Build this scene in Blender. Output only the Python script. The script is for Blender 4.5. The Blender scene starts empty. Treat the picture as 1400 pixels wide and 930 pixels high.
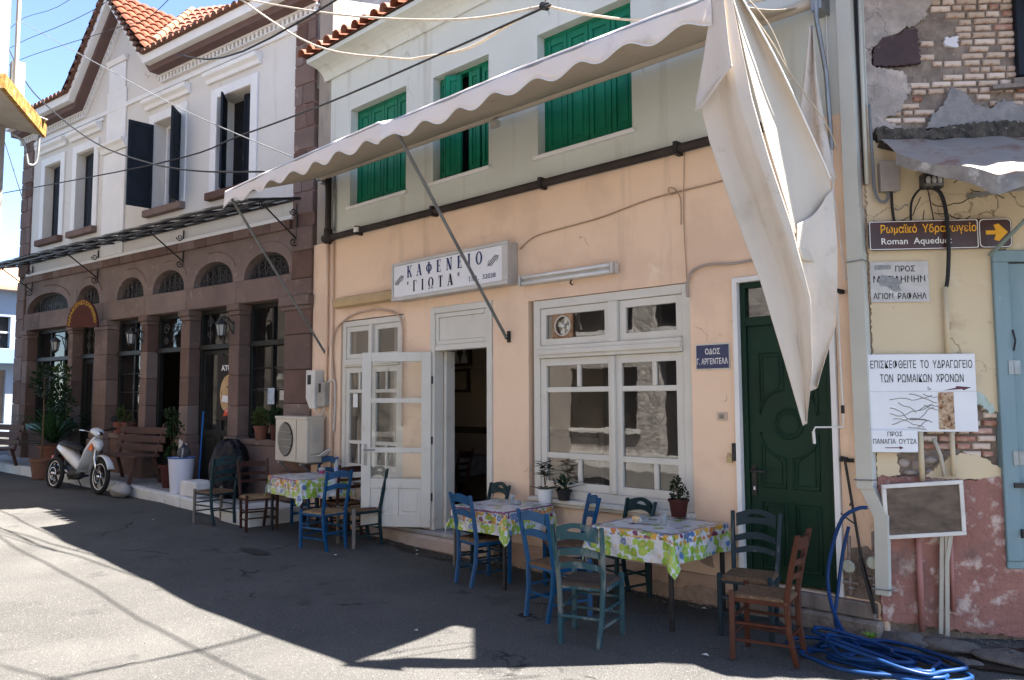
import bpy, bmesh, math, random
from mathutils import Vector, Matrix
from math import sin, cos, pi, radians, atan2, hypot, sqrt

random.seed(11)
S = bpy.context.scene
COL = S.collection

# ------------------------------------------------------------------ camera
cam_d = bpy.data.cameras.new('camera')
cam = bpy.data.objects.new('camera', cam_d)
COL.objects.link(cam)
S.camera = cam
cam_d.sensor_width = 36.0
cam_d.lens = 36.0 * 1068.0 / 1400.0
cam_d.clip_start = 0.05
cam_d.clip_end = 2000.0
_yaw, _pit, _roll = radians(43.5), radians(4.38), radians(-0.23)
_f = Vector((-sin(_yaw) * cos(_pit), cos(_yaw) * cos(_pit), sin(_pit)))
_r = Vector((cos(_yaw), sin(_yaw), 0.0))
_u = _r.cross(_f)
_r2 = _r * cos(_roll) + _u * sin(_roll)
_u2 = _u * cos(_roll) - _r * sin(_roll)
_m = Matrix((( _r2.x, _u2.x, -_f.x, 0.0), (_r2.y, _u2.y, -_f.y, -6.0), (_r2.z, _u2.z, -_f.z, 1.71), (0, 0, 0, 1)))
cam.matrix_world = _m

# ------------------------------------------------------------------ sky, sun, exposure
SUN = Vector((0.44, 0.335, 1.0)).normalized()
SUN_EL = math.asin(SUN.z)
SUN_AZ = atan2(SUN.x, SUN.y)
W = bpy.data.worlds.new('World')
S.world = W
W.use_nodes = True
wn = W.node_tree.nodes
wl = W.node_tree.links
wn.clear()
w_out = wn.new('ShaderNodeOutputWorld')
w_bg = wn.new('ShaderNodeBackground')
w_sky = wn.new('ShaderNodeTexSky')
w_sky.sky_type = 'NISHITA'
w_sky.sun_disc = False
w_sky.sun_elevation = SUN_EL
w_sky.sun_rotation = SUN_AZ
w_sky.air_density = 0.7
w_sky.dust_density = 0.2
w_sky.ozone_density = 1.0
w_bg.inputs['Strength'].default_value = 0.055
wl.new(w_sky.outputs['Color'], w_bg.inputs['Color'])
wl.new(w_bg.outputs['Background'], w_out.inputs['Surface'])

sun_d = bpy.data.lights.new('sun', 'SUN')
sun_d.energy = 4.3
sun_d.angle = radians(0.53)
sun_d.color = (1.0, 0.94, 0.86)
sun = bpy.data.objects.new('sun', sun_d)
COL.objects.link(sun)
sun.rotation_euler = (-SUN).to_track_quat('-Z', 'Y').to_euler()
sun.location = (4, 2, 12)

S.view_settings.view_transform = 'Standard'
S.view_settings.look = 'None'
S.view_settings.exposure = 3.12
S.view_settings.gamma = 1.0
S.view_settings.use_curve_mapping = False

# ------------------------------------------------------------------ materials
def rgb(h):
    h = h.lstrip('#')
    v = [int(h[i:i + 2], 16) / 255 for i in (0, 2, 4)]
    return tuple(c / 12.92 if c <= 0.04045 else ((c + 0.055) / 1.055) ** 2.4 for c in v) + (1.0,)

def col(c):
    if isinstance(c, str):
        return rgb(c)
    return tuple(c) + (1.0,) if len(c) == 3 else c

MATS = {}
def mat(name, base, var=None, vscale=3.0, rough=0.8, bump=0.0, bscale=60.0, spots=(), metal=0.0,
        stretch=(1, 1, 1), spec=None, emit=None, trans=0.0, detail=6.0, bdist=0.01, vary=0.0, sss=0.0, folds=None, cracks=None):
    """Principled material: two-tone noise base, a list of (colour, scale, lo, hi[, stretch]) stain layers, noise bump."""
    if name in MATS:
        return MATS[name]
    m = bpy.data.materials.new(name)
    m.use_nodes = True
    nt = m.node_tree
    n, l = nt.nodes, nt.links
    b = n['Principled BSDF']
    b.inputs['Roughness'].default_value = rough
    b.inputs['Metallic'].default_value = metal
    b.inputs['Specular IOR Level'].default_value = spec if spec is not None else (0.45 if rough < 0.36 or metal else 0.2)
    if trans:
        b.inputs['Transmission Weight'].default_value = trans
    tc = n.new('ShaderNodeTexCoord')
    def coords(st):
        if st == (1, 1, 1):
            return tc.outputs['Object']
        mp = n.new('ShaderNodeMapping')
        mp.inputs['Scale'].default_value = st
        l.new(tc.outputs['Object'], mp.inputs['Vector'])
        return mp.outputs['Vector']
    def noise(sc, st, det=detail):
        t = n.new('ShaderNodeTexNoise')
        t.inputs['Scale'].default_value = sc
        t.inputs['Detail'].default_value = det
        t.inputs['Roughness'].default_value = 0.6
        l.new(coords(st), t.inputs['Vector'])
        return t.outputs['Fac']
    def ramp(fac, lo, hi):
        r = n.new('ShaderNodeMapRange')
        r.inputs['From Min'].default_value = lo
        r.inputs['From Max'].default_value = hi
        l.new(fac, r.inputs['Value'])
        return r.outputs['Result']
    def mix(fac, a, c):
        x = n.new('ShaderNodeMix')
        x.data_type = 'RGBA'
        l.new(fac, x.inputs[0])
        if isinstance(a, tuple): x.inputs[6].default_value = a
        else: l.new(a, x.inputs[6])
        if isinstance(c, tuple): x.inputs[7].default_value = c
        else: l.new(c, x.inputs[7])
        return x.outputs[2]
    cur = col(base)
    if var is not None:
        cur = mix(ramp(noise(vscale, stretch), 0.35, 0.65), cur, col(var))
    for sp in spots:
        st = sp[4] if len(sp) > 4 else (1, 1, 1)
        cur = mix(ramp(noise(sp[1], st), sp[2], sp[3]), cur, col(sp[0]))
    if cracks:      # (colour, cell scale, line width, mask threshold)
        vo = n.new('ShaderNodeTexVoronoi')
        vo.feature = 'DISTANCE_TO_EDGE'
        vo.inputs['Scale'].default_value = cracks[1]
        va = n.new('ShaderNodeVectorMath'); va.operation = 'MULTIPLY_ADD'
        nn = n.new('ShaderNodeTexNoise'); nn.inputs['Scale'].default_value = 5.0; nn.inputs['Detail'].default_value = 5.0
        l.new(tc.outputs['Object'], nn.inputs['Vector'])
        l.new(nn.outputs['Color'], va.inputs[0]); va.inputs[1].default_value = (.35, .35, .35)
        l.new(tc.outputs['Object'], va.inputs[2]); l.new(va.outputs[0], vo.inputs['Vector'])
        line = ramp(vo.outputs['Distance'], cracks[2], cracks[2] * .3)
        mask = ramp(noise(1.1, (1, 1, 1)), cracks[3], cracks[3] + .06)
        mm = n.new('ShaderNodeMath'); mm.operation = 'MULTIPLY'; mm.use_clamp = True
        l.new(line, mm.inputs[0]); l.new(mask, mm.inputs[1])
        cur = mix(mm.outputs[0], cur, col(cracks[0]))
    if vary:
        oi = n.new('ShaderNodeObjectInfo')
        mr = n.new('ShaderNodeMapRange')
        mr.inputs['To Min'].default_value = 1 - vary
        mr.inputs['To Max'].default_value = 1 + vary
        l.new(oi.outputs['Random'], mr.inputs['Value'])
        hs = n.new('ShaderNodeHueSaturation')
        l.new(mr.outputs['Result'], hs.inputs['Value'])
        mr2 = n.new('ShaderNodeMapRange')
        mr2.inputs['To Min'].default_value = 1 + vary * .8
        mr2.inputs['To Max'].default_value = 1 - vary * .8
        l.new(oi.outputs['Random'], mr2.inputs['Value'])
        l.new(mr2.outputs['Result'], hs.inputs['Saturation'])
        if isinstance(cur, tuple): hs.inputs['Color'].default_value = cur
        else: l.new(cur, hs.inputs['Color'])
        cur = hs.outputs['Color']
    if isinstance(cur, tuple):
        b.inputs['Base Color'].default_value = cur
    else:
        l.new(cur, b.inputs['Base Color'])
    if bump:
        bp = n.new('ShaderNodeBump')
        bp.inputs['Strength'].default_value = bump
        bp.inputs['Distance'].default_value = bdist
        l.new(noise(bscale, stretch, 4.0), bp.inputs['Height'])
        if folds:
            b2 = n.new('ShaderNodeBump')
            b2.inputs['Strength'].default_value = folds[1]
            b2.inputs['Distance'].default_value = folds[2]
            l.new(noise(folds[0], folds[3], 3.0), b2.inputs['Height'])
            l.new(b2.outputs['Normal'], bp.inputs['Normal'])
        l.new(bp.outputs['Normal'], b.inputs['Normal'])
    if emit:
        b.inputs['Emission Color'].default_value = col(emit[0])
        b.inputs['Emission Strength'].default_value = emit[1]
    if sss:
        tr = n.new('ShaderNodeBsdfTranslucent')
        if isinstance(cur, tuple): tr.inputs['Color'].default_value = cur
        else: l.new(cur, tr.inputs['Color'])
        ms = n.new('ShaderNodeMixShader')
        ms.inputs[0].default_value = sss
        out = n['Material Output']
        l.new(b.outputs[0], ms.inputs[1])
        l.new(tr.outputs[0], ms.inputs[2])
        l.new(ms.outputs[0], out.inputs['Surface'])
    MATS[name] = m
    return m

def glass_mat(name, tint=(0.9, 0.93, 0.92), haze=0.0, ior=1.52, wav=0.0):
    """Thin window pane: clear straight through with a Fresnel mirror on top, slightly dusty."""
    if name in MATS: return MATS[name]
    m = bpy.data.materials.new(name); m.use_nodes = True
    n, l = m.node_tree.nodes, m.node_tree.links
    n.clear()
    out = n.new('ShaderNodeOutputMaterial')
    tr = n.new('ShaderNodeBsdfTransparent'); tr.inputs['Color'].default_value = col(tint)
    gl = n.new('ShaderNodeBsdfGlossy'); gl.inputs['Roughness'].default_value = 0.015
    fr = n.new('ShaderNodeFresnel'); fr.inputs['IOR'].default_value = ior
    mx = n.new('ShaderNodeMixShader')
    tc = n.new('ShaderNodeTexCoord')
    nz = n.new('ShaderNodeTexNoise'); nz.inputs['Scale'].default_value = 3.0
    l.new(tc.outputs['Object'], nz.inputs['Vector'])
    if wav:
        bp = n.new('ShaderNodeBump'); bp.inputs['Strength'].default_value = wav; bp.inputs['Distance'].default_value = 0.02
        l.new(nz.outputs['Fac'], bp.inputs['Height']); l.new(bp.outputs['Normal'], gl.inputs['Normal'])
    ge = n.new('ShaderNodeNewGeometry')      # same mirror strength from either side of the thin pane
    ex = n.new('ShaderNodeMath'); ex.operation = 'MULTIPLY_ADD'; ex.inputs[1].default_value = -2.0; ex.inputs[2].default_value = 1.0
    pw = n.new('ShaderNodeMath'); pw.operation = 'POWER'; pw.inputs[0].default_value = ior
    l.new(ge.outputs['Backfacing'], ex.inputs[0]); l.new(ex.outputs[0], pw.inputs[1]); l.new(pw.outputs[0], fr.inputs['IOR'])
    l.new(fr.outputs[0], mx.inputs[0]); l.new(tr.outputs[0], mx.inputs[1]); l.new(gl.outputs[0], mx.inputs[2])
    last = mx
    if haze:
        df = n.new('ShaderNodeBsdfDiffuse'); df.inputs['Color'].default_value = (0.5, 0.48, 0.45, 1)
        m2 = n.new('ShaderNodeMixShader')
        r = n.new('ShaderNodeMapRange'); r.inputs['From Min'].default_value = 0.4; r.inputs['From Max'].default_value = 0.8
        r.inputs['To Min'].default_value = haze * 0.3; r.inputs['To Max'].default_value = haze
        l.new(nz.outputs['Fac'], r.inputs['Value']); l.new(r.outputs[0], m2.inputs[0])
        l.new(mx.outputs[0], m2.inputs[1]); l.new(df.outputs[0], m2.inputs[2])
        last = m2
    l.new(last.outputs[0], out.inputs['Surface'])
    MATS[name] = m
    return m

# ------------------------------------------------------------------ mesh builder
ORG = {}
def frame(ox, oy, ang=0.0):
    """facade frame: s to the right along the wall, o out towards the street, z up"""
    ux, uy = cos(ang), sin(ang)
    return lambda s, o, z: Vector((ox + ux * s + uy * o, oy + uy * s - ux * o, z))
WORLD = lambda x, y, z: Vector((x, y, z))
CAFE = frame(0, 0, 0)
STONE = frame(-9.55, 0, radians(7.1))
RUIN = frame(-2.0, 0, radians(39.5))

def tag(o, label=None, cat=None, group=None, kind=None):
    if label: o['label'] = label
    if cat: o['category'] = cat
    if group: o['group'] = group
    if kind: o['kind'] = kind
    return o

def thing(name, label, cat, loc=(0, 0, 0), group=None, rot=0.0):
    o = bpy.data.objects.new(name, None)
    o.empty_display_size = 0.2
    COL.objects.link(o)
    o.location = loc
    o.rotation_euler = (0, 0, rot)
    ORG[o.name] = Vector(loc)
    return tag(o, label, cat, group)

def origin_of(o):
    return ORG.get(o.name, Vector((0, 0, 0))) if o else Vector((0, 0, 0))

class B:
    def __init__(self, fr=WORLD):
        self.fr, self.v, self.f = fr, [], []
    def V(self, p):
        self.v.append(self.fr(*p)); return len(self.v) - 1
    def poly(self, pts):
        self.f.append([self.V(p) for p in pts]); return self
    def box(self, a0, a1, b0, b1, c0, c1):
        P = [(a, b, c) for a in (a0, a1) for b in (b0, b1) for c in (c0, c1)]
        i = [self.V(p) for p in P]
        for q in ((0, 1, 3, 2), (4, 6, 7, 5), (0, 4, 5, 1), (2, 3, 7, 6), (0, 2, 6, 4), (1, 5, 7, 3)):
            self.f.append([i[k] for k in q])
        return self
    def beam(self, p0, p1, w, h, up=(0, 0, 1), w1=None, h1=None):
        """rectangular bar from p0 to p1 (frame coordinates are converted first)"""
        p0, p1, up = self.fr(*p0), self.fr(*p1), Vector(up)
        d = (p1 - p0).normalized()
        if abs(d.dot(up)) > 0.95: up = Vector((1, 0, 0)) if abs(d.x) < 0.9 else Vector((0, 1, 0))
        r = d.cross(up).normalized(); u = r.cross(d)
        w1 = w if w1 is None else w1; h1 = h if h1 is None else h1
        i = []
        for p, ww, hh in ((p0, w, h), (p1, w1, h1)):
            for a, b in ((-1, -1), (1, -1), (1, 1), (-1, 1)):
                self.v.append(p + r * a * ww / 2 + u * b * hh / 2); i.append(len(self.v) - 1)
        for q in ((3, 2, 1, 0), (4, 5, 6, 7), (0, 1, 5, 4), (1, 2, 6, 5), (2, 3, 7, 6), (3, 0, 4, 7)):
            self.f.append([i[k] for k in q])
        return self
    def prism(self, pts, o0, o1):
        """outline in (s, z), extruded between two outward offsets"""
        n = len(pts)
        a = [self.V((p[0], o0, p[1])) for p in pts]; b = [self.V((p[0], o1, p[1])) for p in pts]
        self.f.append(a[::-1]); self.f.append(b)
        for k in range(n): self.f.append([a[k], a[(k + 1) % n], b[(k + 1) % n], b[k]])
        return self
    def prismz(self, pts, z0, z1):
        n = len(pts)
        a = [self.V((p[0], p[1], z0)) for p in pts]; b = [self.V((p[0], p[1], z1)) for p in pts]
        self.f.append(a[::-1]); self.f.append(b)
        for k in range(n): self.f.append([a[k], a[(k + 1) % n], b[(k + 1) % n], b[k]])
        return self
    def prisms(self, pts, s0, s1):
        """profile in (o, z), extruded along s"""
        n = len(pts)
        a = [self.V((s0, p[0], p[1])) for p in pts]; b = [self.V((s1, p[0], p[1])) for p in pts]
        self.f.append(a[::-1]); self.f.append(b)
        for k in range(n): self.f.append([a[k], a[(k + 1) % n], b[(k + 1) % n], b[k]])
        return self
    def tube(self, pts, r, n=8, closed=False, r1=None, cap=True):
        P = [self.fr(*p) for p in pts]
        N = len(P); rings = []
        prev = None
        for k in range(N):
            if closed: d = P[(k + 1) % N] - P[k - 1]
            else: d = P[min(k + 1, N - 1)] - P[max(k - 1, 0)]
            if d.length < 1e-9: d = Vector((0, 0, 1))
            d.normalize()
            if prev is None:
                a = Vector((0, 0, 1)) if abs(d.z) < 0.9 else Vector((1, 0, 0))
                x = d.cross(a).normalized()
            else:
                x = prev - d * prev.dot(d)
                x = x.normalized() if x.length > 1e-6 else d.orthogonal().normalized()
            prev = x
            y = d.cross(x)
            rr = r if r1 is None else r + (r1 - r) * k / max(1, N - 1)
            base = len(self.v)
            for j in range(n):
                t = 2 * pi * j / n
                self.v.append(P[k] + x * cos(t) * rr + y * sin(t) * rr)
            rings.append(base)
        for k in range(N if closed else N - 1):
            a, b = rings[k], rings[(k + 1) % N]
            for j in range(n):
                self.f.append([a + j, a + (j + 1) % n, b + (j + 1) % n, b + j])
        if cap and not closed:
            self.f.append([rings[0] + j for j in range(n)][::-1]); self.f.append([rings[-1] + j for j in range(n)])
        return self
    def lathe(self, prof, c=(0, 0, 0), n=16, axis='z', cap=True, sx=1.0):
        c = self.fr(*c); rings = []
        for r, h in prof:
            base = len(self.v)
            for j in range(n):
                t = 2 * pi * j / n
                a, b = r * cos(t) * sx, r * sin(t)
                if axis == 'z': self.v.append(c + Vector((a, b, h)))
                elif axis == 'y': self.v.append(c + Vector((a, h, b)))
                else: self.v.append(c + Vector((h, a, b)))
            rings.append(base)
        for k in range(len(rings) - 1):
            a, b = rings[k], rings[k + 1]
            for j in range(n): self.f.append([a + j, a + (j + 1) % n, b + (j + 1) % n, b + j])
        if cap:
            self.f.append([rings[0] + j for j in range(n)][::-1]); self.f.append([rings[-1] + j for j in range(n)])
        return self
    def grid(self, fn, nu, nv):
        base = len(self.v)
        for i in range(nu + 1):
            for j in range(nv + 1):
                self.v.append(self.fr(*fn(i / nu, j / nv)))
        for i in range(nu):
            for j in range(nv):
                a = base + i * (nv + 1) + j
                self.f.append([a, a + nv + 1, a + nv + 2, a + 1])
        return self
    def done(self, name, m, parent=None, label=None, cat=None, group=None, kind=None, smooth=False, bev=0.0, solid=0.0, sub=0, jit=0.0, mesh_only=False, auto=False):
        root = parent
        while root is not None and root.parent is not None: root = root.parent
        org = origin_of(root)
        me = bpy.data.meshes.new(name)
        vs = [tuple(p - org) for p in self.v]
        if jit:
            vs = [(x + random.uniform(-jit, jit), y + random.uniform(-jit, jit), z + random.uniform(-jit, jit)) for x, y, z in vs]
        me.from_pydata(vs, [], self.f)
        bm = bmesh.new(); bm.from_mesh(me)
        if smooth or auto: bmesh.ops.remove_doubles(bm, verts=bm.verts, dist=1e-5)
        bmesh.ops.recalc_face_normals(bm, faces=bm.faces)
        bm.to_mesh(me); bm.free()
        me.materials.append(m)
        if smooth:
            for p in me.polygons: p.use_smooth = True
        if auto:
            for p in me.polygons: p.use_smooth = True
            me.set_sharp_from_angle(angle=radians(35))
        o = bpy.data.objects.new(name, me)
        COL.objects.link(o)
        if parent: o.parent = parent
        if solid:
            md = o.modifiers.new('solid', 'SOLIDIFY'); md.thickness = solid; md.offset = 0
        if bev:
            md = o.modifiers.new('bevel', 'BEVEL'); md.width = bev; md.segments = 1; md.limit_method = 'ANGLE'
        if sub:
            md = o.modifiers.new('sub', 'SUBSURF'); md.levels = sub; md.render_levels = sub
        return tag(o, label, cat, group, kind)

def copy_tree(o, parent=None):
    c = o.copy(); COL.objects.link(c)
    if parent: c.parent = parent
    for ch in list(o.children):
        copy_tree(ch, c)
    return c

def text_mesh(body, size, fr, s, o, z, m, name, parent, width=None, height=None, bold=0.0, align='LEFT', ang=0.0, spacing=1.0, curve_fn=None):
    """flat lettering lying on a facade frame; width/height scale the set line to measured size"""
    cu = bpy.data.curves.new('txt', 'FONT')
    cu.body = body; cu.size = 1.0; cu.offset = bold; cu.space_character = spacing; cu.resolution_u = 3
    ob = bpy.data.objects.new('txt', cu); COL.objects.link(ob)
    dg = bpy.context.evaluated_depsgraph_get()
    me = bpy.data.meshes.new_from_object(ob.evaluated_get(dg))
    bpy.data.objects.remove(ob)
    xs = [v.co.x for v in me.vertices]; ys = [v.co.y for v in me.vertices]
    x0, x1, y0, y1 = min(xs), max(xs), min(ys), max(ys)
    sx = (width / (x1 - x0)) if width else size
    sy = (height / (y1 - y0)) if height else (size if not width else sx)
    root = parent
    while root is not None and root.parent is not None: root = root.parent
    org = origin_of(root)
    ca, sa = cos(ang), sin(ang)
    for v in me.vertices:
        a, b = (v.co.x - x0) * sx, (v.co.y - y0) * sy
        if align == 'CENTER': a -= (x1 - x0) * sx / 2
        if curve_fn: q = curve_fn(a, b)
        else: q = (a * ca - b * sa, a * sa + b * ca)
        v.co = fr(s + q[0], o, z + q[1]) - org
    me.materials.clear(); me.materials.append(m)
    ob = bpy.data.objects.new(name, me); COL.objects.link(ob)
    ob.parent = parent
    return ob

def cuts(lo, hi, holes_lo_hi):
    v = sorted(set([lo, hi] + [x for h in holes_lo_hi for x in h if lo < x < hi]))
    return v

def wall_with_holes(b, s0, s1, z0, z1, holes, th, o=0.0, maxc=None):
    """front and back faces with rectangular openings and their reveals"""
    ss = cuts(s0, s1, [(h[0], h[1]) for h in holes]); zs = cuts(z0, z1, [(h[2], h[3]) for h in holes])
    inh = lambda s, z: any(h[0] < s < h[1] and h[2] < z < h[3] for h in holes)
    for a, c in zip(ss, ss[1:]):
        for d, e in zip(zs, zs[1:]):
            if inh((a + c) / 2, (d + e) / 2): continue
            b.poly([(a, o, d), (c, o, d), (c, o, e), (a, o, e)])
            b.poly([(a, o - th, d), (a, o - th, e), (c, o - th, e), (c, o - th, d)])
    for h0, h1, g0, g1 in holes:
        b.poly([(h0, o, g0), (h0, o - th, g0), (h0, o - th, g1), (h0, o, g1)])
        b.poly([(h1, o, g0), (h1, o, g1), (h1, o - th, g1), (h1, o - th, g0)])
        b.poly([(h0, o, g0), (h1, o, g0), (h1, o - th, g0), (h0, o - th, g0)])
        b.poly([(h0, o, g1), (h0, o - th, g1), (h1, o - th, g1), (h1, o, g1)])
    b.poly([(s0, o, z0), (s0, o - th, z0), (s0, o - th, z1), (s0, o, z1)])
    b.poly([(s1, o, z0), (s1, o, z1), (s1, o - th, z1), (s1, o - th, z0)])
    b.poly([(s0, o, z1), (s0, o - th, z1), (s1, o - th, z1), (s1, o, z1)])
    b.poly([(s0, o, z0), (s1, o, z0), (s1, o - th, z0), (s0, o - th, z0)])
    return b

def rect_frame(b, s0, s1, z0, z1, w, o0, o1, wb=None):
    """four bars butted end to end round a rectangle"""
    wb = w if wb is None else wb
    b.box(s0, s0 + w, o0, o1, z0, z1); b.box(s1 - w, s1, o0, o1, z0, z1)
    b.box(s0 + w, s1 - w, o0, o1, z1 - w, z1)
    if wb: b.box(s0 + w, s1 - w, o0, o1, z0, z0 + wb)
    return b

def road_z(x):
    if x > -6.3: return 0.0
    return min(0.6, (-6.3 - x) * 0.034)
# ------------------------------------------------------------------ material library
asphalt = mat('asphalt', (0.053, 0.052, 0.050), (0.072, 0.070, 0.066), vscale=0.9, rough=0.95, bump=0.9, bscale=75, bdist=0.012, spec=.25,
              spots=[((0.100, 0.097, 0.091), 0.35, 0.50, 0.72), ((0.040, 0.039, 0.039), 2.4, 0.60, 0.68), ((0.22, 0.21, 0.20), 85, 0.58, 0.70), ((0.016, 0.016, 0.017), 60, 0.60, 0.72), ((0.16, 0.15, 0.14), 170, 0.58, 0.66), ((0.028, 0.027, 0.026), 9, 0.70, 0.74)], cracks=((0.012, 0.012, 0.012), .55, .012, .56))
peach = mat('peach_paint', (0.77, 0.565, 0.41), (0.73, 0.53, 0.38), vscale=0.9, rough=0.85, bump=0.12, bscale=35,
            spots=[((0.66, 0.475, 0.345), 0.9, 0.50, 0.62), ((0.47, 0.34, 0.25), 1.6, 0.58, 0.8, (2.6, 2.6, 0.22)), ((0.40, 0.30, 0.22), 9, 0.70, 0.8), ((.76, .60, .46), 3, .62, .7)], cracks=((0.34, 0.23, 0.16), .9, .006, .54))
pale_green = mat('pale_green_paint', (0.55, 0.57, 0.53), (0.51, 0.52, 0.47), vscale=0.8, rough=0.88, bump=0.1, bscale=30,
                 spots=[((0.36, 0.34, 0.29), 1.4, 0.56, 0.8, (3, 3, 0.2)), ((0.33, 0.32, 0.28), 14, 0.72, 0.8)], cracks=((0.28, 0.27, 0.23), .8, .006, .54))
white_wall = mat('off_white_wall', (0.62, 0.59, 0.55), (0.56, 0.53, 0.49), vscale=0.7, rough=0.9, bump=0.1, bscale=25,
                 spots=[((0.44, 0.39, 0.34), 1.5, 0.60, 0.82, (3, 3, 0.25)), ((0.4, 0.33, 0.27), 11, 0.74, 0.82)], cracks=((0.36, 0.32, 0.28), .9, .006, .56))
white_trim = mat('white_plaster_trim', (0.72, 0.71, 0.70), (0.66, 0.65, 0.64), vscale=2, rough=0.85,
                 spots=[((0.42, 0.40, 0.37), 2.2, 0.66, 0.85, (2, 2, 0.5))])
stone_a = mat('brown_tuff_stone', (0.175, 0.122, 0.103), (0.125, 0.088, 0.076), vscale=1.7, rough=0.95, bump=0.5, bscale=55, bdist=0.006,
              spots=[((0.25, 0.185, 0.165), 7, 0.60, 0.75), ((0.05, 0.04, 0.04), 38, 0.66, 0.72), ((0.30, 0.25, 0.22), 60, 0.72, 0.78)], vary=.22)
stone_b = mat('darker_tuff_stone', (0.125, 0.080, 0.068), (0.165, 0.108, 0.09), vscale=2.3, rough=0.95, bump=0.5, bscale=50, bdist=0.006,
              spots=[((0.04, 0.03, 0.03), 33, 0.64, 0.72), ((0.21, 0.16, 0.145), 9, 0.64, 0.8)], vary=.25)
mortar_pink = mat('pinkish_mortar', (0.27, 0.17, 0.155), (0.22, 0.14, 0.13), vscale=5, rough=0.95, bump=0.3)
grey_column = mat('stained_grey_render', (0.33, 0.29, 0.24), (0.25, 0.22, 0.19), vscale=2, rough=0.92, bump=0.3, bscale=30,
                  spots=[((0.13, 0.12, 0.11), 2.5, 0.55, 0.8, (2, 2, .6))])
brown_cornice = mat('brown_cornice_paint', (0.135, 0.085, 0.075), (0.11, 0.07, 0.065), vscale=4, rough=0.8)
cream_wood = mat('cream_window_paint', (0.60, 0.575, 0.52), (0.55, 0.52, 0.46), vscale=2.5, rough=0.55, bump=0.12, bscale=25,
                 spots=[((0.40, 0.35, 0.29), 5, 0.63, 0.8, (1, 1, 1)), ((0.22, 0.18, 0.15), 22, 0.73, 0.78)])
old_wood_grey = mat('weathered_grey_wood', (0.24, 0.20, 0.17), (0.14, 0.115, 0.1), vscale=10, rough=0.9, stretch=(1, 1, 0.15), bump=0.4, bscale=35)
green_shutter = mat('green_shutter_paint', (0.006, 0.16, 0.085), (0.006, 0.12, 0.065), vscale=3, rough=0.5, bump=0.1,
                    spots=[((0.03, 0.19, 0.13), 6, 0.62, 0.8, (1, 1, .3)), ((0.008, 0.07, 0.05), 9, 0.68, 0.8)])
dark_green = mat('dark_green_door_paint', (0.004, 0.028, 0.014), (0.004, 0.020, 0.011), vscale=2, rough=0.5, bump=0.15, bscale=20,
                 spots=[((0.08, 0.10, 0.09), 4, 0.70, 0.86), ((0.12, 0.13, 0.12), 25, 0.75, 0.8)])
navy_shutter = mat('navy_black_shutter_paint', (0.007, 0.010, 0.016), (0.012, 0.016, 0.024), vscale=4, rough=0.6,
                   spots=[((0.10, 0.08, 0.07), 7, 0.66, 0.76, (1, 1, .25))])
dark_wood = mat('dark_green_black_joinery', (0.010, 0.011, 0.011), (0.018, 0.018, 0.017), vscale=5, rough=0.5,
                spots=[((0.09, 0.08, 0.075), 8, 0.68, 0.8)])
black_iron = mat('black_iron', (0.018, 0.018, 0.020), (0.035, 0.03, 0.028), vscale=9, rough=0.55, metal=0.4)
black_plastic = mat('black_plastic', (0.014, 0.014, 0.016), (0.03, 0.028, 0.028), vscale=6, rough=0.6)
dark_pipe = mat('dark_brown_pipe', (0.028, 0.021, 0.020), (0.05, 0.038, 0.034), vscale=4, rough=0.7, bump=0.1)
tile_mat = mat('terracotta_tile', (0.23, 0.085, 0.052), (0.16, 0.062, 0.042), vscale=3.5, rough=0.85, bump=0.2, bscale=40,
               spots=[((0.12, 0.08, 0.06), 5, 0.60, 0.78), ((0.28, 0.17, 0.12), 14, 0.68, 0.8)], vary=.2)
tile_dark = mat('old_dark_tile', (0.16, 0.075, 0.05), (0.10, 0.055, 0.04), vscale=6, rough=0.9,
                spots=[((0.03, 0.025, 0.02), 7, 0.56, 0.72)])
canvas = mat('awning_canvas', (0.86, 0.79, 0.745), (0.82, 0.75, 0.70), vscale=1.2, rough=0.85, bump=0.1, bscale=220, bdist=0.002,
             spots=[((0.45, 0.39, 0.34), 1.6, 0.62, 0.85), ((0.38, 0.3, 0.25), 6, 0.72, 0.85)], sss=0.3, folds=(3.5, .3, .03, (1, 1, .45)))
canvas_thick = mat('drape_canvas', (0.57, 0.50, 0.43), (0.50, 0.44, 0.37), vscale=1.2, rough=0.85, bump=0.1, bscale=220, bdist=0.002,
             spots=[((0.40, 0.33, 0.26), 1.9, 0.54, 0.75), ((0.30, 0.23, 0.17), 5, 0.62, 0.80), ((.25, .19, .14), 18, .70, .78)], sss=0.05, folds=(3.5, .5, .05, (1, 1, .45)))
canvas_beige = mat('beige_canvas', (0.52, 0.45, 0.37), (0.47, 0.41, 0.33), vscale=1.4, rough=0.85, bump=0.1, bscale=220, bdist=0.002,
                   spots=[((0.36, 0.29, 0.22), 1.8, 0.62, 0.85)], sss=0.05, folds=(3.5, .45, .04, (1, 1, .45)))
galv = mat('galvanised_steel', (0.30, 0.31, 0.31), (0.22, 0.22, 0.215), vscale=8, rough=0.45, metal=0.6, spots=[((0.14, 0.09, 0.06), 9, 0.68, 0.8)])
alu = mat('dull_aluminium', (0.50, 0.49, 0.47), (0.42, 0.41, 0.39), vscale=4, rough=0.45, metal=0.35, spots=[((0.3, 0.24, 0.19), 6, 0.66, 0.8)])
white_plastic = mat('white_plastic', (0.70, 0.70, 0.70), (0.62, 0.61, 0.6), vscale=4, rough=0.4)
grimy_white = mat('grimy_white_enamel', (0.60, 0.575, 0.53), (0.50, 0.47, 0.43), vscale=5, rough=0.5, spots=[((0.33, 0.28, 0.23), 9, 0.64, 0.8)])
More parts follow.
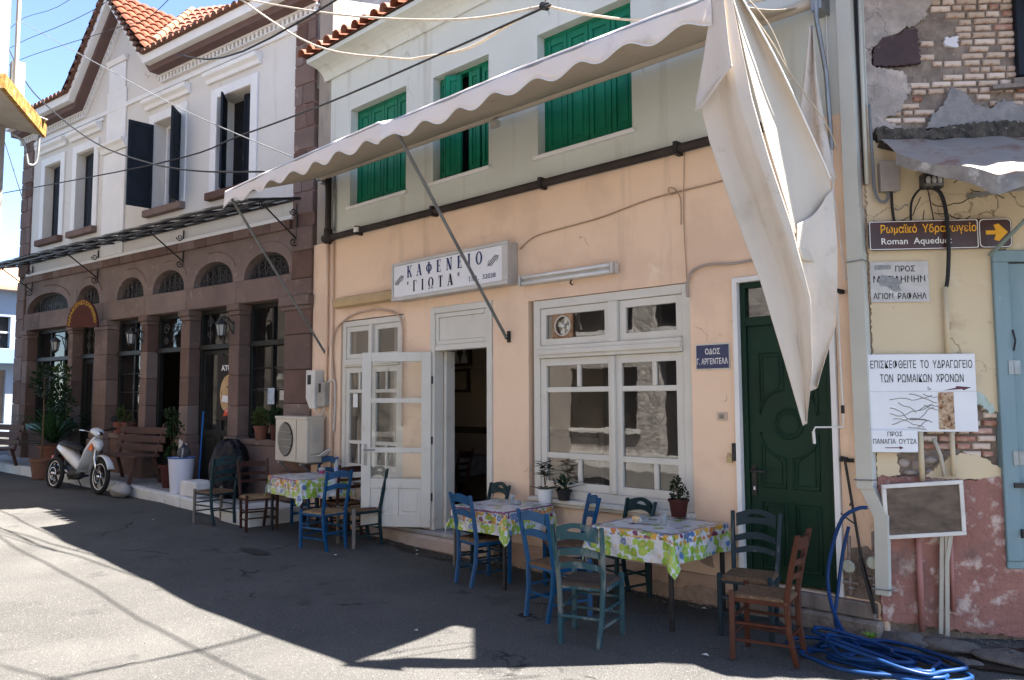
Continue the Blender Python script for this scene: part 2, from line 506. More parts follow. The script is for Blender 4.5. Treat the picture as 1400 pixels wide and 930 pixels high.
whitewash = mat('whitewashed_kerb', (0.62, 0.61, 0.59), (0.5, 0.49, 0.47), vscale=3, rough=0.9, bump=0.3, bscale=25,
                spots=[((0.22, 0.21, 0.2), 4, 0.6, 0.72), ((0.15, 0.145, 0.14), 30, 0.68, 0.76)], vary=.08)
grey_paving = mat('grey_cement_paving', (0.30, 0.29, 0.28), (0.23, 0.225, 0.22), vscale=2, rough=0.92, bump=0.3, spots=[((0.42, 0.41, 0.40), 3, 0.6, 0.72)])
rubble = mat('exposed_rubble_mortar', (0.27, 0.215, 0.175), (0.15, 0.12, 0.10), vscale=9, rough=0.97, bump=0.9, bscale=32, bdist=0.02,
             spots=[((0.36, 0.31, 0.26), 13, 0.62, 0.74), ((0.06, 0.05, 0.045), 20, 0.66, 0.74)])
glass_dark = glass_mat('window_glass', haze=0.05, ior=2.1, wav=0.04)
glass_far = glass_mat('old_window_glass', haze=0.03, ior=1.6)
black_paint = mat('black_lettering_paint', (0.012, 0.012, 0.014), rough=0.6)
navy_paint = mat('navy_lettering_paint', (0.02, 0.035, 0.12), rough=0.5)
rope_cream = mat('cream_cable_sheath', (0.50, 0.43, 0.35), (0.4, 0.34, 0.27), vscale=10, rough=0.7)
tan_cable = mat('dusty_tan_cable', (0.42, 0.29, 0.2), (0.32, 0.22, 0.15), vscale=10, rough=0.8)
black_cable = mat('black_cable_sheath', (0.02, 0.02, 0.022), rough=0.6)
pvc_grey = mat('grey_green_downpipe_paint', (0.46, 0.455, 0.41), (0.41, 0.405, 0.36), vscale=2, rough=0.6, spots=[((0.35, 0.34, 0.3), 5, 0.66, 0.8, (1, 1, .3))])
terracotta = mat('terracotta_pot', (0.17, 0.07, 0.048), (0.14, 0.058, 0.04), vscale=6, rough=0.85)
pot_red = mat('dark_red_plastic_pot', (0.06, 0.014, 0.012), (0.045, 0.011, 0.010), vscale=5, rough=0.55)
soil = mat('dark_soil', (0.03, 0.022, 0.017), rough=1.0, bump=0.5, bscale=50)
leaf = mat('leaf_green', (0.022, 0.05, 0.015), (0.015, 0.034, 0.012), vscale=20, rough=0.5, sss=0.25)
leaf_light = mat('young_leaf_green', (0.06, 0.085, 0.02), (0.035, 0.06, 0.018), vscale=15, rough=0.5, sss=0.25)
leaf_dark = mat('dark_leaf_green', (0.010, 0.024, 0.011), (0.015, 0.032, 0.013), vscale=15, rough=0.45, sss=0.2)
stem_brown = mat('brown_stem', (0.09, 0.065, 0.04), rough=0.9)

# ------------------------------------------------------------------ road and far ground: one sheet to the horizon
b = B()
xs = [-700, -300, -120, -60, -35, -25, -21.25] + [-20 + k * 0.5 for k in range(56)] + [9, 12, 20, 60, 300, 700]
ys = [-700, -200, -60, -30, -18] + [-12 + k * 0.75 for k in range(20)] + [4, 8, 20, 60, 200, 700]
base = 0
for x in xs:
    for y in ys:
        zz = road_z(x)
        if -20 < x < 6 and -9 < y < 1:
            zz += 0.012 * sin(x * 1.7 + y) * sin(y * 1.3) + 0.006 * sin(x * 4.1 + 1)
        b.v.append(Vector((x, y, zz - 0.004)))
ny = len(ys)
for i in range(len(xs) - 1):
    for j in range(ny - 1):
        a = i * ny + j
        b.f.append([a, a + ny, a + ny + 1, a + 1])
road = b.done('road', asphalt, kind='structure', smooth=True)
tag(road, label='worn grey asphalt street running past the café')

# raised cement strip with whitewashed kerb in front of the stone building
b = B()
edge = [(-19.3, -2.0), (-17.5, -1.75), (-15.5, -1.45), (-13.5, -1.12), (-12.0, -1.02), (-10.8, -0.96), (-9.45, -0.93)]
def walk_z(x): return road_z(x) + 0.145
pv = []
for k, (x, y) in enumerate(edge):
    yi = 0.3
    pv.append((x, y))
for (x0, y0), (x1, y1) in zip(edge, edge[1:]):
    b.poly([(x0, y0 + .12, walk_z(x0)), (x1, y1 + .12, walk_z(x1)), (x1, 0.35 + (x1 + 9.55) * .1246, walk_z(x1)), (x0, 0.35 + (x0 + 9.55) * .1246, walk_z(x0))])
walk = b.done('sidewalk', grey_paving, kind='structure', label='narrow cement pavement along the stone building')
b = B()
for (x0, y0), (x1, y1) in zip(edge, edge[1:]):
    n = max(1, int((x1 - x0) / 0.55))
    for k in range(n):
        a0, a1 = k / n + 0.004, (k + 1) / n - 0.004
        q = []
        for a in (a0, a1):
            q.append((x0 + (x1 - x0) * a, y0 + (y1 - y0) * a))
        (p0x, p0y), (p1x, p1y) = q
        dz = random.uniform(-.006, .006); dy = random.uniform(-.012, .012)
        kb = B()
        P = [(p0x, p0y + dy), (p1x, p1y + dy), (p1x, p1y + .125), (p0x, p0y + .125)]
        ia = [kb.V((px, py, road_z(px) - .08)) for px, py in P]; ib = [kb.V((px, py, walk_z(px) + .004 + dz)) for px, py in P]
        kb.f += [ia[::-1], ib] + [[ia[i], ia[(i + 1) % 4], ib[(i + 1) % 4], ib[i]] for i in range(4)]
        kb.done('kerb_stone', whitewash, walk, bev=.012)
# the white end step by the café corner
b = B(); b.prismz([(-10.15, -1.0), (-9.44, -.97), (-9.42, -.2), (-10.15, -.2)], 0.0, 0.30)
b.done('white_step', whitewash, walk, bev=.02)
# ================================================================== the café building
cafe = thing('cafe_building', 'two-storey café building, peach painted below and pale green above with green shutters', 'building', (-5.8, 0, 0))
b = B(CAFE)
wall_with_holes(b, -9.55, -2.0, -0.1, 3.9, [(-8.86, -7.53, 0.66, 2.77), (-7.0, -5.98, 0.22, 2.795), (-5.46, -3.545, 0.72, 2.735), (-3.13, -2.29, 0.24, 2.72)], 0.25)
b.done('lower_wall', peach, cafe)
b = B(CAFE)
wall_with_holes(b, -9.17, -2.0, 3.9, 6.4, [(-8.69, -7.5, 4.3, 5.645), (-6.99, -6.04, 4.3, 5.59), (-5.31, -4.12, 4.25, 5.56)], 0.25)
b.done('upper_wall', pale_green, cafe)
b = B(CAFE); b.box(-9.5, -9.172, -0.25, -0.012, 3.902, 7.6)
b.done('party_wall_strip', grey_column, cafe)
# projecting plinth and the battered strip at its foot
plm = mat('worn_plinth_render', (0.50, 0.35, 0.26), (0.40, 0.29, 0.22), vscale=2.5, rough=0.92, bump=0.35, bscale=24,
       spots=[((0.2, 0.16, 0.13), 4, 0.58, 0.72), ((0.08, 0.07, 0.06), 9, 0.66, 0.74)])
for a0, a1 in ((-9.5, -8.0), (-5.95, -3.3)):
    b = B(CAFE); b.prisms([(0.002, -.05), (0.05, -.05), (0.042, .17), (0.02, .23), (0.002, .235)], a0, a1)
    b.done('plinth', plm, cafe, jit=.004)
# cove cornice
b = B(CAFE)
prof = [(0.003, 6.20), (0.03, 6.20)] + [(0.03 + 0.27 * (1 - cos(t * pi / 10)), 6.20 + 0.17 * sin(t * pi / 10)) for t in range(1, 6)] + [(0.32, 6.37), (0.32, 6.43), (0.003, 6.43)]
b.prisms(prof, -9.3, -1.95)
b.done('cornice', pale_green, cafe)
# roof slope behind and the row of barrel tiles on its edge
b = B(CAFE); b.poly([(-9.35, 0.36, 6.44), (-1.9, 0.36, 6.44), (-1.9, -4.2, 8.2), (-9.35, -4.2, 8.2)])
b.poly([(-9.35, -4.2, 8.2), (-1.9, -4.2, 8.2), (-1.9, -9.0, 6.2), (-9.35, -9.0, 6.2)])
b.poly([(-1.9, 0.3, 6.4), (-1.9, -9.0, 6.1), (-1.9, -4.2, 8.2)])
b.done('roof', tile_dark, cafe)
def barrel_tile(name, m, parent, p0, length, r, down, along, up=True, share=None):
    pass
tb = B()
n = 7
for k in range(n + 1):
    t = pi * k / n
    for L, rr in ((0.0, 0.085), (-0.42, 0.07)):
        for q in (rr, rr - .014):
            tb.v.append(Vector((cos(t) * q, -L, sin(t) * q)))
for k in range(n):
    a = 4 * k; c = a + 4
    tb.f += [[a, c, c + 2, a + 2], [a + 1, a + 3, c + 3, c + 1], [a, a + 1, c + 1, c], [a + 2, c + 2, c + 3, a + 3]]
proto = tb.done('roof_tile', tile_mat, None, smooth=False)
proto_me = proto.data
bpy.data.objects.remove(proto)
def place_tile(parent, x, y, z, rx, rz=0.0, name='roof_tile', flip=False):
    o = bpy.data.objects.new(name, proto_me); COL.objects.link(o); o.parent = parent
    o.location = Vector((x, y, z)) - origin_of(parent)
    o.rotation_euler = (rx + (pi if flip else 0), 0, rz)
    return o
x = -9.32
while x < -2.0:
    place_tile(cafe, x + random.uniform(-.008, .008), -0.385 + random.uniform(-.015, .015), 6.475, 0.3, random.uniform(-.05, .05))
    x += 0.205

# black drain pipe along the floor line, turning up at the left corner
b = B(CAFE)
b.tube([(-9.115, .06, 4.84), (-9.115, .06, 4.1), (-9.115, .06, 3.985), (-9.09, .06, 3.945), (-9.02, .06, 3.93), (-6.9, .06, 3.925), (-4.5, .06, 3.928), (-2.42, .06, 3.925)], .042, 10)
b.tube([(-9.2, .06, 3.93), (-9.0, .06, 3.93)], .056, 10)
b.tube([(-9.115, .06, 3.86), (-9.115, .06, 4.06)], .056, 10)
b.done('drain_pipe', dark_pipe, cafe, smooth=True)
for s in (-8.4, -6.9, -5.2, -3.6):
    b = B(CAFE); b.box(s - .02, s + .02, .004, .112, 3.87, 3.985); b.done('pipe_clip', black_iron, cafe)
b = B(CAFE); b.box(-8.42, -8.34, .1, .125, 3.9, 3.96); b.done('pipe_label', white_plastic, cafe)
# pale conduits on the left corner
for k, (s, z0, z1, r) in enumerate(((-9.22, 4.0, 4.8, .02), (-9.01, 4.02, 4.8, .016), (-9.16, 1.7, 3.86, .022), (-9.03, 0.2, 3.86, .02))):
    b = B(CAFE); b.tube([(s, .03, z0), (s, .03, z1)], r, 8)
    b.done('conduit', galv if k < 2 else peach, cafe, smooth=True)
# cracked timber step of the green door and stone sill of the café door
b = B(CAFE); b.box(-3.16, -2.06, -.2, .06, .12, .235); b.done('wooden_step', old_wood_grey, cafe, bev=.012)
b = B(CAFE); b.box(-3.2, -2.02, -.1, .11, -.05, .118); b.done('stone_step', rubble, cafe, bev=.02)
b = B(CAFE); b.box(-8.05, -5.86, .003, .14, .0, .17); b.done('door_kerb', mat('peach_grey_kerb', (0.42, 0.32, 0.26), (0.32, 0.26, 0.22), vscale=4, rough=.95, bump=.4), cafe, bev=.03)
b = B(CAFE); b.box(-7.5, -5.9, -.22, .10, .172, .222); b.done('door_sill', grey_paving, cafe, bev=.01)

def leafed_window(parent, s0, s1, z0, z1, o, fw, m, mull, transom, sash, name='window', glass=glass_dark, wall_o=0.0, frame_bottom=True):
    """outer frame; the caller adds sashes"""
    b = B(CAFE); rect_frame(b, s0, s1, z0, z1, fw, o - .05, o + .015)
    return b.done(name, m, parent, bev=.004)
def sash(parent, s0, s1, z0, z1, o, w, m, bars=(), hbars=(), glass=glass_dark, name='sash', wb=None):
    b = B(CAFE); rect_frame(b, s0, s1, z0, z1, w, o - .035, o + .004, wb)
    wb = w if wb is None else wb
    for (h, t) in hbars: b.box(s0 + w, s1 - w, o - .03, o, h - t / 2, h + t / 2)
    for (s, t, a, c) in bars: b.box(s - t / 2, s + t / 2, o - .029, o - .002, a, c)
    f = b.done(name, m, parent, bev=.003)
    return f
def pane(parent, s0, s1, z0, z1, o, glass=glass_dark, fr=CAFE):
    b = B(fr); b.poly([(s0, o, z0), (s1, o, z0), (s1, o, z1), (s0, o, z1)])
    return b.done('pane', glass, parent)

# ---- large window
win = leafed_window(cafe, -5.40, -3.55, 0.735, 2.73, -.03, .085, cream_wood, 0, 0, 0)
b = B(CAFE); b.box(-5.315, -3.635, -.075, .012, 2.13, 2.255); b.box(-5.315, -3.635, .013, .035, 2.165, 2.215); b.done('transom', cream_wood, win, bev=.004)
b = B(CAFE); b.box(-4.425, -4.325, -.075, .010, 2.256, 2.644); b.done('mullion', cream_wood, win, bev=.004)
b = B(CAFE); b.box(-5.42, -3.53, -.08, .05, .66, .734); b.box(-5.4, -3.55, .051, .085, .695, .733); b.done('window_sill', cream_wood, win, bev=.006)
for s0, s1 in ((-5.312, -4.428), (-4.322, -3.638)):
    sash(win, s0, s1, 2.259, 2.641, -.035, .07, cream_wood)
    pane(win, s0 + .065, s1 - .065, 2.32, 2.58, -.055)
for s0, s1, ms in ((-5.312, -4.384, -4.822), (-4.380, -3.638, -3.945)):
    sash(win, s0, s1, .822, 2.127, -.03, .075, cream_wood, bars=((ms, .045, 1.838, 2.052), (ms, .045, .9, 1.125)), hbars=((1.81, .05), (1.155, .055)))
    for a, c, d, e in ((s0 + .07, ms, 1.83, 2.06), (ms, s1 - .07, 1.83, 2.06), (s0 + .07, s1 - .07, 1.175, 1.79), (s0 + .07, ms, .89, 1.13), (ms, s1 - .07, .89, 1.13)):
        pane(win, a, c, d, e, -.052)
b = B(CAFE); b.box(-4.40, -4.364, -.0255, .012, .83, 2.12); b.done('meeting_strip', cream_wood, win, bev=.004)
# ventilator fan set in the upper left pane
fan = thing('ventilator_fan', 'rusty square extractor fan with pale blades set in the upper left pane', 'fan', (-5.02, -.0, 2.45))
b = B(CAFE)
for a in range(24):
    t0, t1 = 2 * pi * a / 24, 2 * pi * (a + 1) / 24
    def sq(t):
        m_ = max(abs(cos(t)), abs(sin(t))); return (-5.02 + .13 * cos(t) / m_, 2.45 + .125 * sin(t) / m_)
    def ci(t): return (-5.02 + .098 * cos(t), 2.45 + .098 * sin(t))
    P = [sq(t0), sq(t1), ci(t1), ci(t0)]
    b.poly([(p[0], -.03, p[1]) for p in P]); b.poly([(p[0], -.045, p[1]) for p in P]); b.poly([(P[2][0], -.03, P[2][1]), (P[3][0], -.03, P[3][1]), (P[3][0], -.09, P[3][1]), (P[2][0], -.09, P[2][1])])
b.done('housing', mat('rusty_fan_housing', (0.34, 0.22, 0.13), (0.2, 0.1, 0.05), vscale=14, rough=.8, spots=[((0.12, 0.05, 0.03), 20, .6, .7)]), fan)
b = B(CAFE); b.tube([(-5.02 + .098 * cos(t * pi / 12), -.028, 2.45 + .098 * sin(t * pi / 12)) for t in range(24)], .007, 6, closed=True); b.done('rim', grimy_white, fan, smooth=True)
for k in range(4):
    b = B(CAFE); t = pi / 4 + k * pi / 2 + .45
    pts = []
    for a in (-.34, -.17, 0, .17, .34): pts.append((-5.02 + .088 * cos(t + a), 2.45 + .088 * sin(t + a)))
    pts = [(-5.02 + .02 * cos(t - .5), 2.45 + .02 * sin(t - .5))] + pts + [(-5.02 + .02 * cos(t + .5), 2.45 + .02 * sin(t + .5))]
    b.prism(pts, -.062, -.058); b.done('blade', grimy_white, fan)
b = B(CAFE); b.prism([(-5.02 + .1 * cos(q * pi / 10), 2.45 + .1 * sin(q * pi / 10)) for q in range(20)], -.10, -.085); b.done('dark_disc', black_plastic, fan)  # added black disc paints the dark of the opening behind the blades
b = B(CAFE); b.lathe([(.024, 0), (.022, -.02), (.008, -.03)], (-5.02, -.05, 2.45), 12, 'y'); b.done('hub', grimy_white, fan, smooth=True)

# ---- small window beside the open door
sw = leafed_window(cafe, -8.84, -7.54, 0.74, 2.76, -.03, .075, cream_wood, 0, 0, 0)
b = B(CAFE); b.box(-8.765, -7.615, -.075, .012, 2.15, 2.25); b.box(-8.765, -7.615, .013, .03, 2.175, 2.215); b.done('transom', cream_wood, sw, bev=.004)
b = B(CAFE); b.box(-8.22, -8.16, -.075, .010, 2.251, 2.684); b.done('mullion', cream_wood, sw, bev=.004)
b = B(CAFE); b.box(-8.86, -7.53, -.08, .05, .66, .738); b.done('window_sill', cream_wood, sw, bev=.006)
for s0, s1 in ((-8.762, -8.223), (-8.157, -7.618)):
    sash(sw, s0, s1, 2.254, 2.681, -.035, .065, cream_wood); pane(sw, s0 + .06, s1 - .06, 2.31, 2.625, -.055)
for s0, s1 in ((-8.762, -8.192), (-8.188, -7.618)):
    ms = (s0 + s1) / 2
    sash(sw, s0, s1, .818, 2.147, -.03, .075, cream_wood, bars=((ms, .035, 1.85, 2.072), (ms, .035, .893, 1.15)), hbars=((1.83, .045), (1.17, .045)))
    for a, c, d, e in ((s0 + .07, ms, 1.85, 2.075), (ms, s1 - .07, 1.85, 2.075), (s0 + .07, s1 - .07, 1.19, 1.81), (s0 + .07, ms, .89, 1.15), (ms, s1 - .07, .89, 1.15)):
        pane(sw, a, c, d, e, -.052)
b = B(CAFE); b.box(-8.62, -8.52, -.044, -.041, 1.62, 1.8); b.done('paper_note', white_plastic, sw)

# ---- café doorway
df = B(CAFE); rect_frame(df, -7.0, -5.985, .224, 2.795, .075, -.12, .02, 0)
df.box(-6.925, -6.06, -.12, .012, 2.285, 2.35)
door_frame = df.done('door_frame', cream_wood, cafe, bev=.004)
b = B(CAFE); rect_frame(b, -6.923, -6.062, 2.352, 2.718, .05, -.05, .004); b.box(-6.872, -6.112, -.045, -.012, 2.403, 2.667); b.done('transom_panel', cream_wood, door_frame, bev=.004)
b = B(CAFE); b.box(-6.922, -6.87, -.25, -.122, .224, 2.28); b.done('inner_jamb', cream_wood, door_frame)
# open leaf, hinged on the left jamb
hx, hy = -6.965, -0.03
ang = atan2(.552, .834)
LEAF = lambda s, o, z: Vector((hx - cos(ang) * (.845 - s) - sin(ang) * o * 0.8, hy - sin(ang) * (.845 - s) - cos(ang) * -o * -1 * 0.8, z))
LEAF = lambda s, o, z: Vector((hx - cos(ang) * (.845 - s) + sin(ang) * o, hy - sin(ang) * (.845 - s) - cos(ang) * o, z))
b = B(LEAF)
z0, z1 = .25, 2.275
b.box(0, .115, -.02, .02, z0, z1); b.box(.73, .845, -.02, .02, z0, z1)
b.box(.115, .73, -.019, .019, 2.165, z1); b.box(.115, .73, -.019, .019, 1.68, 1.735); b.box(.115, .73, -.019, .019, 1.10, 1.16)
b.box(.115, .73, -.019, .019, .69, .80); b.box(.115, .73, -.019, .019, z0, .38); b.box(.385, .46, -.018, .018, .38, .69)
leaf_door = b.done('door_leaf', cream_wood, door_frame, bev=.004)
# parts of the leaf are parts of the frame's thing
for a, c in ((.115, .385), (.46, .73)):
    b = B(LEAF); b.box(a, c, -.008, .008, .38, .69); b.box(a + .045, c - .045, .008, .015, .425, .645); b.done('door_panel', cream_wood, door_frame, bev=.004)
for a, c in ((.80, 1.10), (1.16, 1.68), (1.735, 2.165)):
    pane(door_frame, .115, .73, a, c, .0, glass_far, LEAF)
b = B(LEAF); b.box(.035, .07, .021, .028, .95, 1.20); b.tube([(.052, .028, 1.13), (.052, .07, 1.13), (.06, .075, 1.13), (.19, .075, 1.135)], .009, 8); b.done('door_handle', galv, door_frame, smooth=False)
for z in (.55, 1.2, 1.9):
    b = B(LEAF); b.tube([(.855, .0, z), (.855, .0, z + .09)], .012, 8); b.done('hinge', black_iron, door_frame)

# ---- dark green door on the right
gf = B(CAFE); rect_frame(gf, -3.13, -2.295, .24, 2.718, .042, -.04, .03, 0)
gdf = gf.done('door_casing', white_trim, cafe, bev=.003)
b = B(CAFE); rect_frame(b, -3.086, -2.338, .24, 2.674, .045, -.09, -.02, 0); b.box(-3.041, -2.383, -.09, -.018, 2.31, 2.385); gdo = b.done('green_door_frame', dark_green, gdf, bev=.004)
pane(gdf, -3.041, -2.383, 2.385, 2.63, -.06)
b = B(CAFE); b.prism([(-2.70, 2.48), (-2.76, 2.5), (-2.79, 2.55), (-2.76, 2.61), (-2.68, 2.63), (-2.5, 2.63), (-2.44, 2.6), (-2.43, 2.52), (-2.5, 2.47), (-2.6, 2.5), (-2.69, 2.48)], -.055, -.05)
b.done('sticker', mat('pink_sticker', (0.62, 0.5, 0.53), (0.08, 0.07, 0.08), vscale=30, rough=.5, spots=[((0.6, 0.2, 0.35), 16, .55, .6)]), gdf)
b = B(CAFE); b.box(-3.039, -2.385, -.085, -.045, .262, 2.308)
gleaf = b.done('green_door_leaf', dark_green, gdf)
def ridge(pts, r=.010, closed=True):
    b = B(CAFE); b.tube([(p[0], -.043, p[1]) for p in pts], r, 6, closed=closed); return b.done('moulding', dark_green, gdf, smooth=True)
cx0, cx1, cm = -2.965, -2.45, -2.7075
def arc(cx, cz, r, a0, a1, n=8): return [(cx + r * cos(radians(a0 + (a1 - a0) * k / n)), cz + r * sin(radians(a0 + (a1 - a0) * k / n))) for k in range(n + 1)]
for sg in (-1, 1):
    e = cm + sg * .235; i = cm + sg * .035
    top = [(e, 2.08), (i, 2.08), (i, 1.78)] + [(cm + sg * (.035 + .0), 1.78)] + [(cm + sg * (.035 + .2 * sin(t * pi / 12)), 1.78 - .2 * (1 - cos(t * pi / 12))) for t in range(1, 7)]
    ridge(top)
    bot = [(e, 1.0), (i, 1.0), (i, 1.24)] + [(cm + sg * (.035 + .2 * sin(t * pi / 12)), 1.24 + .2 * (1 - cos(t * pi / 12))) for t in range(1, 7)]
    ridge(bot)
    ridge([(e, .36), (i, .36), (i, .88), (e, .88)])
    e2, i2 = e - sg * .03, i + sg * .03
    ridge([(e2, .39), (i2, .39), (i2, .85), (e2, .85)], .006)
    ridge([(e2, 1.03), (i2, 1.03), (i2, 1.2), (e2 + sg * -.0, 1.33)], .006)
    ridge([(e2, 2.05), (i2, 2.05), (i2, 1.82), (e2, 1.68)], .006)
ridge(arc(cm, 1.51, .115, 0, 345, 23), .011); ridge(arc(cm, 1.51, .085, 0, 345, 23), .006)
b = B(CAFE); b.box(-3.025, -2.985, -.045, -.035, .93, 1.17); b.done('lock_plate', black_iron, gdf)
b = B(CAFE); b.tube([(-3.005, -.035, 1.13), (-3.005, .02, 1.13), (-2.995, .03, 1.13), (-2.88, .03, 1.125)], .011, 8); b.done('door_handle', black_iron, gdf, smooth=True)
b = B(CAFE); b.box(-3.012, -2.998, -.036, -.030, .97, 1.0); b.done('keyhole', white_plastic, gdf)

# ---- green shutters of the upper floor
def shutter_leaf(parent, s0, s1, z0, z1, o, tilt=0.0, hinge='l'):
    h = s0 if hinge == 'l' else s1
    def fr(s, oo, z):
        d = s - h
        return CAFE(h + d * cos(tilt), o + oo + abs(d) * sin(tilt), z)
    b = B(fr); w = .055
    b.box(s0 + .003, s0 + w, -.018, .018, z0, z1); b.box(s1 - w, s1 - .003, -.018, .018, z0, z1)
    zm = z0 + (z1 - z0) * .62
    for a, c in ((z0, z0 + .075), (zm - .035, zm + .035), (z1 - .075, z1)): b.box(s0 + w, s1 - w, -.017, .017, a, c)
    lf = b.done('shutter', green_shutter, parent, bev=.003)
    for a, c in ((z0 + .075, zm - .035), (zm + .035, z1 - .075)):
        b = B(fr); b.box(s0 + w, s1 - w, -.008, .002, a, c); b.box(s0 + w + .03, s1 - w - .03, .002, .010, a + .035, c - .035)
        b.done('shutter_panel', green_shutter, lf, bev=.002)
    return lf
for s0, s1, z0, z1, nl, mode in ((-8.69, -7.5, 4.3, 5.645, 4, 0), (-6.99, -6.04, 4.3, 5.59, 4, 1), (-5.31, -4.12, 4.25, 5.56, 4, 0)):
    b = B(CAFE); b.box(s0 - .035, s1 + .035, -.12, .045, z0 - .045, z0 - .002); b.done('window_sill', white_trim, cafe, bev=.004)
    b = B(CAFE); rect_frame(b, s0 + .001, s1 - .001, z0 + .001, z1 - .001, .035, -.2, -.115); b.done('shutter_frame', green_shutter, cafe)
    a0, a1 = s0 + .037, s1 - .037
    w = (a1 - a0) / nl
    for k in range(nl):
        if mode == 0: shutter_leaf(cafe, a0 + k * w, a0 + (k + 1) * w - .004, z0 + .04, z1 - .04, -.13)
        else:
            if k == 0: shutter_leaf(cafe, a0, a0 + w, z0 + .04, z1 - .04, -.13, .55, 'l')
            elif k == 1: shutter_leaf(cafe, a0 + .12, a0 + .12 + w, z0 + .05, z1 - .05, -.10, -.5, 'r') if False else shutter_leaf(cafe, a0 + w * .85, a0 + w * 1.75, z0 + .04, z1 - .04, -.02, -.45, 'l')
            else: shutter_leaf(cafe, a0 + k * w + .03, a0 + (k + 1) * w - .002, z0 + .04, z1 - .04, -.13)

# ---- the room behind
room_wall = mat('room_wall_ochre', (0.30, 0.22, 0.15), (0.26, 0.19, 0.13), vscale=2, rough=.9)
room_dark = mat('room_dark_wood', (0.05, 0.032, 0.022), rough=.7)
b = B(CAFE); b.poly([(-9.4, -.26, .2), (-2.1, -.26, .2), (-2.1, -4.4, .2), (-9.4, -4.4, .2)]); b.done('interior_floor', mat('room_floor', (0.07, 0.055, 0.045), rough=.6), cafe)
b = B(CAFE); b.poly([(-9.4, -.26, 3.3), (-2.1, -.26, 3.3), (-2.1, -4.4, 3.3), (-9.4, -4.4, 3.3)]); b.done('interior_ceiling', mat('room_ceiling', (0.25, 0.22, 0.18), rough=.9), cafe)
b = B(CAFE); b.poly([(-9.4, -2.4, .2), (-6.3, -2.4, .2), (-6.3, -2.4, 3.3), (-9.4, -2.4, 3.3)]); b.poly([(-9.4, -.26, .2), (-9.4, -4.4, .2), (-9.4, -4.4, 3.3), (-9.4, -.26, 3.3)])
b.poly([(-6.3, -4.4, .2), (-2.1, -4.4, .2), (-2.1, -4.4, 3.3), (-6.3, -4.4, 3.3)]); b.poly([(-2.1, -.26, .2), (-2.1, -4.4, .2), (-2.1, -4.4, 3.3), (-2.1, -.26, 3.3)]); b.poly([(-6.3, -2.4, .2), (-6.3, -4.4, .2), (-6.3, -4.4, 3.3), (-6.3, -2.4, 3.3)])
b.done('interior_wall', room_wall, cafe)
b = B(CAFE); b.box(-9.35, -6.35, -2.39, -2.36, .2, 1.2); b.done('interior_dado', mat('room_dado_paint', (0.20, 0.15, 0.11), rough=.7), cafe)
b = B(CAFE); b.box(-9.35, -6.35, -2.36, -2.33, 1.2, 1.3); b.done('dado_rail', room_dark, cafe)
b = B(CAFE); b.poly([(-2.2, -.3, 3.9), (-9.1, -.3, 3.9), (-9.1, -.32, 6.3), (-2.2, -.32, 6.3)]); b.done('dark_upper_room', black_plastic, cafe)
for k, (x0, x1, z0, z1) in enumerate(((-9.32, -8.82, 2.24, 2.6), (-9.32, -8.86, 1.83, 2.2))):
    f = thing('picture_frame', ['framed photograph of two people hung high on the café back wall', 'dark framed picture below the photograph of two people'][k], 'picture', (x0, 2.38, z0))
    b = B(CAFE); rect_frame(b, x0, x1, z0, z1, .045, -2.395, -2.35); b.done('frame', room_dark, f)
    b = B(CAFE); b.box(x0 + .045, x1 - .045, -2.39, -2.37, z0 + .045, z1 - .045)
    b.done('print', mat('old_photo' if k == 0 else 'old_print', (0.06, 0.055, 0.05) if k == 0 else (0.22, 0.16, 0.1), (0.10, 0.09, 0.08) if k == 0 else (0.3, 0.22, 0.14), vscale=6, rough=.4), f)
    if k == 0:
        for q in (-.1, .09):
            b = B(CAFE); c = (x0 + x1) / 2 + q
            b.prism([(c + .075 * cos(t * pi / 8), z0 + .045 + .16 * sin(t * pi / 8)) for t in range(9)], -2.37, -2.366)
            b.prism([(c + .03 * cos(t * pi / 6), z0 + .235 + .038 * sin(t * pi / 6)) for t in range(12)], -2.37, -2.365)
            b.done('portrait', mat('photo_grey', (0.45, 0.43, 0.4), rough=.5), f)
lamp = thing('ceiling_lamp', 'lit fluorescent tube hanging inside behind the big window', 'lamp', (-7.1, 3.0, 2.9))
b = B(WORLD); b.tube([(-7.7, 2.6, 3.05), (-6.7, 3.4, 3.05)], .018, 8); b.done('tube', mat('lit_tube', (0.9, 0.95, 0.95), emit=((0.85, 1.0, 0.95), 9.0)), lamp)
b = B(WORLD); b.beam((-7.72, 2.58, 3.10), (-6.68, 3.42, 3.10), .06, .05); b.done('fitting', white_plastic, lamp)
# sheer curtains behind the small window
cur = mat('sheer_curtain', (0.30, 0.26, 0.22), (0.22, 0.19, 0.16), vscale=3, stretch=(6, 6, .3), rough=.9, sss=.5)
for (s0, s1, lb) in ((-8.1, -7.56, 'grey sheer curtain hanging behind the right half of the small window'), (-8.82, -8.66, 'narrow gathered curtain at the left edge of the small window')):
    b = B(CAFE); b.grid(lambda u, v: (s0 + (s1 - s0) * u, -.32 + .025 * sin(u * 40), .85 + 1.85 * v), 60, 2)
    tag(b.done('curtain', cur, smooth=True), lb, 'curtain')
# ================================================================== the stone building with the iron canopy
sb = thing('stone_building', 'neoclassical building with brown stone arcade below, white storey with navy shutters and small gable above', 'building', tuple(STONE(-4.8, 0, 0)))
SBF = .3   # its pavement level
# upper wall
b = B(STONE)
wall_with_holes(b, -9.22, -.40, 4.40, 7.5, [(-8.64, -7.93, 5.06, 6.61), (-7.24, -6.53, 5.06, 6.61), (-4.36, -3.50, 5.06, 6.62), (-2.44, -1.54, 5.06, 6.62)], .3)
b.prism([(-6.95, 7.5), (-4.17, 7.5), (-5.56, 9.05)], -.3, 0)
b.done('upper_wall', white_wall, sb)
b = B(STONE); b.box(-9.2, -.05, -.32, -.30, 4.4, 7.4); b.done('dark_upper_room', black_plastic, sb)
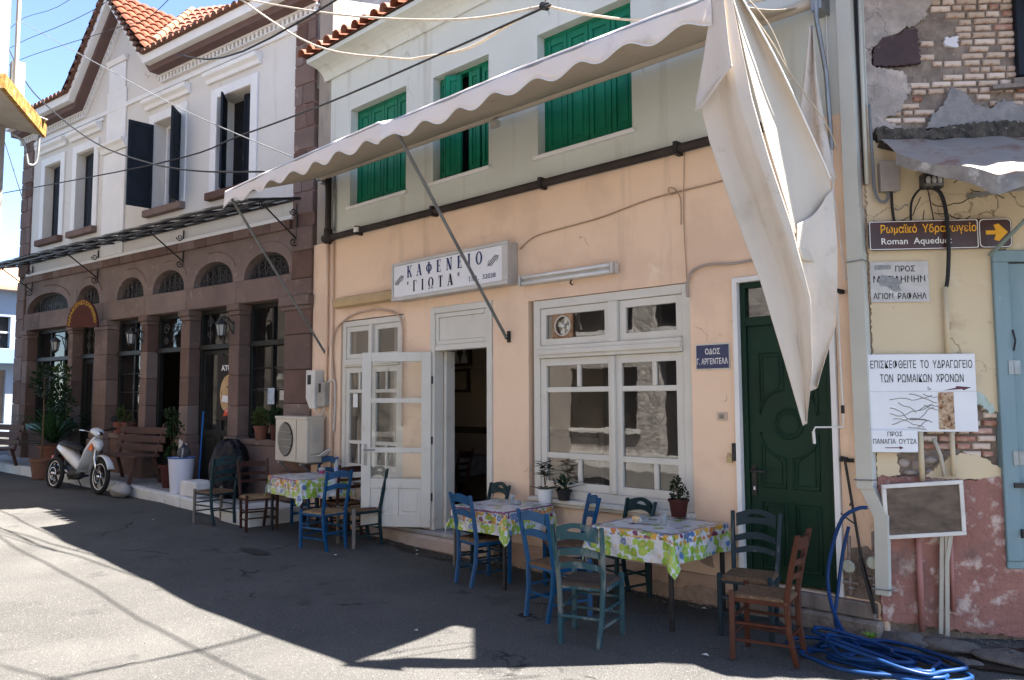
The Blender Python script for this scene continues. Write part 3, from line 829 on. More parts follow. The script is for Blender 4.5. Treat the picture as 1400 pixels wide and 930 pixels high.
# white flat band and dark stone string course under it
b = B(STONE); b.box(-9.28, -.45, .004, .05, 4.345, 4.40); b.done('white_band', white_trim, sb)
s = -9.34
r1 = random.Random(5)
while s < -.5:
    w = min(r1.uniform(.28, .5), -.5 - s)
    b = B(STONE); b.box(s + .004, s + w - .004, -.1, .045 + r1.uniform(0, .01), 4.205, 4.343); b.done('course_stone', stone_b, sb, bev=.006)
    s += w
# quoins
for side, (a, c, lo, hi) in enumerate(((-.46, 0.0, 4.38, 7.36), (-9.72, -9.222, 4.38, 7.36))):
    b = B(STONE); b.box(a + .01, c - .01, -.3, .012, lo, hi); b.done('quoin_mortar', mortar_pink, sb)
    z = lo; k = 0
    while z < hi - .05:
        h = min(r1.uniform(.30, .37), hi - z)
        cut = a + (c - a) * (.42 if k % 2 else .62)
        for p, q in (((a, cut), (cut, c)) if k % 3 else ((a, c),)):
            b = B(STONE); b.box(p + .008, q - .008, -.1, .026 + r1.uniform(0, .012), z + .008, z + h - .008)
            b.done('quoin_stone', stone_a if (k + side) % 2 else stone_b, sb, bev=.01)
        z += h; k += 1
# lower stone front: corner piers, spandrels over the arches, beam, pillars
bays = [(-9.27, -7.40, 'w', -9.085, -7.27), (-7.06, -6.15, 'd', -7.085, -6.17), (-5.51, -4.57, 'w', -5.69, -4.56), (-4.28, -3.29, 'o', -4.34, -3.30), (-3.01, -1.925, 'd', -3.04, -1.94), (-1.638, -.543, 'w', -1.68, -.586)]
b = B(STONE)
edges = []
def arc_pts(a, c, h=.385, n=14):
    w = (c - a) / 2; m = (a + c) / 2
    return [(m - w * cos(pi * k / n), 3.55 + h * sin(pi * k / n) ** .85) for k in range(n + 1)]
prev = -9.34
for (a, c, *_r) in bays:
    b.box(prev, a, -.22, 0, 3.551, 4.204)
    P = arc_pts(a, c)
    for (s0, z0), (s1, z1) in zip(P, P[1:]):
        b.poly([(s0, 0, z0), (s1, 0, z1), (s1, 0, 4.204), (s0, 0, 4.204)])
        b.poly([(s0, -.22, z0), (s1, -.22, z1), (s1, 0, z1), (s0, 0, z0)])
    prev = c
b.box(prev, -.45, -.22, 0, 3.551, 4.204)
b.done('arcade_wall', stone_a, sb)
for i, (a, c, *_r) in enumerate(bays):          # raised hood moulding over each arch
    P = arc_pts(a - .12, c + .12, .52, 16)
    b = B(STONE); b.tube([(s_, .0, z_ + .02) for s_, z_ in P[7:15]], .012, 6); b.done('hood_moulding', stone_b, sb, smooth=True)
# beam blocks
for a, c in ((-9.34, -8.6), (-8.6, -7.17), (-7.17, -5.95), (-5.95, -4.45), (-4.45, -3.17), (-3.17, -1.8), (-1.8, -.45)):
    b = B(STONE); b.box(a + .003, c - .003, -.22, .03, 3.20, 3.548); b.done('beam_stone', stone_a, sb, bev=.008)
# end piers (blocks)
for (a, c) in ((-.586, 0.0), (-9.72, -9.34)):
    z = .3; k = 0
    for h in (.42, .45, .5, .48, .5, .42, .38, .4, .42, .42):
        top = min(z + h, 4.2 if a > -1 else 4.36)
        aa = a if z < 3.2 or a < -1 else -.45
        b = B(STONE); b.box(aa + .003, c - .003, -.3, .035 + r1.uniform(0, .008) + (.03 if z < 1.1 else 0), z + .003, top - .003); b.done('pier_stone', stone_a if k % 2 == 0 else stone_b, sb, bev=.01)
        z = top; k += 1
        if z > 4.19: break
b = B(STONE); b.box(-.66, .02, -.1, .10, 3.06, 3.20); b.box(-.63, .01, -.1, .075, 3.0, 3.059); b.done('capital', stone_a, sb, bev=.01)
b = B(STONE); b.box(-.49, 0, -.29, .0, 4.2, 4.385); b.done('pier_top_stone', stone_b, sb)
# pillars
pill = [(-9.33, -9.09), (-7.27, -7.09), (-6.17, -5.70), (-4.56, -4.34), (-3.30, -3.04), (-1.94, -1.68)]
for i, (a, c) in enumerate(pill):
    o1 = .05 if i == 2 else .03
    gz = walk_z(STONE((a + c) / 2, 0, 0).x) - .03
    pl = B(STONE); pl.box(a + .02, c - .02, -.2, o1 - .012, 1.17, 3.03)
    p = pl.done('pillar', stone_a if i % 2 == 0 else stone_b, sb, bev=.008)
    for k in range(4):
        z0 = 1.17 + k * .465
        b = B(STONE); b.box(a + .001, c - .001, -.2, o1 + r1.uniform(0, .006), z0 + .003, z0 + .462); b.done('pillar_block', stone_a if (k + i) % 3 else stone_b, p, bev=.008)
    b = B(STONE); b.box(a - .03, c + .03, -.2, o1 + .045, 3.10, 3.198); b.box(a - .012, c + .012, -.2, o1 + .02, 3.03, 3.099); b.done('capital', stone_a, p, bev=.008)
    b = B(STONE); b.box(a - .05, c + .05, -.2, o1 + .07, gz, 1.02); b.box(a - .03, c + .03, -.2, o1 + .045, 1.021, 1.168); b.done('pedestal', stone_a if i % 2 else stone_b, p, bev=.012)
# parapets under the windows
for (a, c, kind, p0, p1) in bays:
    if kind == 'w':
        gz = walk_z(STONE(p0, 0, 0).x) - .03
        b = B(STONE); b.box(p0 + .052, p1 - .052, -.2, -.02, gz, 1.05); b.done('window_parapet', stone_b, sb, bev=.006)
        b = B(STONE); b.box(p0 + .004, p1 - .004, -.2, .0, 1.052, 1.14); b.done('window_sill', stone_a, sb, bev=.008)
# dark joinery
gril = mat('fanlight_iron', (0.05, 0.05, 0.052), (0.08, 0.075, 0.075), vscale=12, rough=.6)
def curl(cx, cz, r, a0, turns, o, n=14, shrink=.75):
    return [(cx + r * (1 - shrink * k / n) * cos(a0 + turns * 2 * pi * k / n), o, cz + r * (1 - shrink * k / n) * sin(a0 + turns * 2 * pi * k / n)) for k in range(n + 1)]
for i, (a, c, kind, p0, p1) in enumerate(bays):
    P = arc_pts(a + .004, c - .004, .38)
    b = B(STONE); b.prism([(a + .004, 3.552)] + P[1:-1] + [(c - .004, 3.552)], -.2, -.19); b.done('fanlight_glass', dark_wood, sb)
    m = (a + c) / 2; w = (c - a) / 2
    b = B(STONE)
    for sg in (-1, 1):
        for q in (.18, .48, .76):
            hh = .36 * sqrt(max(0.05, 1 - q * q))
            b.tube(curl(m + sg * w * q, 3.56 + hh * .62, min(.10, hh * .36), 0 if sg > 0 else pi, sg * 1.4, -.12), .008, 4)
            b.tube(curl(m + sg * w * q, 3.56 + hh * .22, min(.07, hh * .25), pi / 2, -sg * 1.3, -.12), .008, 4)
            b.tube([(m + sg * w * (q - .14), -.12, 3.555), (m + sg * w * (q - .14), -.12, 3.56 + .33 * sqrt(max(.05, 1 - (q - .14) ** 2)))], .008, 4)
    b.tube([(s_, -.12, z_ - .02) for s_, z_ in P], .012, 5)
    b.done('fanlight_grille', gril, sb, kind='stuff')
    zb = 1.142 if kind == 'w' else walk_z(STONE(m, 0, 0).x) - .02
    p0 += .004; p1 -= .004
    b = B(STONE); rect_frame(b, p0, p1, zb, 3.198, .07, -.24, -.16, .07 if kind == 'w' else 0); b.box(p0 + .07, p1 - .07, -.24, -.10, 2.54, 2.62)
    jf = b.done('window_frame' if kind == 'w' else 'door_frame', dark_wood, sb, bev=.004)
    pane(jf, p0 + .07, p1 - .07, 2.62, 3.13, -.21, glass_far, STONE)
    n = 3 if (p1 - p0) > 1.4 else 2
    if kind == 'w':
        for k in range(1, n):
            s_ = p0 + (p1 - p0) * k / n
            b = B(STONE); b.box(s_ - .025, s_ + .025, -.235, -.17, zb + .07, 2.54); b.box(s_ - .02, s_ + .02, -.235, -.175, 2.62, 3.13); b.done('mullion', dark_wood, jf)
        for k in range(n):
            a_, c_ = p0 + (p1 - p0) * k / n, p0 + (p1 - p0) * (k + 1) / n
            for q in range(4):
                z0 = zb + .07 + (2.54 - zb - .07) * q / 4; z1 = zb + .07 + (2.54 - zb - .07) * (q + 1) / 4
                pane(jf, max(a_ + .03, p0 + .07), min(c_ - .03, p1 - .07), z0 + .01, z1 - .01, -.205, glass_far, STONE)
                if q: 
                    b = B(STONE); b.box(max(a_ + .03, p0 + .07), min(c_ - .03, p1 - .07), -.22, -.18, z0 - .012, z0 + .012); b.done('glazing_bar', dark_wood, jf)
    elif kind == 'd':
        nl = 2
        for k in range(nl):
            a_, c_ = p0 + .07 + (p1 - p0 - .14) * k / nl, p0 + .07 + (p1 - p0 - .14) * (k + 1) / nl
            b = B(STONE); rect_frame(b, a_ + .003, c_ - .003, zb + .02, 2.53, .07, -.225, -.18, .12); b.box(a_ + .073, c_ - .073, -.22, -.18, 1.15, 1.25); lf = b.done('door_leaf', dark_wood, jf, bev=.004)
            b = B(STONE); b.box(a_ + .075, c_ - .075, -.21, -.195, zb + .14, 1.15); b.box(a_ + .10, c_ - .10, -.195, -.18, zb + .2, 1.1); b.done('door_panel', dark_wood, jf, bev=.004)
            pane(jf, a_ + .07, c_ - .07, 1.25, 2.46, -.2, glass_far, STONE)
        b = B(STONE)
        for k in range(3):
            cs = p0 + (p1 - p0) * (.25 + .25 * k)
            b.tube(curl(cs, 2.98, .09, 0, 1.4, -.17), .007, 4); b.tube(curl(cs, 2.77, .08, pi, -1.4, -.17), .007, 4); b.tube([(cs, -.17, 2.63), (cs, -.17, 3.12)], .007, 4)
        b.done('transom_grille', gril, jf, kind='stuff')
    else:   # open doorway: leaf swung inwards
        b = B(STONE); b.box(p1 - .17, p1 - .13, -.8, -.24, zb + .02, 2.53); b.done('open_leaf', dark_wood, jf)
        b = B(STONE)
        for k in range(3):
            cs = p0 + (p1 - p0) * (.25 + .25 * k)
            b.tube(curl(cs, 2.95, .10, 0, 1.5, -.17), .009, 4); b.tube(curl(cs, 2.74, .07, pi, -1.4, -.17), .008, 4)
        b.done('transom_grille', gril, jf, kind='stuff')
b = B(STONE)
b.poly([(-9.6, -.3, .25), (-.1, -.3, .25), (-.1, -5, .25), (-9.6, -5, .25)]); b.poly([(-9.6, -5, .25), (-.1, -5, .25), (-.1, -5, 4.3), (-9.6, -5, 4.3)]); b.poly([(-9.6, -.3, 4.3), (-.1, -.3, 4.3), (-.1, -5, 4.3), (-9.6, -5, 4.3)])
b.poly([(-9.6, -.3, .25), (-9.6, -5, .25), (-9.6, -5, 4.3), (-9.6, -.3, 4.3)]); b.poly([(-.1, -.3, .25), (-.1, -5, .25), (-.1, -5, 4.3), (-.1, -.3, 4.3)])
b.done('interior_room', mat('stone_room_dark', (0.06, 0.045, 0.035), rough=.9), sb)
# ---- upper windows: white surrounds, hoods, sills, navy shutters
def sb_shutter(s0, s1, z0, z1, o, tilt, hinge, wear=0):
    h = s0 if hinge == 'l' else s1
    def fr(s, oo, z):
        d = s - h
        sg = 1 if hinge == 'l' else -1
        ct, st = cos(tilt), sin(tilt)
        return STONE(h + d * ct + sg * 0 - sg * oo * st * 0, o + oo * (1 if ct >= 0 else -1) * max(.2, abs(ct)) + abs(d) * st, z)
    def fr(s, oo, z):
        d = abs(s - h); sg = 1 if hinge == 'l' else -1
        return STONE(h + sg * (d * cos(tilt) - oo * sin(tilt)), o + d * sin(tilt) + oo * cos(tilt), z)
    b = B(fr); w = .05
    b.box(s0, s0 + w, -.016, .016, z0, z1); b.box(s1 - w, s1, -.016, .016, z0, z1)
    for a, c in ((z0, z0 + .07), (z0 + (z1 - z0) * .55 - .03, z0 + (z1 - z0) * .55 + .03), (z1 - .07, z1)): b.box(s0 + w, s1 - w, -.015, .015, a, c)
    lf = b.done('shutter', navy_shutter, sb)
    zm = z0 + (z1 - z0) * .55
    for a, c in ((z0 + .07, zm - .03), (zm + .03, z1 - .07)):
        b = B(fr); b.box(s0 + w, s1 - w, -.006, .006, a, c); b.box(s0 + w + .03, s1 - w - .03, -.013, .013, a + .03, c - .03); b.done('shutter_panel', navy_shutter, lf)
for i, (a, c) in enumerate(((-8.64, -7.93), (-7.24, -6.53), (-4.36, -3.50), (-2.44, -1.54))):
    b = B(STONE); b.box(a - .17, a - .001, .002, .03, 5.055, 6.78); b.box(c + .001, c + .17, .002, .03, 5.055, 6.78); b.box(a - .001, c + .001, .002, .03, 6.625, 6.78); b.done('window_surround', white_trim, sb, bev=.004)
    b = B(STONE); b.prisms([(.004, 6.90), (.05, 6.90), (.07, 6.96), (.13, 7.0), (.14, 7.06), (.004, 7.08)], a - .28, c + .24); b.done('window_hood', white_trim, sb)
    b = B(STONE); b.box(a - .17, c + .17, -.1, .11, 4.93, 5.052); b.done('window_sill', stone_b, sb, bev=.01)
    if i < 2: 
        w = (c - a) / 2
        sb_shutter(a + .01, a + w, 5.07, 6.60, -.17, .12, 'l'); sb_shutter(a + w + .005, c - .01, 5.07, 6.60, -.17, .12, 'r')
    elif i == 2:
        sb_shutter(a, a + .42, 5.08, 6.58, .03, 1.72, 'l'); sb_shutter(c - .42, c, 5.08, 6.58, .03, 2.30, 'r')
        b = B(STONE); rect_frame(b, a + .01, c - .01, 5.06, 6.61, .06, -.26, -.2); b.box((a + c) / 2 - .03, (a + c) / 2 + .03, -.25, -.2, 5.12, 6.55); wf = b.done('window_frame', white_trim, sb); pane(wf, a + .06, c - .06, 5.1, 6.56, -.24, glass_far, STONE)
    else:
        sb_shutter(a + .02, a + .46, 5.07, 6.60, -.14, .75, 'l'); sb_shutter(a + .5, c - .01, 5.07, 6.60, -.18, .08, 'r')
# long hood shared by the left pair, pilasters of the gable bay
b = B(STONE); b.box(-8.85, -6.2, .004, .04, 7.08, 7.13); b.done('frieze_strip', white_trim, sb)
for a, c in ((-6.12, -5.32),):
    b = B(STONE); b.box(a, c, .003, .035, 4.41, 6.36); b.box(a + .05, c - .05, .003, .03, 6.55, 7.55); b.box(a + .1, c - .1, .003, .03, 7.55, 8.05); b.done('pilaster', white_trim, sb, bev=.004)
    b = B(STONE); b.prisms([(.004, 6.37), (.06, 6.37), (.10, 6.45), (.15, 6.49), (.15, 6.54), (.004, 6.56)], a - .06, c + .06); b.done('pilaster_capital', white_trim, sb)
    b = B(STONE); b.prisms([(.004, 8.06), (.05, 8.06), (.09, 8.14), (.004, 8.17)], a + .05, c - .05); b.done('upper_capital', white_trim, sb)
b = B(STONE); b.box(-9.2, -.42, .003, .035, 7.16, 7.24); b.done('frieze_band', white_trim, sb)
# cornice following the eaves and the gable: dentils, brown moulding, white gutter board, tile edge
path = [(-9.85, 7.40), (-6.95, 7.40), (-5.56, 8.95), (-4.17, 7.40), (.06, 7.40)]
def ribbon(b, path, z0, z1, o0, o1):
    for (a, za), (c, zc) in zip(path, path[1:]):
        i = []
        for s, z in ((a, za), (c, zc)):
            for o in (o0, o1):
                for dz in (z0, z1): i.append(b.V((s, o, z + dz)))
        for q in ((0, 1, 3, 2), (4, 6, 7, 5), (0, 4, 5, 1), (2, 3, 7, 6), (0, 2, 6, 4), (1, 5, 7, 3)): b.f.append([i[k] for k in q])
b = B(STONE); ribbon(b, path, -.10, -.085, .003, .06); b.done('dentil_ledge', white_trim, sb)
b = B(STONE); ribbon(b, path, .0, .03, .003, .075); b.done('dentil_cap', white_trim, sb)
b = B(STONE); ribbon(b, path, -.084, -.001, .003, .012); b.done('dentil_band', brown_cornice, sb)
b = B(STONE)
for (a, za), (c, zc) in zip(path, path[1:]):
    L = hypot(c - a, zc - za); n = int(L / .105)
    for k in range(n):
        t = (k + .5) / n; s, z = a + (c - a) * t, za + (zc - za) * t
        b.box(s - .026, s + .026, .012, .06, z - .082, z - .003)
b.done('dentil', white_trim, sb, kind='stuff')
b = B(STONE); ribbon(b, path, .031, .17, .003, .24); b.done('brown_soffit', brown_cornice, sb)
b = B(STONE); ribbon(b, path, .14, .29, .241, .36); b.done('gutter_board', white_trim, sb)
# tiles: small edge bumps all along, joined because a few pixels each
b = B(STONE)
for (a, za), (c, zc) in zip(path, path[1:]):
    L = hypot(c - a, zc - za); n = int(L / .17)
    for k in range(n):
        t = (k + .5) / n; s, z = a + (c - a) * t, za + (zc - za) * t + .335
        pts = [(s + .075 * cos(q * pi / 5), z - .03 + .065 * sin(q * pi / 5)) for q in range(6)]
        b.prism(pts, .20, .43)
ribbon(b, path, .292, .31, .1, .42)
b.done('eaves_tiles', tile_dark, sb, kind='stuff')
# gable roof, right slope with tile rows; hip caps and the cross roof
def roof_plane(P0, P1, P2, P3, nu, nv, name, r=.05):
    """barrel tile courses over a quad given in (s, o, z): P0-P1 eave, P3-P2 ridge"""
    b = B(STONE)
    P0, P1, P2, P3 = map(Vector, (P0, P1, P2, P3))
    nrm = (P1 - P0).cross(P3 - P0).normalized()
    if nrm.z < 0: nrm = -nrm
    for i in range(nu):
        for j in range(nv):
            ua, ub = i / nu, (i + 1) / nu; va, vb = j / nv, (j + 1) / nv
            def Q(u, v, h): return tuple((P0 * (1 - u) + P1 * u) * (1 - v) + (P3 * (1 - u) + P2 * u) * v + nrm * h)
            um = (ua + ub) / 2
            lift0, lift1 = .045, .012
            seg = [(ua, 0), (ua + (um - ua) * .4, .75), (um, 1), (um + (ub - um) * .6, .75), (ub, 0)]
            lo = [b.V(Q(u, va, lift0 + r * h)) for u, h in seg]; hi = [b.V(Q(u, vb, lift1 + r * h)) for u, h in seg]
            for k in range(4): b.f.append([lo[k], lo[k + 1], hi[k + 1], hi[k]])
            lo2 = [b.V(Q(u, va, 0 + r * h * .8)) for u, h in seg]
            for k in range(4): b.f.append([lo2[k], lo2[k + 1], lo[k + 1], lo[k]])
    return b.done(name, tile_mat, sb, kind='stuff')
zr = .34
roof_plane((-4.17 + .12, -2.2, 7.40 + zr), (-4.17 + .12, .42, 7.40 + zr), (-5.56, .42, 8.95 + zr), (-5.56, -2.2, 8.95 + zr), 15, 9, 'gable_roof_tiles')
roof_plane((-6.95 - .12, .42, 7.40 + zr), (-6.95 - .12, -2.2, 7.40 + zr), (-5.56, -2.2, 8.95 + zr), (-5.56, .42, 8.95 + zr), 15, 6, 'gable_left_tiles')
b = B(STONE)
for k in range(9):
    t0, t1 = k / 9, (k + 1.15) / 9
    p = lambda t: (-4.30 - 1.05 * t, .12 - 1.35 * t, 8.06 + 1.45 * t)
    b.tube([p(t0), p(t1)], .085, 8, r1=.065)
b.done('hip_cap_tiles', mat('pale_ridge_tile', (0.30, 0.15, 0.09), (0.22, 0.11, 0.07), vscale=5, rough=.9), sb, kind='stuff')
roof_plane((-4.35, .02, 8.0), (-1.6, -.9, 8.18), (-2.6, -1.9, 9.15), (-5.2, -1.3, 9.5), 16, 8, 'cross_roof_tiles')
b = B(STONE); b.poly([(-9.9, .2, 7.68), (-6.95, .2, 7.68), (-6.95, -5, 9.3), (-9.9, -5, 9.3)]); b.poly([(-4.17, .2, 7.68), (.1, .2, 7.68), (.1, -5, 9.3), (-4.17, -5, 9.3)]); b.poly([(-6.95, -.4, 7.86), (-4.17, -.4, 7.86), (-4.17, -5, 9.3), (-6.95, -5, 9.3)]); b.poly([(-9.9, -5, 9.3), (.1, -5, 9.3), (.1, -10, 7.6), (-9.9, -10, 7.6)])
b.poly([(-6.95, .4, 7.72), (-5.56, .4, 9.26), (-5.56, -5, 9.26), (-6.95, -5, 7.72)]); b.poly([(-4.17, .4, 7.72), (-5.56, .4, 9.26), (-5.56, -3, 9.26), (-4.17, -3, 7.72)])
b.done('roof_slope', tile_dark, sb)
b = B(STONE); b.poly([(.005, -.01, 6.2), (.005, -.01, 7.66), (.005, -5, 9.3), (.005, -10, 7.6), (.005, -10, 3)])
b.done('side_wall', mat('stained_side_wall', (0.52, 0.49, 0.46), (0.28, 0.26, 0.245), vscale=1.8, rough=.95, spots=[((0.12, 0.115, 0.11), 1.1, .56, .68)]), sb)
b = B(STONE)
b.poly([(-9.73, -.01, 0), (-9.73, -.01, 7.66), (-9.73, -5, 9.3), (-9.73, -10, 7.6), (-9.73, -10, 0)])
b.done('side_wall', MATS['stained_side_wall'], sb)
# pale stained parapet of the side wall above the café roof
b = B(STONE); b.box(.006, 1.6, -1.6, -1.5, 6.6, 8.1); b.done('side_parapet', MATS['stained_side_wall'], sb)

# ---- iron and glass canopy
can = thing('iron_canopy', 'long black iron canopy with scroll brackets over the stone arcade', 'canopy', tuple(STONE(-4.8, .4, 4.4)))
b = B(STONE)
fo, fz, wz = .88, 4.345, 4.62
L0, L1 = -9.75, -.28
for dz in (0, .075): b.beam((L0, fo, fz + dz), (L1, fo, fz + dz), .03, .022)
b.beam((L0, .02, wz), (L1, .02, wz), .03, .03)
for q in (.33, .66): b.beam((L0, fo * q, wz + (fz + .075 - wz) * q), (L1, fo * q, wz + (fz + .075 - wz) * q), .025, .02)
b.done('canopy_rail', black_iron, can)
n = 16
for k in range(n + 1):
    s = L0 + (L1 - L0) * k / n
    b = B(STONE); b.beam((s, .02, wz), (s, fo, fz + .075), .025, .035); b.done('canopy_rafter', black_iron, can)
b = B(STONE)
for k in range(26):
    s = L0 + (L1 - L0) * (k + .5) / 26
    b.tube(curl(s, fz + .037, .035, 0, 1.2, fo, 9), .006, 4)
b.done('canopy_scrollwork', black_iron, can, kind='stuff')
wired = glass_mat('dusty_canopy_glass', tint=(.62, .65, .62), haze=.22)
for k in range(n):
    a, c = L0 + (L1 - L0) * k / n + .012, L0 + (L1 - L0) * (k + 1) / n - .012
    b = B(STONE); b.poly([(a, .03, wz + .022), (c, .03, wz + .022), (c, fo + .03, fz + .10), (a, fo + .03, fz + .10)]); b.done('canopy_pane', wired, can)
for s in (-.35, -3.3, -6.2, -9.0):
    b = B(STONE)
    b.tube([(s, .03, 4.55), (s, .03, 4.02)], .014, 6)
    b.tube([(s, .06, 4.05)] + [(s, .06 + .62 * t, 4.05 + .42 * t) for t in (.2, .5, .8, 1)], .012, 6)
    def sc(o, z, r, a0, tr): return [(s, o + r * (1 - .8 * k / 14) * cos(a0 + tr * 2 * pi * k / 14), z + r * (1 - .8 * k / 14) * sin(a0 + tr * 2 * pi * k / 14)) for k in range(15)]
    b.tube(sc(.09, 3.98, .075, pi / 2, 1.5), .010, 5); b.tube(sc(.62, 4.42, .065, -pi / 2, 1.4), .009, 5); b.tube(sc(.10, 4.42, .06, 0, -1.4), .009, 5)
    b.done('scroll_bracket', black_iron, can, smooth=True)

# ---- lanterns
for i, s in enumerate((-7.33, -4.50, -1.84)):
    loc = tuple(STONE(s, .22, 2.85))
    L = thing('wall_lantern', ['black wall lantern on the leftmost pillars of the stone arcade, beside the wide window', 'black wall lantern between the fan-shaped sign and the open doorway', 'black wall lantern beside the dark double door with the advertising banner'][i], 'lantern', loc, 'lanterns along the stone arcade')
    def LF(x, y, z, s=s): return STONE(s + x, .24 + y, 2.85 + z)
    b = B(LF)
    b.beam((.0, -.24, -.02), (.0, -.2, -.02), .06, .2); b.tube([(0, -.2, .05), (0, -.12, .12), (0, -.03, .15), (0, 0, .13), (0, 0, .1)], .011, 6); b.tube([(0, -.2, -.1), (0, -.15, -.02), (0, -.12, .1)], .009, 6)
    b.done('bracket', black_iron, L)
    b = B(LF)
    rt = [(.10, .02), (.085, .045), (.03, .09), (.015, .11), (.006, .14)]
    b.lathe([(r, h) for r, h in rt], (0, 0, 0), 6); b.done('roof_cap', black_iron, L)
    b = B(LF)
    for k in range(6):
        a = 2 * pi * k / 6
        b.tube([(.078 * cos(a), .078 * sin(a), .02), (.05 * cos(a), .05 * sin(a), -.15)], .006, 4)
    b.done('cage', black_iron, L)
    b = B(LF); b.lathe([(.072, .015), (.046, -.145)], (0, 0, 0), 6); b.done('lantern_glass', mat('frosted_lantern_glass', (0.30, 0.31, 0.30), rough=.3), L)
    b = B(LF); b.lathe([(.055, -.15), (.04, -.17), (.012, -.2)], (0, 0, 0), 6); b.done('base', black_iron, L)

# ---- fan-shaped hanging sign
fs = thing('fan_shaped_sign', 'dark red fan-shaped sign with yellow lettering hanging over the wide pillar', 'sign', tuple(STONE(-5.95, .3, 3.35)))
def SG(s, o, z): return STONE(-5.99 + s * .60 + o * .5, .36 - s * .36 + o * .85, 3.13 + z * 1.15)
R = [(.40 * cos(pi * k / 18), .40 * sin(pi * k / 18) * 1.08) for k in range(19)]
b = B(SG); b.prism([(.43 * cos(pi * k / 18), .45 * sin(pi * k / 18) - .06) for k in range(19)] , -.02, .02); b.done('board', mat('dark_red_board', (0.07, 0.018, 0.014), (0.05, 0.014, 0.012), vscale=6, rough=.5), fs)
yel = mat('yellow_sign_paint', (0.42, 0.25, 0.04), rough=.5)
txt = 'ΠΑΡΑΔΟΣΙΑΚΟ ΚΑΦΕΝΕΙΟ'
def crv(a, bb):
    t = pi * (1 - a / 1.14); r = .325 + bb
    return (r * cos(t), r * 1.02 * sin(t) - .03)
text_mesh(txt, 1, SG, 0, .0225, 0, yel, 'lettering', fs, width=1.10, height=.07, curve_fn=crv, bold=.02)
b = B(SG); b.tube([(-.2, 0, .3), (-.2, 0, .55)], .006, 5); b.tube([(.2, 0, .3), (.2, 0, .52)], .006, 5); b.done('hanger', black_iron, fs)

# ---- banner on the double door
bn = thing('advertising_banner', 'black hanging banner with an ice-cream picture on the dark double door', 'banner', tuple(STONE(-2.15, -.1, 1.7)))
def BN(s, o, z): return STONE(-2.06 + s + .00, -.02 + o + .05 * sin(z * 2.4) - s * .25, z)
b = B(BN)
b.grid(lambda u, v: (-.2 + .42 * u, 0, 1.42 + 1.0 * v), 6, 10); b.done('cloth', mat('black_banner_cloth', (0.018, 0.014, 0.014), rough=.5), bn, smooth=True)
def shape(pts, o, m, nm): 
    b = B(BN); b.poly([(p[0], o, p[1]) for p in pts]); b.done(nm, m, bn)
shape([(.0 + .17 * cos(t * pi / 12) , 1.83 + .29 * sin(t * pi / 12)) for t in range(24)], .004, mat('banner_tan', (0.46, 0.30, 0.15), (0.36, 0.22, 0.11), vscale=5, rough=.5), 'print_cone')
shape([(-.02 + .12 * cos(t * pi / 10), 1.84 + .10 * sin(t * pi / 10)) for t in range(20)], .008, mat('banner_brown', (0.06, 0.035, 0.03), rough=.5), 'print_chocolate')
shape([(-.12, 1.70), (.02, 1.68), (.04, 1.78), (-.10, 1.80)], .012, white_plastic, 'print_cream')
shape([(-.06, 1.47), (.19, 1.53), (.2, 1.64), (-.04, 1.58)], .010, mat('banner_red', (0.5, 0.07, 0.03), rough=.5), 'print_label')
text_mesh('JUST', 1, BN, -.02, .014, 1.535, white_plastic, 'lettering', bn, width=.17, height=.035, ang=.2)
text_mesh('ATUS', 1, BN, -.14, .010, 2.18, white_plastic, 'lettering', bn, width=.23, height=.09, bold=.03)

# posters in the right window and things behind it
for k, (s, o, z, w, h, c, lb) in enumerate(((-1.22, -.17, 1.66, .16, .24, (0.45, 0.52, 0.6), 'pale blue poster taped inside the right stone window'), (-.96, -.19, 1.72, .11, .17, (0.55, 0.5, 0.45), 'small white notice inside the right stone window'), (-.76, -.19, 1.72, .12, .17, (0.6, 0.54, 0.46), 'cream notice at the right edge of the stone window'))):
    b = B(STONE); b.box(s, s + w, o, o + .004, z, z + h); p = b.done('poster', mat('poster_%d' % k, c, tuple(x * .6 for x in c), vscale=12, rough=.6), label=lb, cat='poster')
b = B(STONE); b.lathe([(.075, 0), (.045, .09)], (-1.08, -.3, 2.03), 14); tl = thing('table_lamp', 'small cream table lamp behind the right stone window', 'lamp', tuple(STONE(-1.08, -.3, 1.9)))
b.done('lamp_shade', mat('cream_shade', (0.5, 0.45, 0.36), rough=.8), tl, smooth=True)
b = B(STONE); b.lathe([(.035, 0), (.045, .03), (.02, .07), (.012, .12)], (-1.08, -.3, 1.91), 12); b.done('lamp_base', room_dark, tl, smooth=True)
b = B(STONE); b.box(-1.6, -.62, -.45, -.25, 1.86, 1.9); tag(b.done('shelf', old_wood_grey), 'plain shelf behind the right stone window carrying a lamp', 'shelf')
# ================================================================== the peeling corner building on the right
ru = thing('peeling_corner_building', 'peeling building at the right with bare brick above, cream plaster and a pink base', 'building', tuple(RUIN(.9, 0, 0)))
cream_plaster = mat('cream_plaster', (0.56, 0.455, 0.30), (0.52, 0.42, 0.285), vscale=1.3, rough=.9, bump=.25, bscale=14,
                    spots=[((0.36, 0.27, 0.17), 2.6, .60, .78), ((0.16, 0.12, 0.085), 7, .70, .78), ((0.60, 0.53, 0.42), 3.1, .62, .74)], cracks=((.2, .15, .1), 1.3, .008, .52))
pink_plaster = mat('pink_limewash', (0.32, 0.155, 0.125), (0.24, 0.115, 0.095), vscale=4, rough=.95, bump=1.0, bscale=26, bdist=.02,
                   spots=[((0.50, 0.39, 0.34), 7, .54, .64), ((0.17, 0.105, 0.09), 3.2, .55, .7), ((0.14, 0.10, 0.09), 5, .64, .78)])
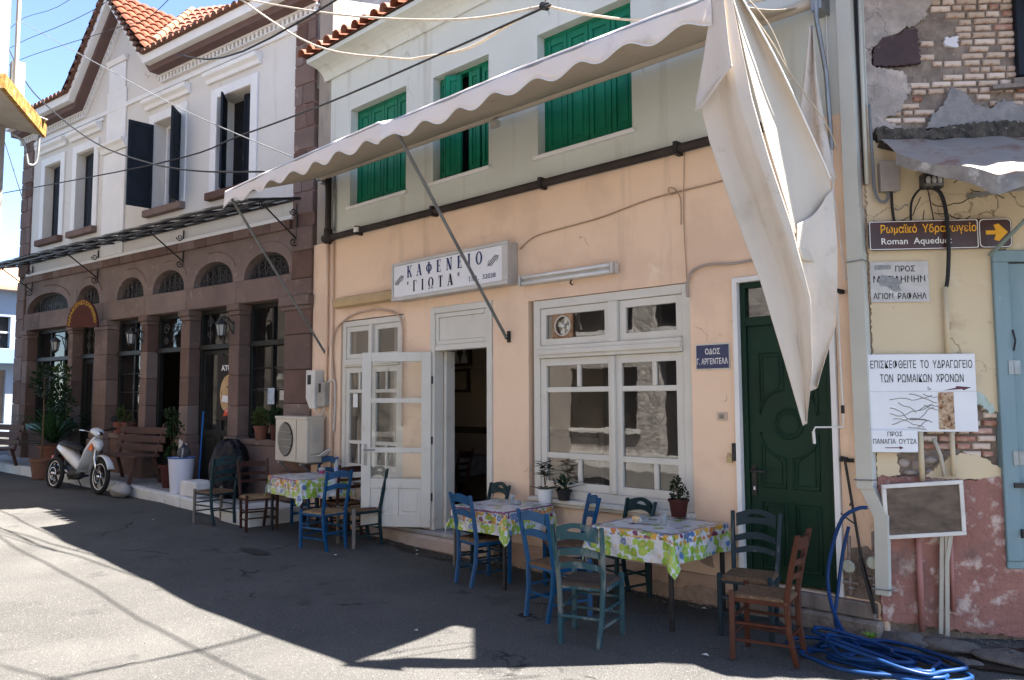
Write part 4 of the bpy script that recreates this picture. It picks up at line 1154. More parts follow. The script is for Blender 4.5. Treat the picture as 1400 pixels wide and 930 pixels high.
grey_plaster = mat('grey_old_plaster', (0.40, 0.345, 0.31), (0.27, 0.235, 0.21), vscale=7, rough=.95, bump=1.0, bscale=26, bdist=.02, cracks=((.14, .11, .1), 3.5, .012, .48),
                   spots=[((0.50, 0.42, 0.36), 4, .56, .68), ((0.21, 0.19, 0.18), 9, .64, .76), ((0.55, 0.55, 0.58), 2.1, .66, .76)])
grey_dark_pl = mat('dark_cement_patch', (0.19, 0.18, 0.175), (0.27, 0.25, 0.24), vscale=12, rough=.95, bump=.9, bscale=30, bdist=.015, spots=[((0.42, 0.42, 0.46), 3, .62, .72)])
tar = mat('purple_brown_patch', (0.075, 0.05, 0.052), (0.06, 0.042, 0.045), vscale=8, rough=.95, bump=.7, bscale=30, bdist=.008, spots=[((0.13, 0.1, 0.1), 22, .62, .7)])
brick_pale = mat('limewashed_brick', (0.55, 0.44, 0.355), (0.46, 0.345, 0.27), vscale=14, rough=.95, bump=.3, bscale=50, spots=[((0.32, 0.15, 0.105), 22, .60, .7), ((.20, .15, .12), 9, .62, .72)], vary=.2)
brick_red = mat('bare_red_brick', (0.33, 0.15, 0.11), (0.42, 0.27, 0.21), vscale=16, rough=.95, bump=.3, bscale=50, spots=[((0.5, 0.4, 0.33), 18, .58, .68)], vary=.25)
black_mould = mat('black_mouldy_ledge', (0.10, 0.085, 0.07), (0.03, 0.028, 0.025), vscale=16, rough=1, bump=.8, bscale=40, bdist=.02, spots=[((0.35, 0.32, 0.28), 30, .64, .7)])
b = B(RUIN); b.box(-.02, 5.2, -.35, -.045, -.1, 5.25); b.done('rubble_core', rubble, ru)
b = B(RUIN); b.prisms([(-.6, 5.25), (.74, 5.0), (.74, 5.08), (-.6, 5.4)], -.1, 5.4); b.done('roof_overhang', tile_dark, ru)
def ragged(pts, amp=.012, step=.05, seed=1):
    rr = random.Random(seed); out = []
    for (a, c), (d, e) in zip(pts, pts[1:] + pts[:1]):
        L = hypot(d - a, e - c); n = max(1, int(L / step))
        for k in range(n):
            t = k / n; w = amp if 0 < k else amp * .5
            out.append((a + (d - a) * t + rr.uniform(-w, w), c + (e - c) * t + rr.uniform(-w, w)))
    return out
def sheet(pts, o0, o1, m, name, amp=.012, step=.05, seed=1):
    P = ragged(pts, amp * .9, step * .45, seed)
    b = B(RUIN)
    n = len(P)
    a = [b.V((p[0], o0, p[1])) for p in P]; c = [b.V((p[0] + random.uniform(-.007, .007), o1, p[1] + random.uniform(-.007, .007))) for p in P]
    b.f.append(c)
    for k in range(n): b.f.append([a[k], a[(k + 1) % n], c[(k + 1) % n], c[k]])
    return b.done(name, m, ru)
# pixel grid of the photo's upper wall measured in metres: s from the corner, z up
sheet([(-.03, 3.70), (-.03, 5.2), (.62, 5.2), (.52, 4.72), (.44, 4.56), (.30, 4.50), (.06, 4.36), (.05, 4.22), (.28, 4.16), (.33, 4.02), (.24, 3.86), (.12, 3.80), (.3, 3.72)], -.05, -.008, grey_plaster, 'upper_plaster', .012, .04, 3)
sheet([(.06, 4.22), (.07, 4.36), (.14, 4.44), (.27, 4.45), (.30, 4.49), (.395, 4.49), (.405, 4.23), (.3, 4.215)], -.048, -.003, tar, 'dark_patch', .006, .025, 4)
sheet([(.42, 3.72), (.47, 3.82), (.56, 3.90), (.62, 4.03), (.72, 3.98), (.76, 3.90), (.90, 3.86), (.98, 3.92), (1.15, 3.86), (1.3, 3.7), (.8, 3.74)], -.05, .004, grey_dark_pl, 'cement_patch', .008, .03, 5)
sheet([(.60, 4.42), (.60, 4.36), (.69, 4.35), (.70, 4.43)], -.06, -.02, mat('pale_chip', (.6, .58, .6), rough=.9), 'pale_chip', .008, .03, 6)
sheet([(.05, 3.62), (.06, 3.73), (.4, 3.70), (.9, 3.75), (1.4, 3.74), (2.6, 3.75), (2.6, 3.62)], -.08, .04, black_mould, 'mouldy_ledge', .015, .04, 7)
# bricks
bm_cache = {}
def brick(s, z, L, H, m, o=0.0):
    key = (round(L, 2), m.name)
    if key not in bm_cache:
        rr = random.Random(int(L * 1000))
        b = B(RUIN); LL = round(L, 2)
        c0 = .008
        base = RUIN(0, 0, 0)
        P = []
        q = [(-LL / 2 + rr.uniform(0, .006), -H / 2 + rr.uniform(0, .004)), (LL / 2 - rr.uniform(0, .006), -H / 2 + rr.uniform(0, .005)), (LL / 2 - rr.uniform(0, .006), H / 2 - rr.uniform(0, .004)), (-LL / 2 + rr.uniform(0, .006), H / 2 - rr.uniform(0, .005))]
        rings = []
        for oo, sc in ((-.06, 1.0), (-.012, 1.0), (-.002, .93)):
            rings.append([b.V((x * (1 if sc == 1 else 1 - c0 / LL * 2), oo, y * (1 if sc == 1 else 1 - c0 / H * 2))) for x, y in q])
        for r0_, r1_ in zip(rings, rings[1:]):
            for k in range(4): b.f.append([r0_[k], r0_[(k + 1) % 4], r1_[(k + 1) % 4], r1_[k]])
        b.f.append(rings[-1])
        b.v = [p - base for p in b.v]
        t = b.done('brick', m, None); bm_cache[key] = t.data; bpy.data.objects.remove(t)
    ob = bpy.data.objects.new('brick', bm_cache[key]); COL.objects.link(ob); ob.parent = ru
    ob.location = RUIN(s, o, z) - origin_of(ru)
    ob.rotation_euler = (0, random.uniform(-.012, .012), 0)
    return ob
rb = random.Random(21)
def in_brick_zone(s, z):
    if z > 4.53: return s > .50 or (z > 4.70 and s > .46)
    if z > 4.46: return s > .64
    if z > 4.10: return s > (.42 if z < 4.4 else .66)
    if z > 3.98: return s > .33 and not (.55 < s < .66 and z < 4.05)
    if z > 3.88: return s > .74 or (.30 < s < .5)
    if z > 3.78: return .16 < s < .5
    return False
z = 3.80; row = 0
while z < 5.15:
    s = .12 + (row % 2) * .07 + rb.uniform(-.02, .02)
    while s < 1.62:
        L = rb.choice([.08, .11, .14, .16, .18])
        c = s + L / 2
        keep = in_brick_zone(c, z)
        if keep and (.42 < c < .72 and 4.1 < z < 4.62) and rb.random() < .45: keep = False
        if keep and z < 4.0 and rb.random() < .3: keep = False
        if keep and rb.random() < .04: keep = False
        if keep: brick(c, z + rb.uniform(-.003, .003), L - .012 - rb.choice([0, 0, .01]), .043, brick_red if rb.random() < (.22 if c > .9 else .06) else brick_pale, rb.uniform(-.008, .004) - .02)
        s += L
    z += .0535; row += 1
# dark framed upper window at the right edge, and a loose timber under it
b = B(RUIN); rect_frame(b, 1.10, 1.9, 4.10, 5.1, .055, -.04, .02); b.box(1.155, 1.845, -.04, -.02, 4.155, 5.045); b.done('upper_window', navy_shutter, ru, bev=.004)
for q in (((.90, .01, 4.01), (1.35, .02, 4.03), .05, .03), ((1.06, .0, 4.06), (1.3, .0, 4.07), .04, .04)):
    b = B(RUIN); b.beam(*q); b.done('loose_timber', old_wood_grey, ru)
# cream plaster, with the broken hole showing brick, and the pink base
sheet([(-.03, 1.14), (-.03, 3.63), (2.6, 3.63), (2.6, 2.79), (.885, 2.79), (.866, 1.60), (.80, 1.62), (.76, 1.70), (.69, 1.74), (.62, 1.72), (.60, 1.48), (.10, 1.48), (.11, 1.30), (.13, 1.15)], -.05, 0, cream_plaster, 'cream_plaster', .007, .04, 9)
sheet([(.30, 1.14), (.50, 1.30), (.62, 1.31), (.72, 1.28), (.85, 1.20), (.85, 1.13), (.5, 1.12)], -.05, -.004, cream_plaster, 'cream_plaster', .006, .03, 10)
sheet([(.60, 1.72), (.66, 1.76), (.74, 1.74), (.82, 1.62), (.78, 1.60), (.72, 1.66), (.64, 1.66), (.62, 1.6)], -.045, .003, mat('blue_green_plaster', (.42, .48, .48), (.30, .38, .30), vscale=20, rough=.9), 'blue_green_plaster', .006, .03, 11)
sheet([(-.03, .12), (-.03, 1.145), (.28, 1.14), (.60, 1.12), (.86, 1.14), (.84, .56), (.83, .52), (2.6, .5), (2.6, .02), (.9, .03), (.5, .06), (.2, .10)], -.05, .004, pink_plaster, 'pink_plaster', .01, .04, 12)
z = 1.305; row = 0
while z < 1.72:
    s = .1 + (row % 2) * .05
    while s < .84:
        L = rb.choice([.09, .11, .14, .16])
        c = s + L / 2
        if (z < 1.5 and .24 < c < .84 and not (z < 1.34 and c < .6)) or (z >= 1.5 and c > .62 + (z - 1.5) * .5):
            brick(min(c, .80), z, min(L, .85 - s) - .012 if s < .8 else .05, .045, brick_red if rb.random() < .55 else brick_pale, rb.uniform(-.008, .003) - .012)
        s += L
    z += .056; row += 1
# field stones in the lower part of the hole
fs_m = mat('field_stone', (.27, .24, .22), (.36, .30, .27), vscale=6, rough=.95, bump=.4, bscale=30)
for (s, z, rx, rz) in ((.17, 1.24, .05, .04), (.27, 1.22, .045, .05), (.36, 1.26, .05, .03), (.22, 1.17, .05, .025), (.45, 1.19, .05, .03), (.36, 1.17, .04, .03), (.13, 1.32, .03, .03)):
    b = B(RUIN)
    for i in range(5):
        for j in range(8):
            th = pi / 2 * i / 4; ph = 2 * pi * j / 8
            b.v.append(RUIN(s + rx * sin(th + .001) * cos(ph) * (1 + .15 * sin(j * 3 + s * 40)), -.045 + .035 * cos(th), z + rz * sin(th + .001) * sin(ph)))
    for i in range(4):
        for j in range(8): b.f.append([i * 8 + j, i * 8 + (j + 1) % 8, (i + 1) * 8 + (j + 1) % 8, (i + 1) * 8 + j])
    b.done('field_stone', fs_m, ru, smooth=True)
# cracks around the wall bracket
b = B(RUIN)
rc = random.Random(3)
for (s, z, a, n_) in ((.36, 3.2, -1.7, 9), (.44, 3.15, -.4, 12), (.45, 3.08, .15, 10), (.38, 3.1, -2.2, 8), (.72, 3.25, -.3, 9), (.6, 3.3, .5, 7)):
    P = [(s, .001, z)]
    for k in range(n_):
        a += rc.uniform(-.6, .6); s += .028 * cos(a); z += .028 * sin(a); P.append((s, .001, z))
    b.tube(P, .0035, 4)
b.done('plaster_cracks', soil, ru, kind='stuff')
# blue door
blue = mat('faded_blue_paint', (.16, .235, .26), (.20, .275, .30), vscale=4, rough=.7, stretch=(1, 1, .25), bump=.15, spots=[((.09, .15, .18), 5, .60, .76, (1, 1, .3)), ((.36, .42, .42), 12, .66, .78)])
bf = B(RUIN); bf.box(.835, .945, -.045, .03, .555, 2.70); bf.box(.835, 2.0, -.045, .031, 2.701, 2.785); bf.box(.835, 2.0, -.04, .02, .50, .553); bdf = bf.done('blue_door_frame', blue, ru, bev=.005)
for k in range(7):
    b = B(RUIN); b.box(.955 + k * .135, .955 + (k + 1) * .135 - .006, -.04, .0 + (.004 if k % 2 else 0), .57, 2.69); b.done('door_board', blue, bdf, bev=.004)
for z in (1.93, 1.28):
    b = B(RUIN); b.box(.905, .94, .031, .036, z - .05, z + .05); b.box(.955, 1.0, .006, .012, z - .05, z + .05); b.tube([(.948, .03, z - .05), (.948, .03, z + .05)], .008, 6); b.done('hinge', galv, bdf)
b = B(RUIN); b.box(.90, 1.3, .032, .042, 1.07, 1.105); b.done('iron_bar', black_iron, bdf)
b = B(RUIN); b.tube([(.95, .03, 2.2), (.953, .05, 2.12), (.95, .03, 2.05)], .007, 5); b.box(.93, .965, .03, .05, .72, .78); b.done('latch', black_iron, bdf)
# crumpled tin canopy with its braces
tc_ = thing('tin_canopy', 'crumpled tin canopy under the bare brick wall, its bent edge catching the sun', 'canopy', tuple(RUIN(.9, .3, 3.5)))
tin = mat('rusty_pale_tin', (.30, .265, .24), (.36, .30, .26), vscale=3, rough=.5, metal=.25, bump=.15, bscale=8, spots=[((.20, .10, .07), 3.5, .52, .66), ((.16, .10, .09), 6, .66, .76)])
rt_ = random.Random(8)
def tinf(u, v):
    s = .07 + 2.4 * u
    lim = min(1.0, .18 + s * 1.9)
    o = .04 + .84 * v * lim + .012 * sin(s * 9 + v * 3) + .012 * sin(s * 23)
    z = 3.625 - (.50 * v * lim) - .012 * sin(s * 5) * v - (.006 * sin(s * 31) * v) - (.03 * v * max(0, sin(s * 11)) if s < .6 else 0)
    return (s, o, z)
b = B(RUIN); b.grid(tinf, 60, 8); b.done('tin_sheet', tin, tc_, solid=.003)
def lipf(u, v):
    s, o, z = tinf(u, 1.0)
    lip = .07 + .05 * max(0, sin(s * 8 - 2)) * (1 if s < .7 else .25) 
    return (s, o + .012 * sin(s * 40) * v - .02 * v, z - lip * v)
b = B(RUIN); b.grid(lipf, 90, 3); b.done('bent_lip', mat('grey_dirty_tin', (.25, .24, .235), (.16, .15, .145), vscale=9, rough=.7, metal=.3, bump=.4, bscale=20, spots=[((.42, .40, .39), 8, .6, .7)]), tc_, solid=.004)
b = B(RUIN); b.beam((.98, .62, 3.12), (.70, .0, 3.20), .028, .028); b.done('brace', galv, tc_)
b = B(RUIN); b.beam((1.0, .64, 3.14), (.80, .06, 2.74), .03, .012); b.done('brace', mat('grey_green_brace', (.17, .21, .19), rough=.6), tc_)
b = B(RUIN); b.beam((.07, .03, 3.59), (.47, .5, 3.28), .05, .04); b.done('rotten_beam', soil, tc_)

# ---- things on the right wall
eb = thing('junction_box', 'grey metal junction box with scratched lettering on the cream wall', 'electrical box', tuple(RUIN(.11, 0, 3.35)))
b = B(RUIN); b.box(.055, .18, .002, .07, 3.235, 3.455); b.box(.05, .185, .071, .078, 3.23, 3.46); b.done('box', mat('grey_box_paint', (.28, .245, .215), (.24, .21, .19), vscale=8, rough=.6), eb, bev=.006)
text_mesh('ΔΕΗ', 1, RUIN, .085, .0785, 3.345, grey_dark_pl, 'lettering', eb, width=.065, height=.035)
text_mesh('59', 1, RUIN, .10, .0785, 3.265, grey_dark_pl, 'lettering', eb, width=.03, height=.03)
fb = thing('fuse_bracket', 'blackened cable bracket with old fuses above the brown direction sign', 'electrical box', tuple(RUIN(.41, 0, 3.28)))
b = B(RUIN); b.box(.35, .50, .002, .07, 3.25, 3.36); b.done('base', black_mould, fb, bev=.008)
for s in (.385, .425, .465):
    b = B(RUIN); b.lathe([(.014, -.03), (.018, 0), (.012, .02)], (s, .08, 3.31), 8); b.done('insulator', alu, fb)
b = B(RUIN); b.box(.36, .49, .07, .09, 3.262, 3.28); b.done('bar', galv, fb)
def wcable(name_label, pts, r, m, fr=RUIN, cat='cable', group=None, n=6, closed=False):
    b = B(fr); b.tube(smooth_path(pts), r, n)
    return tag(b.done('cable', m, None, smooth=True), name_label, cat, group)
def smooth_path(P, n=6):
    P = [Vector(p) for p in P]
    if len(P) < 3: return [tuple(p) for p in P]
    out = []
    for i in range(len(P) - 1):
        p0 = P[max(i - 1, 0)]; p1 = P[i]; p2 = P[i + 1]; p3 = P[min(i + 2, len(P) - 1)]
        for k in range(n):
            t = k / n
            out.append(tuple(.5 * ((2 * p1) + (-p0 + p2) * t + (2 * p0 - 5 * p1 + 4 * p2 - p3) * t * t + (-p0 + 3 * p1 - 3 * p2 + p3) * t ** 3)))
    out.append(tuple(P[-1]))
    return out
wcable('thick black cable looping left from the fuse bracket', [(.40, .06, 3.25), (.33, .05, 3.24), (.275, .04, 3.15), (.27, .03, 3.0)], .009, black_cable)
wcable('thick black cable hanging from the fuse bracket in front of the brown sign', [(.43, .06, 3.25), (.48, .06, 3.2), (.505, .07, 3.05), (.51, .07, 2.8), (.505, .05, 2.6), (.50, .03, 2.52)], .014, black_cable)
wcable('thin dark wire dropping from the fuse bracket', [(.40, .03, 3.25), (.42, .02, 3.15), (.44, .02, 3.0)], .004, black_cable)
wcable('grey cable looped under the junction box', [(.0, .04, 3.9), (.01, .04, 3.4), (.015, .04, 3.25), (.04, .05, 3.17), (.08, .05, 3.155), (.105, .05, 3.19), (.11, .04, 3.24)], .011, mat('grey_cable', (.14, .15, .155), rough=.6))
wcable('short black cable below the junction box', [(.135, .04, 3.24), (.14, .03, 3.12), (.155, .02, 3.01)], .010, black_cable)
wcable('thin grey wire curving right of the junction box', [(.14, .02, 3.13), (.19, .02, 3.10), (.24, .02, 3.14), (.26, .01, 3.13)], .004, galv)

# brown direction sign
sg_brown = mat('brown_sign_enamel', (.055, .018, .014), (.045, .016, .013), vscale=8, rough=.35)
sgy = mat('sign_yellow', (.72, .36, .03), rough=.4); sgw = mat('sign_white', (.72, .70, .68), rough=.4)
rs = thing('direction_sign', 'long brown road sign with yellow Greek and white Latin lettering and a yellow arrow', 'sign', tuple(RUIN(.48, .03, 2.9)))
def SGN(s, o, z): return RUIN(s, .03 + o, z + (s - .0) * .006)
def rrect(x0, x1, z0, z1, r, n=4):
    P = []
    for cx, cz, a in ((x1 - r, z1 - r, 0), (x0 + r, z1 - r, 90), (x0 + r, z0 + r, 180), (x1 - r, z0 + r, 270)):
        for k in range(n + 1):
            t = radians(a + 90 * k / n); P.append((cx + r * cos(t), cz + r * sin(t)))
    return P
b = B(SGN); b.prism(rrect(-.04, .975, 2.795, 3.015, .035), 0, .012); b.done('board', sg_brown, rs)
b = B(SGN)
def outline(P, w, o):
    cx = sum(p[0] for p in P) / len(P); cz = sum(p[1] for p in P) / len(P)
    n = len(P)
    xs = [p[0] for p in P]; zs = [p[1] for p in P]; hw = (max(xs) - min(xs)) / 2; hh = (max(zs) - min(zs)) / 2
    I = [(cx + (p[0] - cx) * (1 - w / hw), cz + (p[1] - cz) * (1 - w / hh)) for p in P]
    for k in range(n): b.poly([(P[k][0], o, P[k][1]), (P[(k + 1) % n][0], o, P[(k + 1) % n][1]), (I[(k + 1) % n][0], o, I[(k + 1) % n][1]), (I[k][0], o, I[k][1])])
outline(rrect(-.035, .735, 2.80, 3.01, .012), .005, .0135); outline(rrect(.745, .97, 2.80, 3.01, .03), .005, .0135)
b.done('border', sgw, rs)
text_mesh('Ρωμαϊκό  Υδραγωγείο', 1, SGN, .045, .014, 2.905, sgy, 'lettering', rs, width=.68, height=.082, bold=.012)
text_mesh('Roman  Aqueduct', 1, SGN, .048, .014, 2.823, sgw, 'lettering', rs, width=.50, height=.062, bold=.004)
b = B(SGN); b.poly([(x, .014, z) for x, z in ((.79, 2.895), (.86, 2.895), (.845, 2.855), (.88, 2.845), (.945, 2.91), (.88, 2.975), (.845, 2.965), (.86, 2.925), (.79, 2.925))]); b.done('arrow', sgy, rs)
# old worn sign
os_ = thing('worn_sign', 'old flaking white sign with black Greek lettering under the brown road sign', 'sign', tuple(RUIN(.18, .02, 2.55)))
b = B(RUIN); b.box(-.03, .385, .002, .014, 2.415, 2.715)
b.done('board', mat('flaking_white_sign', (.48, .46, .44), (.40, .38, .36), vscale=10, rough=.6, spots=[((.17, .17, .17), 7, .60, .66), ((.58, .56, .54), 5, .6, .64)]), os_)
for t_, s, z, w, h in (('ΠΡΟΣ', .15, 2.64, .14, .045), ('ΜΥΤΙΛΗΝΗΝ', -.01, 2.56, .37, .05), ('&', .15, 2.50, .03, .04), ('ΑΓΙΟΝ  ΡΑΦΑΗΛ', -.015, 2.435, .38, .05)):
    text_mesh(t_, 1, RUIN, s, .0155, z, black_paint, 'lettering', os_, width=w, height=h, bold=.01)
b = B(RUIN); b.poly([(x, .0165, z) for x, z in ((.02, 2.57), (.05, 2.62), (.12, 2.60), (.17, 2.585), (.20, 2.56), (.16, 2.53), (.19, 2.50), (.13, 2.495), (.09, 2.53), (.04, 2.535))]); b.poly([(x, .0165, z) for x, z in ((0, 2.655), (.12, 2.66), (.12, 2.69), (0, 2.69))]); b.done('flaked_patch', mat('flaked_metal', (.19, .19, .19), (.27, .27, .27), vscale=30, rough=.7), os_)
# big white sign
bs = thing('aqueduct_sign', 'big white hand-lettered sign with a photo of cracked stone on the right wall', 'sign', tuple(RUIN(.3, .03, 1.75)))
white_board = mat('white_sign_board', (.66, .66, .67), (.61, .61, .62), vscale=3, rough=.45, spots=[((.45, .42, .4), 8, .7, .8)])
b = B(RUIN); b.box(-.085, .672, .02, .04, 1.468, 2.03); b.done('board', white_board, bs, bev=.003)
text_mesh('ΕΠΙΣΚΕΦΘΕΙΤΕ  ΤΟ  ΥΔΡΑΓΩΓΕΙΟ', 1, RUIN, -.065, .0415, 1.925, black_paint, 'lettering', bs, width=.715, height=.062, bold=.004)
text_mesh('ΤΩΝ  ΡΩΜΑΙΚΩΝ  ΧΡΟΝΩΝ', 1, RUIN, .0, .0415, 1.825, black_paint, 'lettering', bs, width=.585, height=.06, bold=.004)
arw = mat('maroon_arrow', (.10, .03, .045), rough=.5)
b = B(RUIN); b.poly([(x, .0415, z) for x, z in ((.44, 1.765), (.53, 1.785), (.53, 1.797), (.635, 1.787), (.58, 1.765), (.57, 1.775))]); b.done('arrow', arw, bs)
b = B(RUIN); b.tube([(.33, .042, 1.79), (.355, .042, 1.775), (.33, .042, 1.77)], .002, 4); b.done('arrow_trace', arw, bs)
b = B(RUIN); b.box(-.084, .671, .0405, .0425, 1.757, 1.761); b.done('panel_seam', alu, bs)
b = B(RUIN)
rr = random.Random(4)
for (x, z, a, n_) in ((.06, 1.64, .1, 13), (.06, 1.60, .05, 13), (.06, 1.70, 0, 12), (.07, 1.52, -.1, 10), (.18, 1.50, .3, 7), (.20, 1.74, -.6, 8), (.12, 1.68, -.7, 6), (.26, 1.62, .5, 6), (.2, 1.56, .4, 8), (.3, 1.74, -1.2, 5), (.08, 1.56, -.2, 9), (.3, 1.66, 0, 5), (.25, 1.5, 1.1, 4)):
    P = [(x, .0425, z)]
    for k in range(n_):
        a += rr.uniform(-.45, .45) - a * .15; x += .026 * cos(a); z += .022 * sin(a)
        if x > .41 or z > 1.755 or z < 1.48: break
        P.append((x, .0425, z))
    if len(P) > 2: b.tube(P, .0022, 4)
b.done('crack_print', mat('crack_grey', (.2, .19, .18), rough=.6), bs, kind='stuff')
b = B(RUIN); b.poly([(.40, .042, 1.485), (.51, .042, 1.485), (.51, .042, 1.752), (.40, .042, 1.752)]); b.done('rust_photo', mat('rust_photo_print', (.20, .09, .035), (.48, .36, .24), vscale=26, rough=.5, spots=[((.05, .02, .01), 34, .56, .64)]), bs)
ss = thing('small_arrow_sign', 'small white sign with a maroon arrow below the big white sign', 'sign', tuple(RUIN(.08, .03, 1.4)))
b = B(RUIN); b.box(-.083, .242, .041, .056, 1.322, 1.482); b.done('board', white_board, ss, bev=.003)
text_mesh('ΠΡΟΣ', 1, RUIN, .03, .0575, 1.437, black_paint, 'lettering', ss, width=.105, height=.034, bold=.006)
text_mesh('ΠΑΝΑΓΙΑ  ΟΥΤΖΑ', 1, RUIN, -.073, .0575, 1.383, black_paint, 'lettering', ss, width=.305, height=.036, bold=.006)
b = B(RUIN); b.poly([(x, .0575, z) for x, z in ((.01, 1.352), (.11, 1.352), (.11, 1.342), (.14, 1.355), (.11, 1.368), (.11, 1.358), (.01, 1.358))]); b.done('arrow', arw, ss)
# framed board hung askew
fbd = thing('framed_board', 'white-framed sheet of dark plywood hung askew over the pipes', 'board', tuple(RUIN(.25, .07, .93)))
def FB(s, o, z): a = .065; return RUIN(-.03 + s * cos(a) - z * sin(a) * .3, .075 + o, .71 + z * cos(a) + s * sin(a))
b = B(FB); b.box(.03, .53, .0, .012, .03, .355); b.done('plywood', mat('dark_plywood', (.15, .11, .08), (.065, .048, .037), vscale=5, rough=.7, stretch=(1, 1, 2.2), bump=.2), fbd)
for q in ((0, .56, 0, .028), (0, .56, .357, .385), (0, .028, .029, .356), (.532, .56, .029, .356)):
    b = B(FB); b.box(q[0], q[1], -.002, .022, q[2], q[3]); b.done('frame_side', grimy_white, fbd, bev=.002)
# wall pipes on the right building
pcream = mat('cream_pipe_paint', (.52, .43, .29), (.47, .39, .27), vscale=7, rough=.7)
for lb, s, z0, z1, r, m, sx in (('cream pipe running down to the top of the big white sign', .49, 2.035, 2.52, .018, pcream, 0), ('cream pipe below the big white sign, right one', .49, 1.15, 1.465, .018, pcream, 0), ('cream pipe stub between the small sign and the board', .27, 1.12, 1.47, .020, pcream, 0), ('pink painted pipe from the framed board to the ground', .225, .06, .75, .022, mat('pink_pipe_paint', (.36, .17, .15), (.3, .14, .12), vscale=6, rough=.8), 0), ('thin pink pipe right of the pale battens', .445, .2, .75, .016, MATS['pink_pipe_paint'], 0)):
    b = B(RUIN); b.tube([(s, .03, z1), (s, .03, z0)], r, 8); tag(b.done('pipe', m, smooth=True), lb, 'pipe', loc if False else None)
bat = thing('pale_battens', 'bundle of pale weathered plastic strips hanging below the framed board', 'battens', tuple(RUIN(.37, .05, .1)))
for k, (a, c) in enumerate((((.38, .74), (.345, .05)), ((.41, .74), (.385, .04)), ((.435, .75), (.40, .55)))):
    b = B(RUIN); b.beam((a[0], .05 + k * .008, a[1]), (c[0], .045 + k * .008, c[1]), .028, .012, up=tuple(RUIN(0, 1, 0) - RUIN(0, 0, 0))); b.done('strip', mat('pale_plastic_strip', (.42, .38, .31), (.35, .32, .27), vscale=5, rough=.7), bat)
for i, (s0, s1) in enumerate(((.38, .44),)):
    b = B(RUIN); b.tube([(.36, .035, 1.42), (.40, .04, 1.3), (.42, .04, 1.15)], .014, 6); b.done('strip', MATS['pale_plastic_strip'], bat, smooth=True)

# ---- downpipe between the two buildings
dp = thing('square_downpipe', 'square grey-green downpipe between the café and the peeling building', 'downpipe', (-2.08, -.06, .4))
def dbox(b, p0, p1, w=.105, d=.085): b.beam(p0, p1, w, d, up=(0, -1, 0))
b = B(WORLD); dbox(b, (-2.115, -.06, 5.3), (-2.105, -.06, 3.12)); b.done('upper_length', pvc_grey, dp)
b = B(WORLD); dbox(b, (-2.098, -.064, 3.119), (-2.085, -.062, 1.06), .112, .09); b.done('middle_length', pvc_grey, dp)
b = B(WORLD); dbox(b, (-2.085, -.062, 1.08), (-1.985, -.07, .86), .09, .06); b.done('offset_length', pvc_grey, dp)
b = B(WORLD); dbox(b, (-1.985, -.07, .88), (-1.995, -.075, .32), .09, .06); b.done('lower_length', pvc_grey, dp)
b = B(WORLD)
for z in (2.72, 1.12, .36): 
    b = B(WORLD); x = -2.093 if z > 1 else -1.995
    b.tube([(x - .062, -.012, z), (x - .062, -.115, z), (x + .062, -.115, z + .004), (x + .062, -.02, z)], .005, 5); b.done('pipe_strap', galv, dp)
for lb, m, r, x0, x1 in (('dark cable running down beside the square downpipe', black_cable, .010, -2.045, -2.03), ('grey-green painted pipe right of the square downpipe', pvc_grey, .016, -2.02, -2.012)):
    b = B(WORLD); b.tube([(x0, -.03 if r < .012 else -.0, 5.3), (x0 + .005, -.03, 4.2), (x1, -.03, 3.3)], r, 6); tag(b.done('cable' if r < .012 else 'pipe', m, smooth=True), lb, 'cable' if r < .012 else 'pipe')
# thin cable with clips left of the downpipe
wcable('thin white wire with black clips down the café corner', [(-2.27, .02, 4.9), (-2.275, .02, 3.9), (-2.27, .03, 3.4), (-2.24, .03, 3.1), (-2.215, .04, 2.85), (-2.19, .03, 2.6)], .005, white_plastic, CAFE)
# ================================================================== awning
aw = thing('awning', 'long pale canvas awning with a scalloped edge over the café front', 'awning', (-5.8, -.8, 4.5))
fx = [(-9.2, 4.315), (-7.8, 4.37), (-6.05, 4.405), (-5.8, 4.37), (-4.26, 4.385), (-3.79, 4.378), (-2.45, 4.36)]
def front_z(x):
    for (a, za), (c, zc) in zip(fx, fx[1:]):
        if x <= c: return za + (zc - za) * max(0, (x - a)) / (c - a)
    return fx[-1][1]
def canvas_top(u, v):
    x = -9.2 + 6.75 * u
    zf = front_z(x); zw = 4.80
    sag = -.035 * sin(pi * v) * (1 + .4 * sin(x * 2.1)) + .006 * sin(x * 11) * sin(pi * v)
    return (x, .10 + 1.40 * v, zw + (zf - zw) * v + sag)
b = B(CAFE); b.grid(canvas_top, 60, 12); b.done('canopy_cloth', canvas_beige, aw, smooth=True, solid=.003)
nsc = 15
def val(u, v):
    x = -9.2 + 6.75 * u
    ph = u * nsc
    drop = .155 + .045 * abs(sin(pi * ph)) ** 0.7 * 1.0
    drop = .20 - .055 * (1 - abs(sin(pi * ph)) ** .8) * -1 if False else .17 + .05 * cos(2 * pi * ph) * .8
    fold = .012 * sin(x * 5.3) + .008 * sin(x * 13 + 1)
    kink = .05 * math.exp(-((x + 5.95) / .09) ** 2)
    return (x, 1.505 + fold * v + kink * v, front_z(x) + .01 - (drop + .03 * math.exp(-((x + 5.9) / .12) ** 2)) * v)
b = B(CAFE); b.grid(val, 240, 4); b.done('scalloped_valance', canvas, aw, smooth=True, solid=.003)
b = B(CAFE); b.tube([val(k / 240, 1.0) for k in range(241)], .006, 5); b.done('valance_piping', white_plastic, aw)
b = B(CAFE); b.tube([(x, 1.49, front_z(x) - .012) for x in [-9.22 + k * .45 for k in range(16)]], .019, 8); b.done('front_bar', galv, aw, smooth=True)
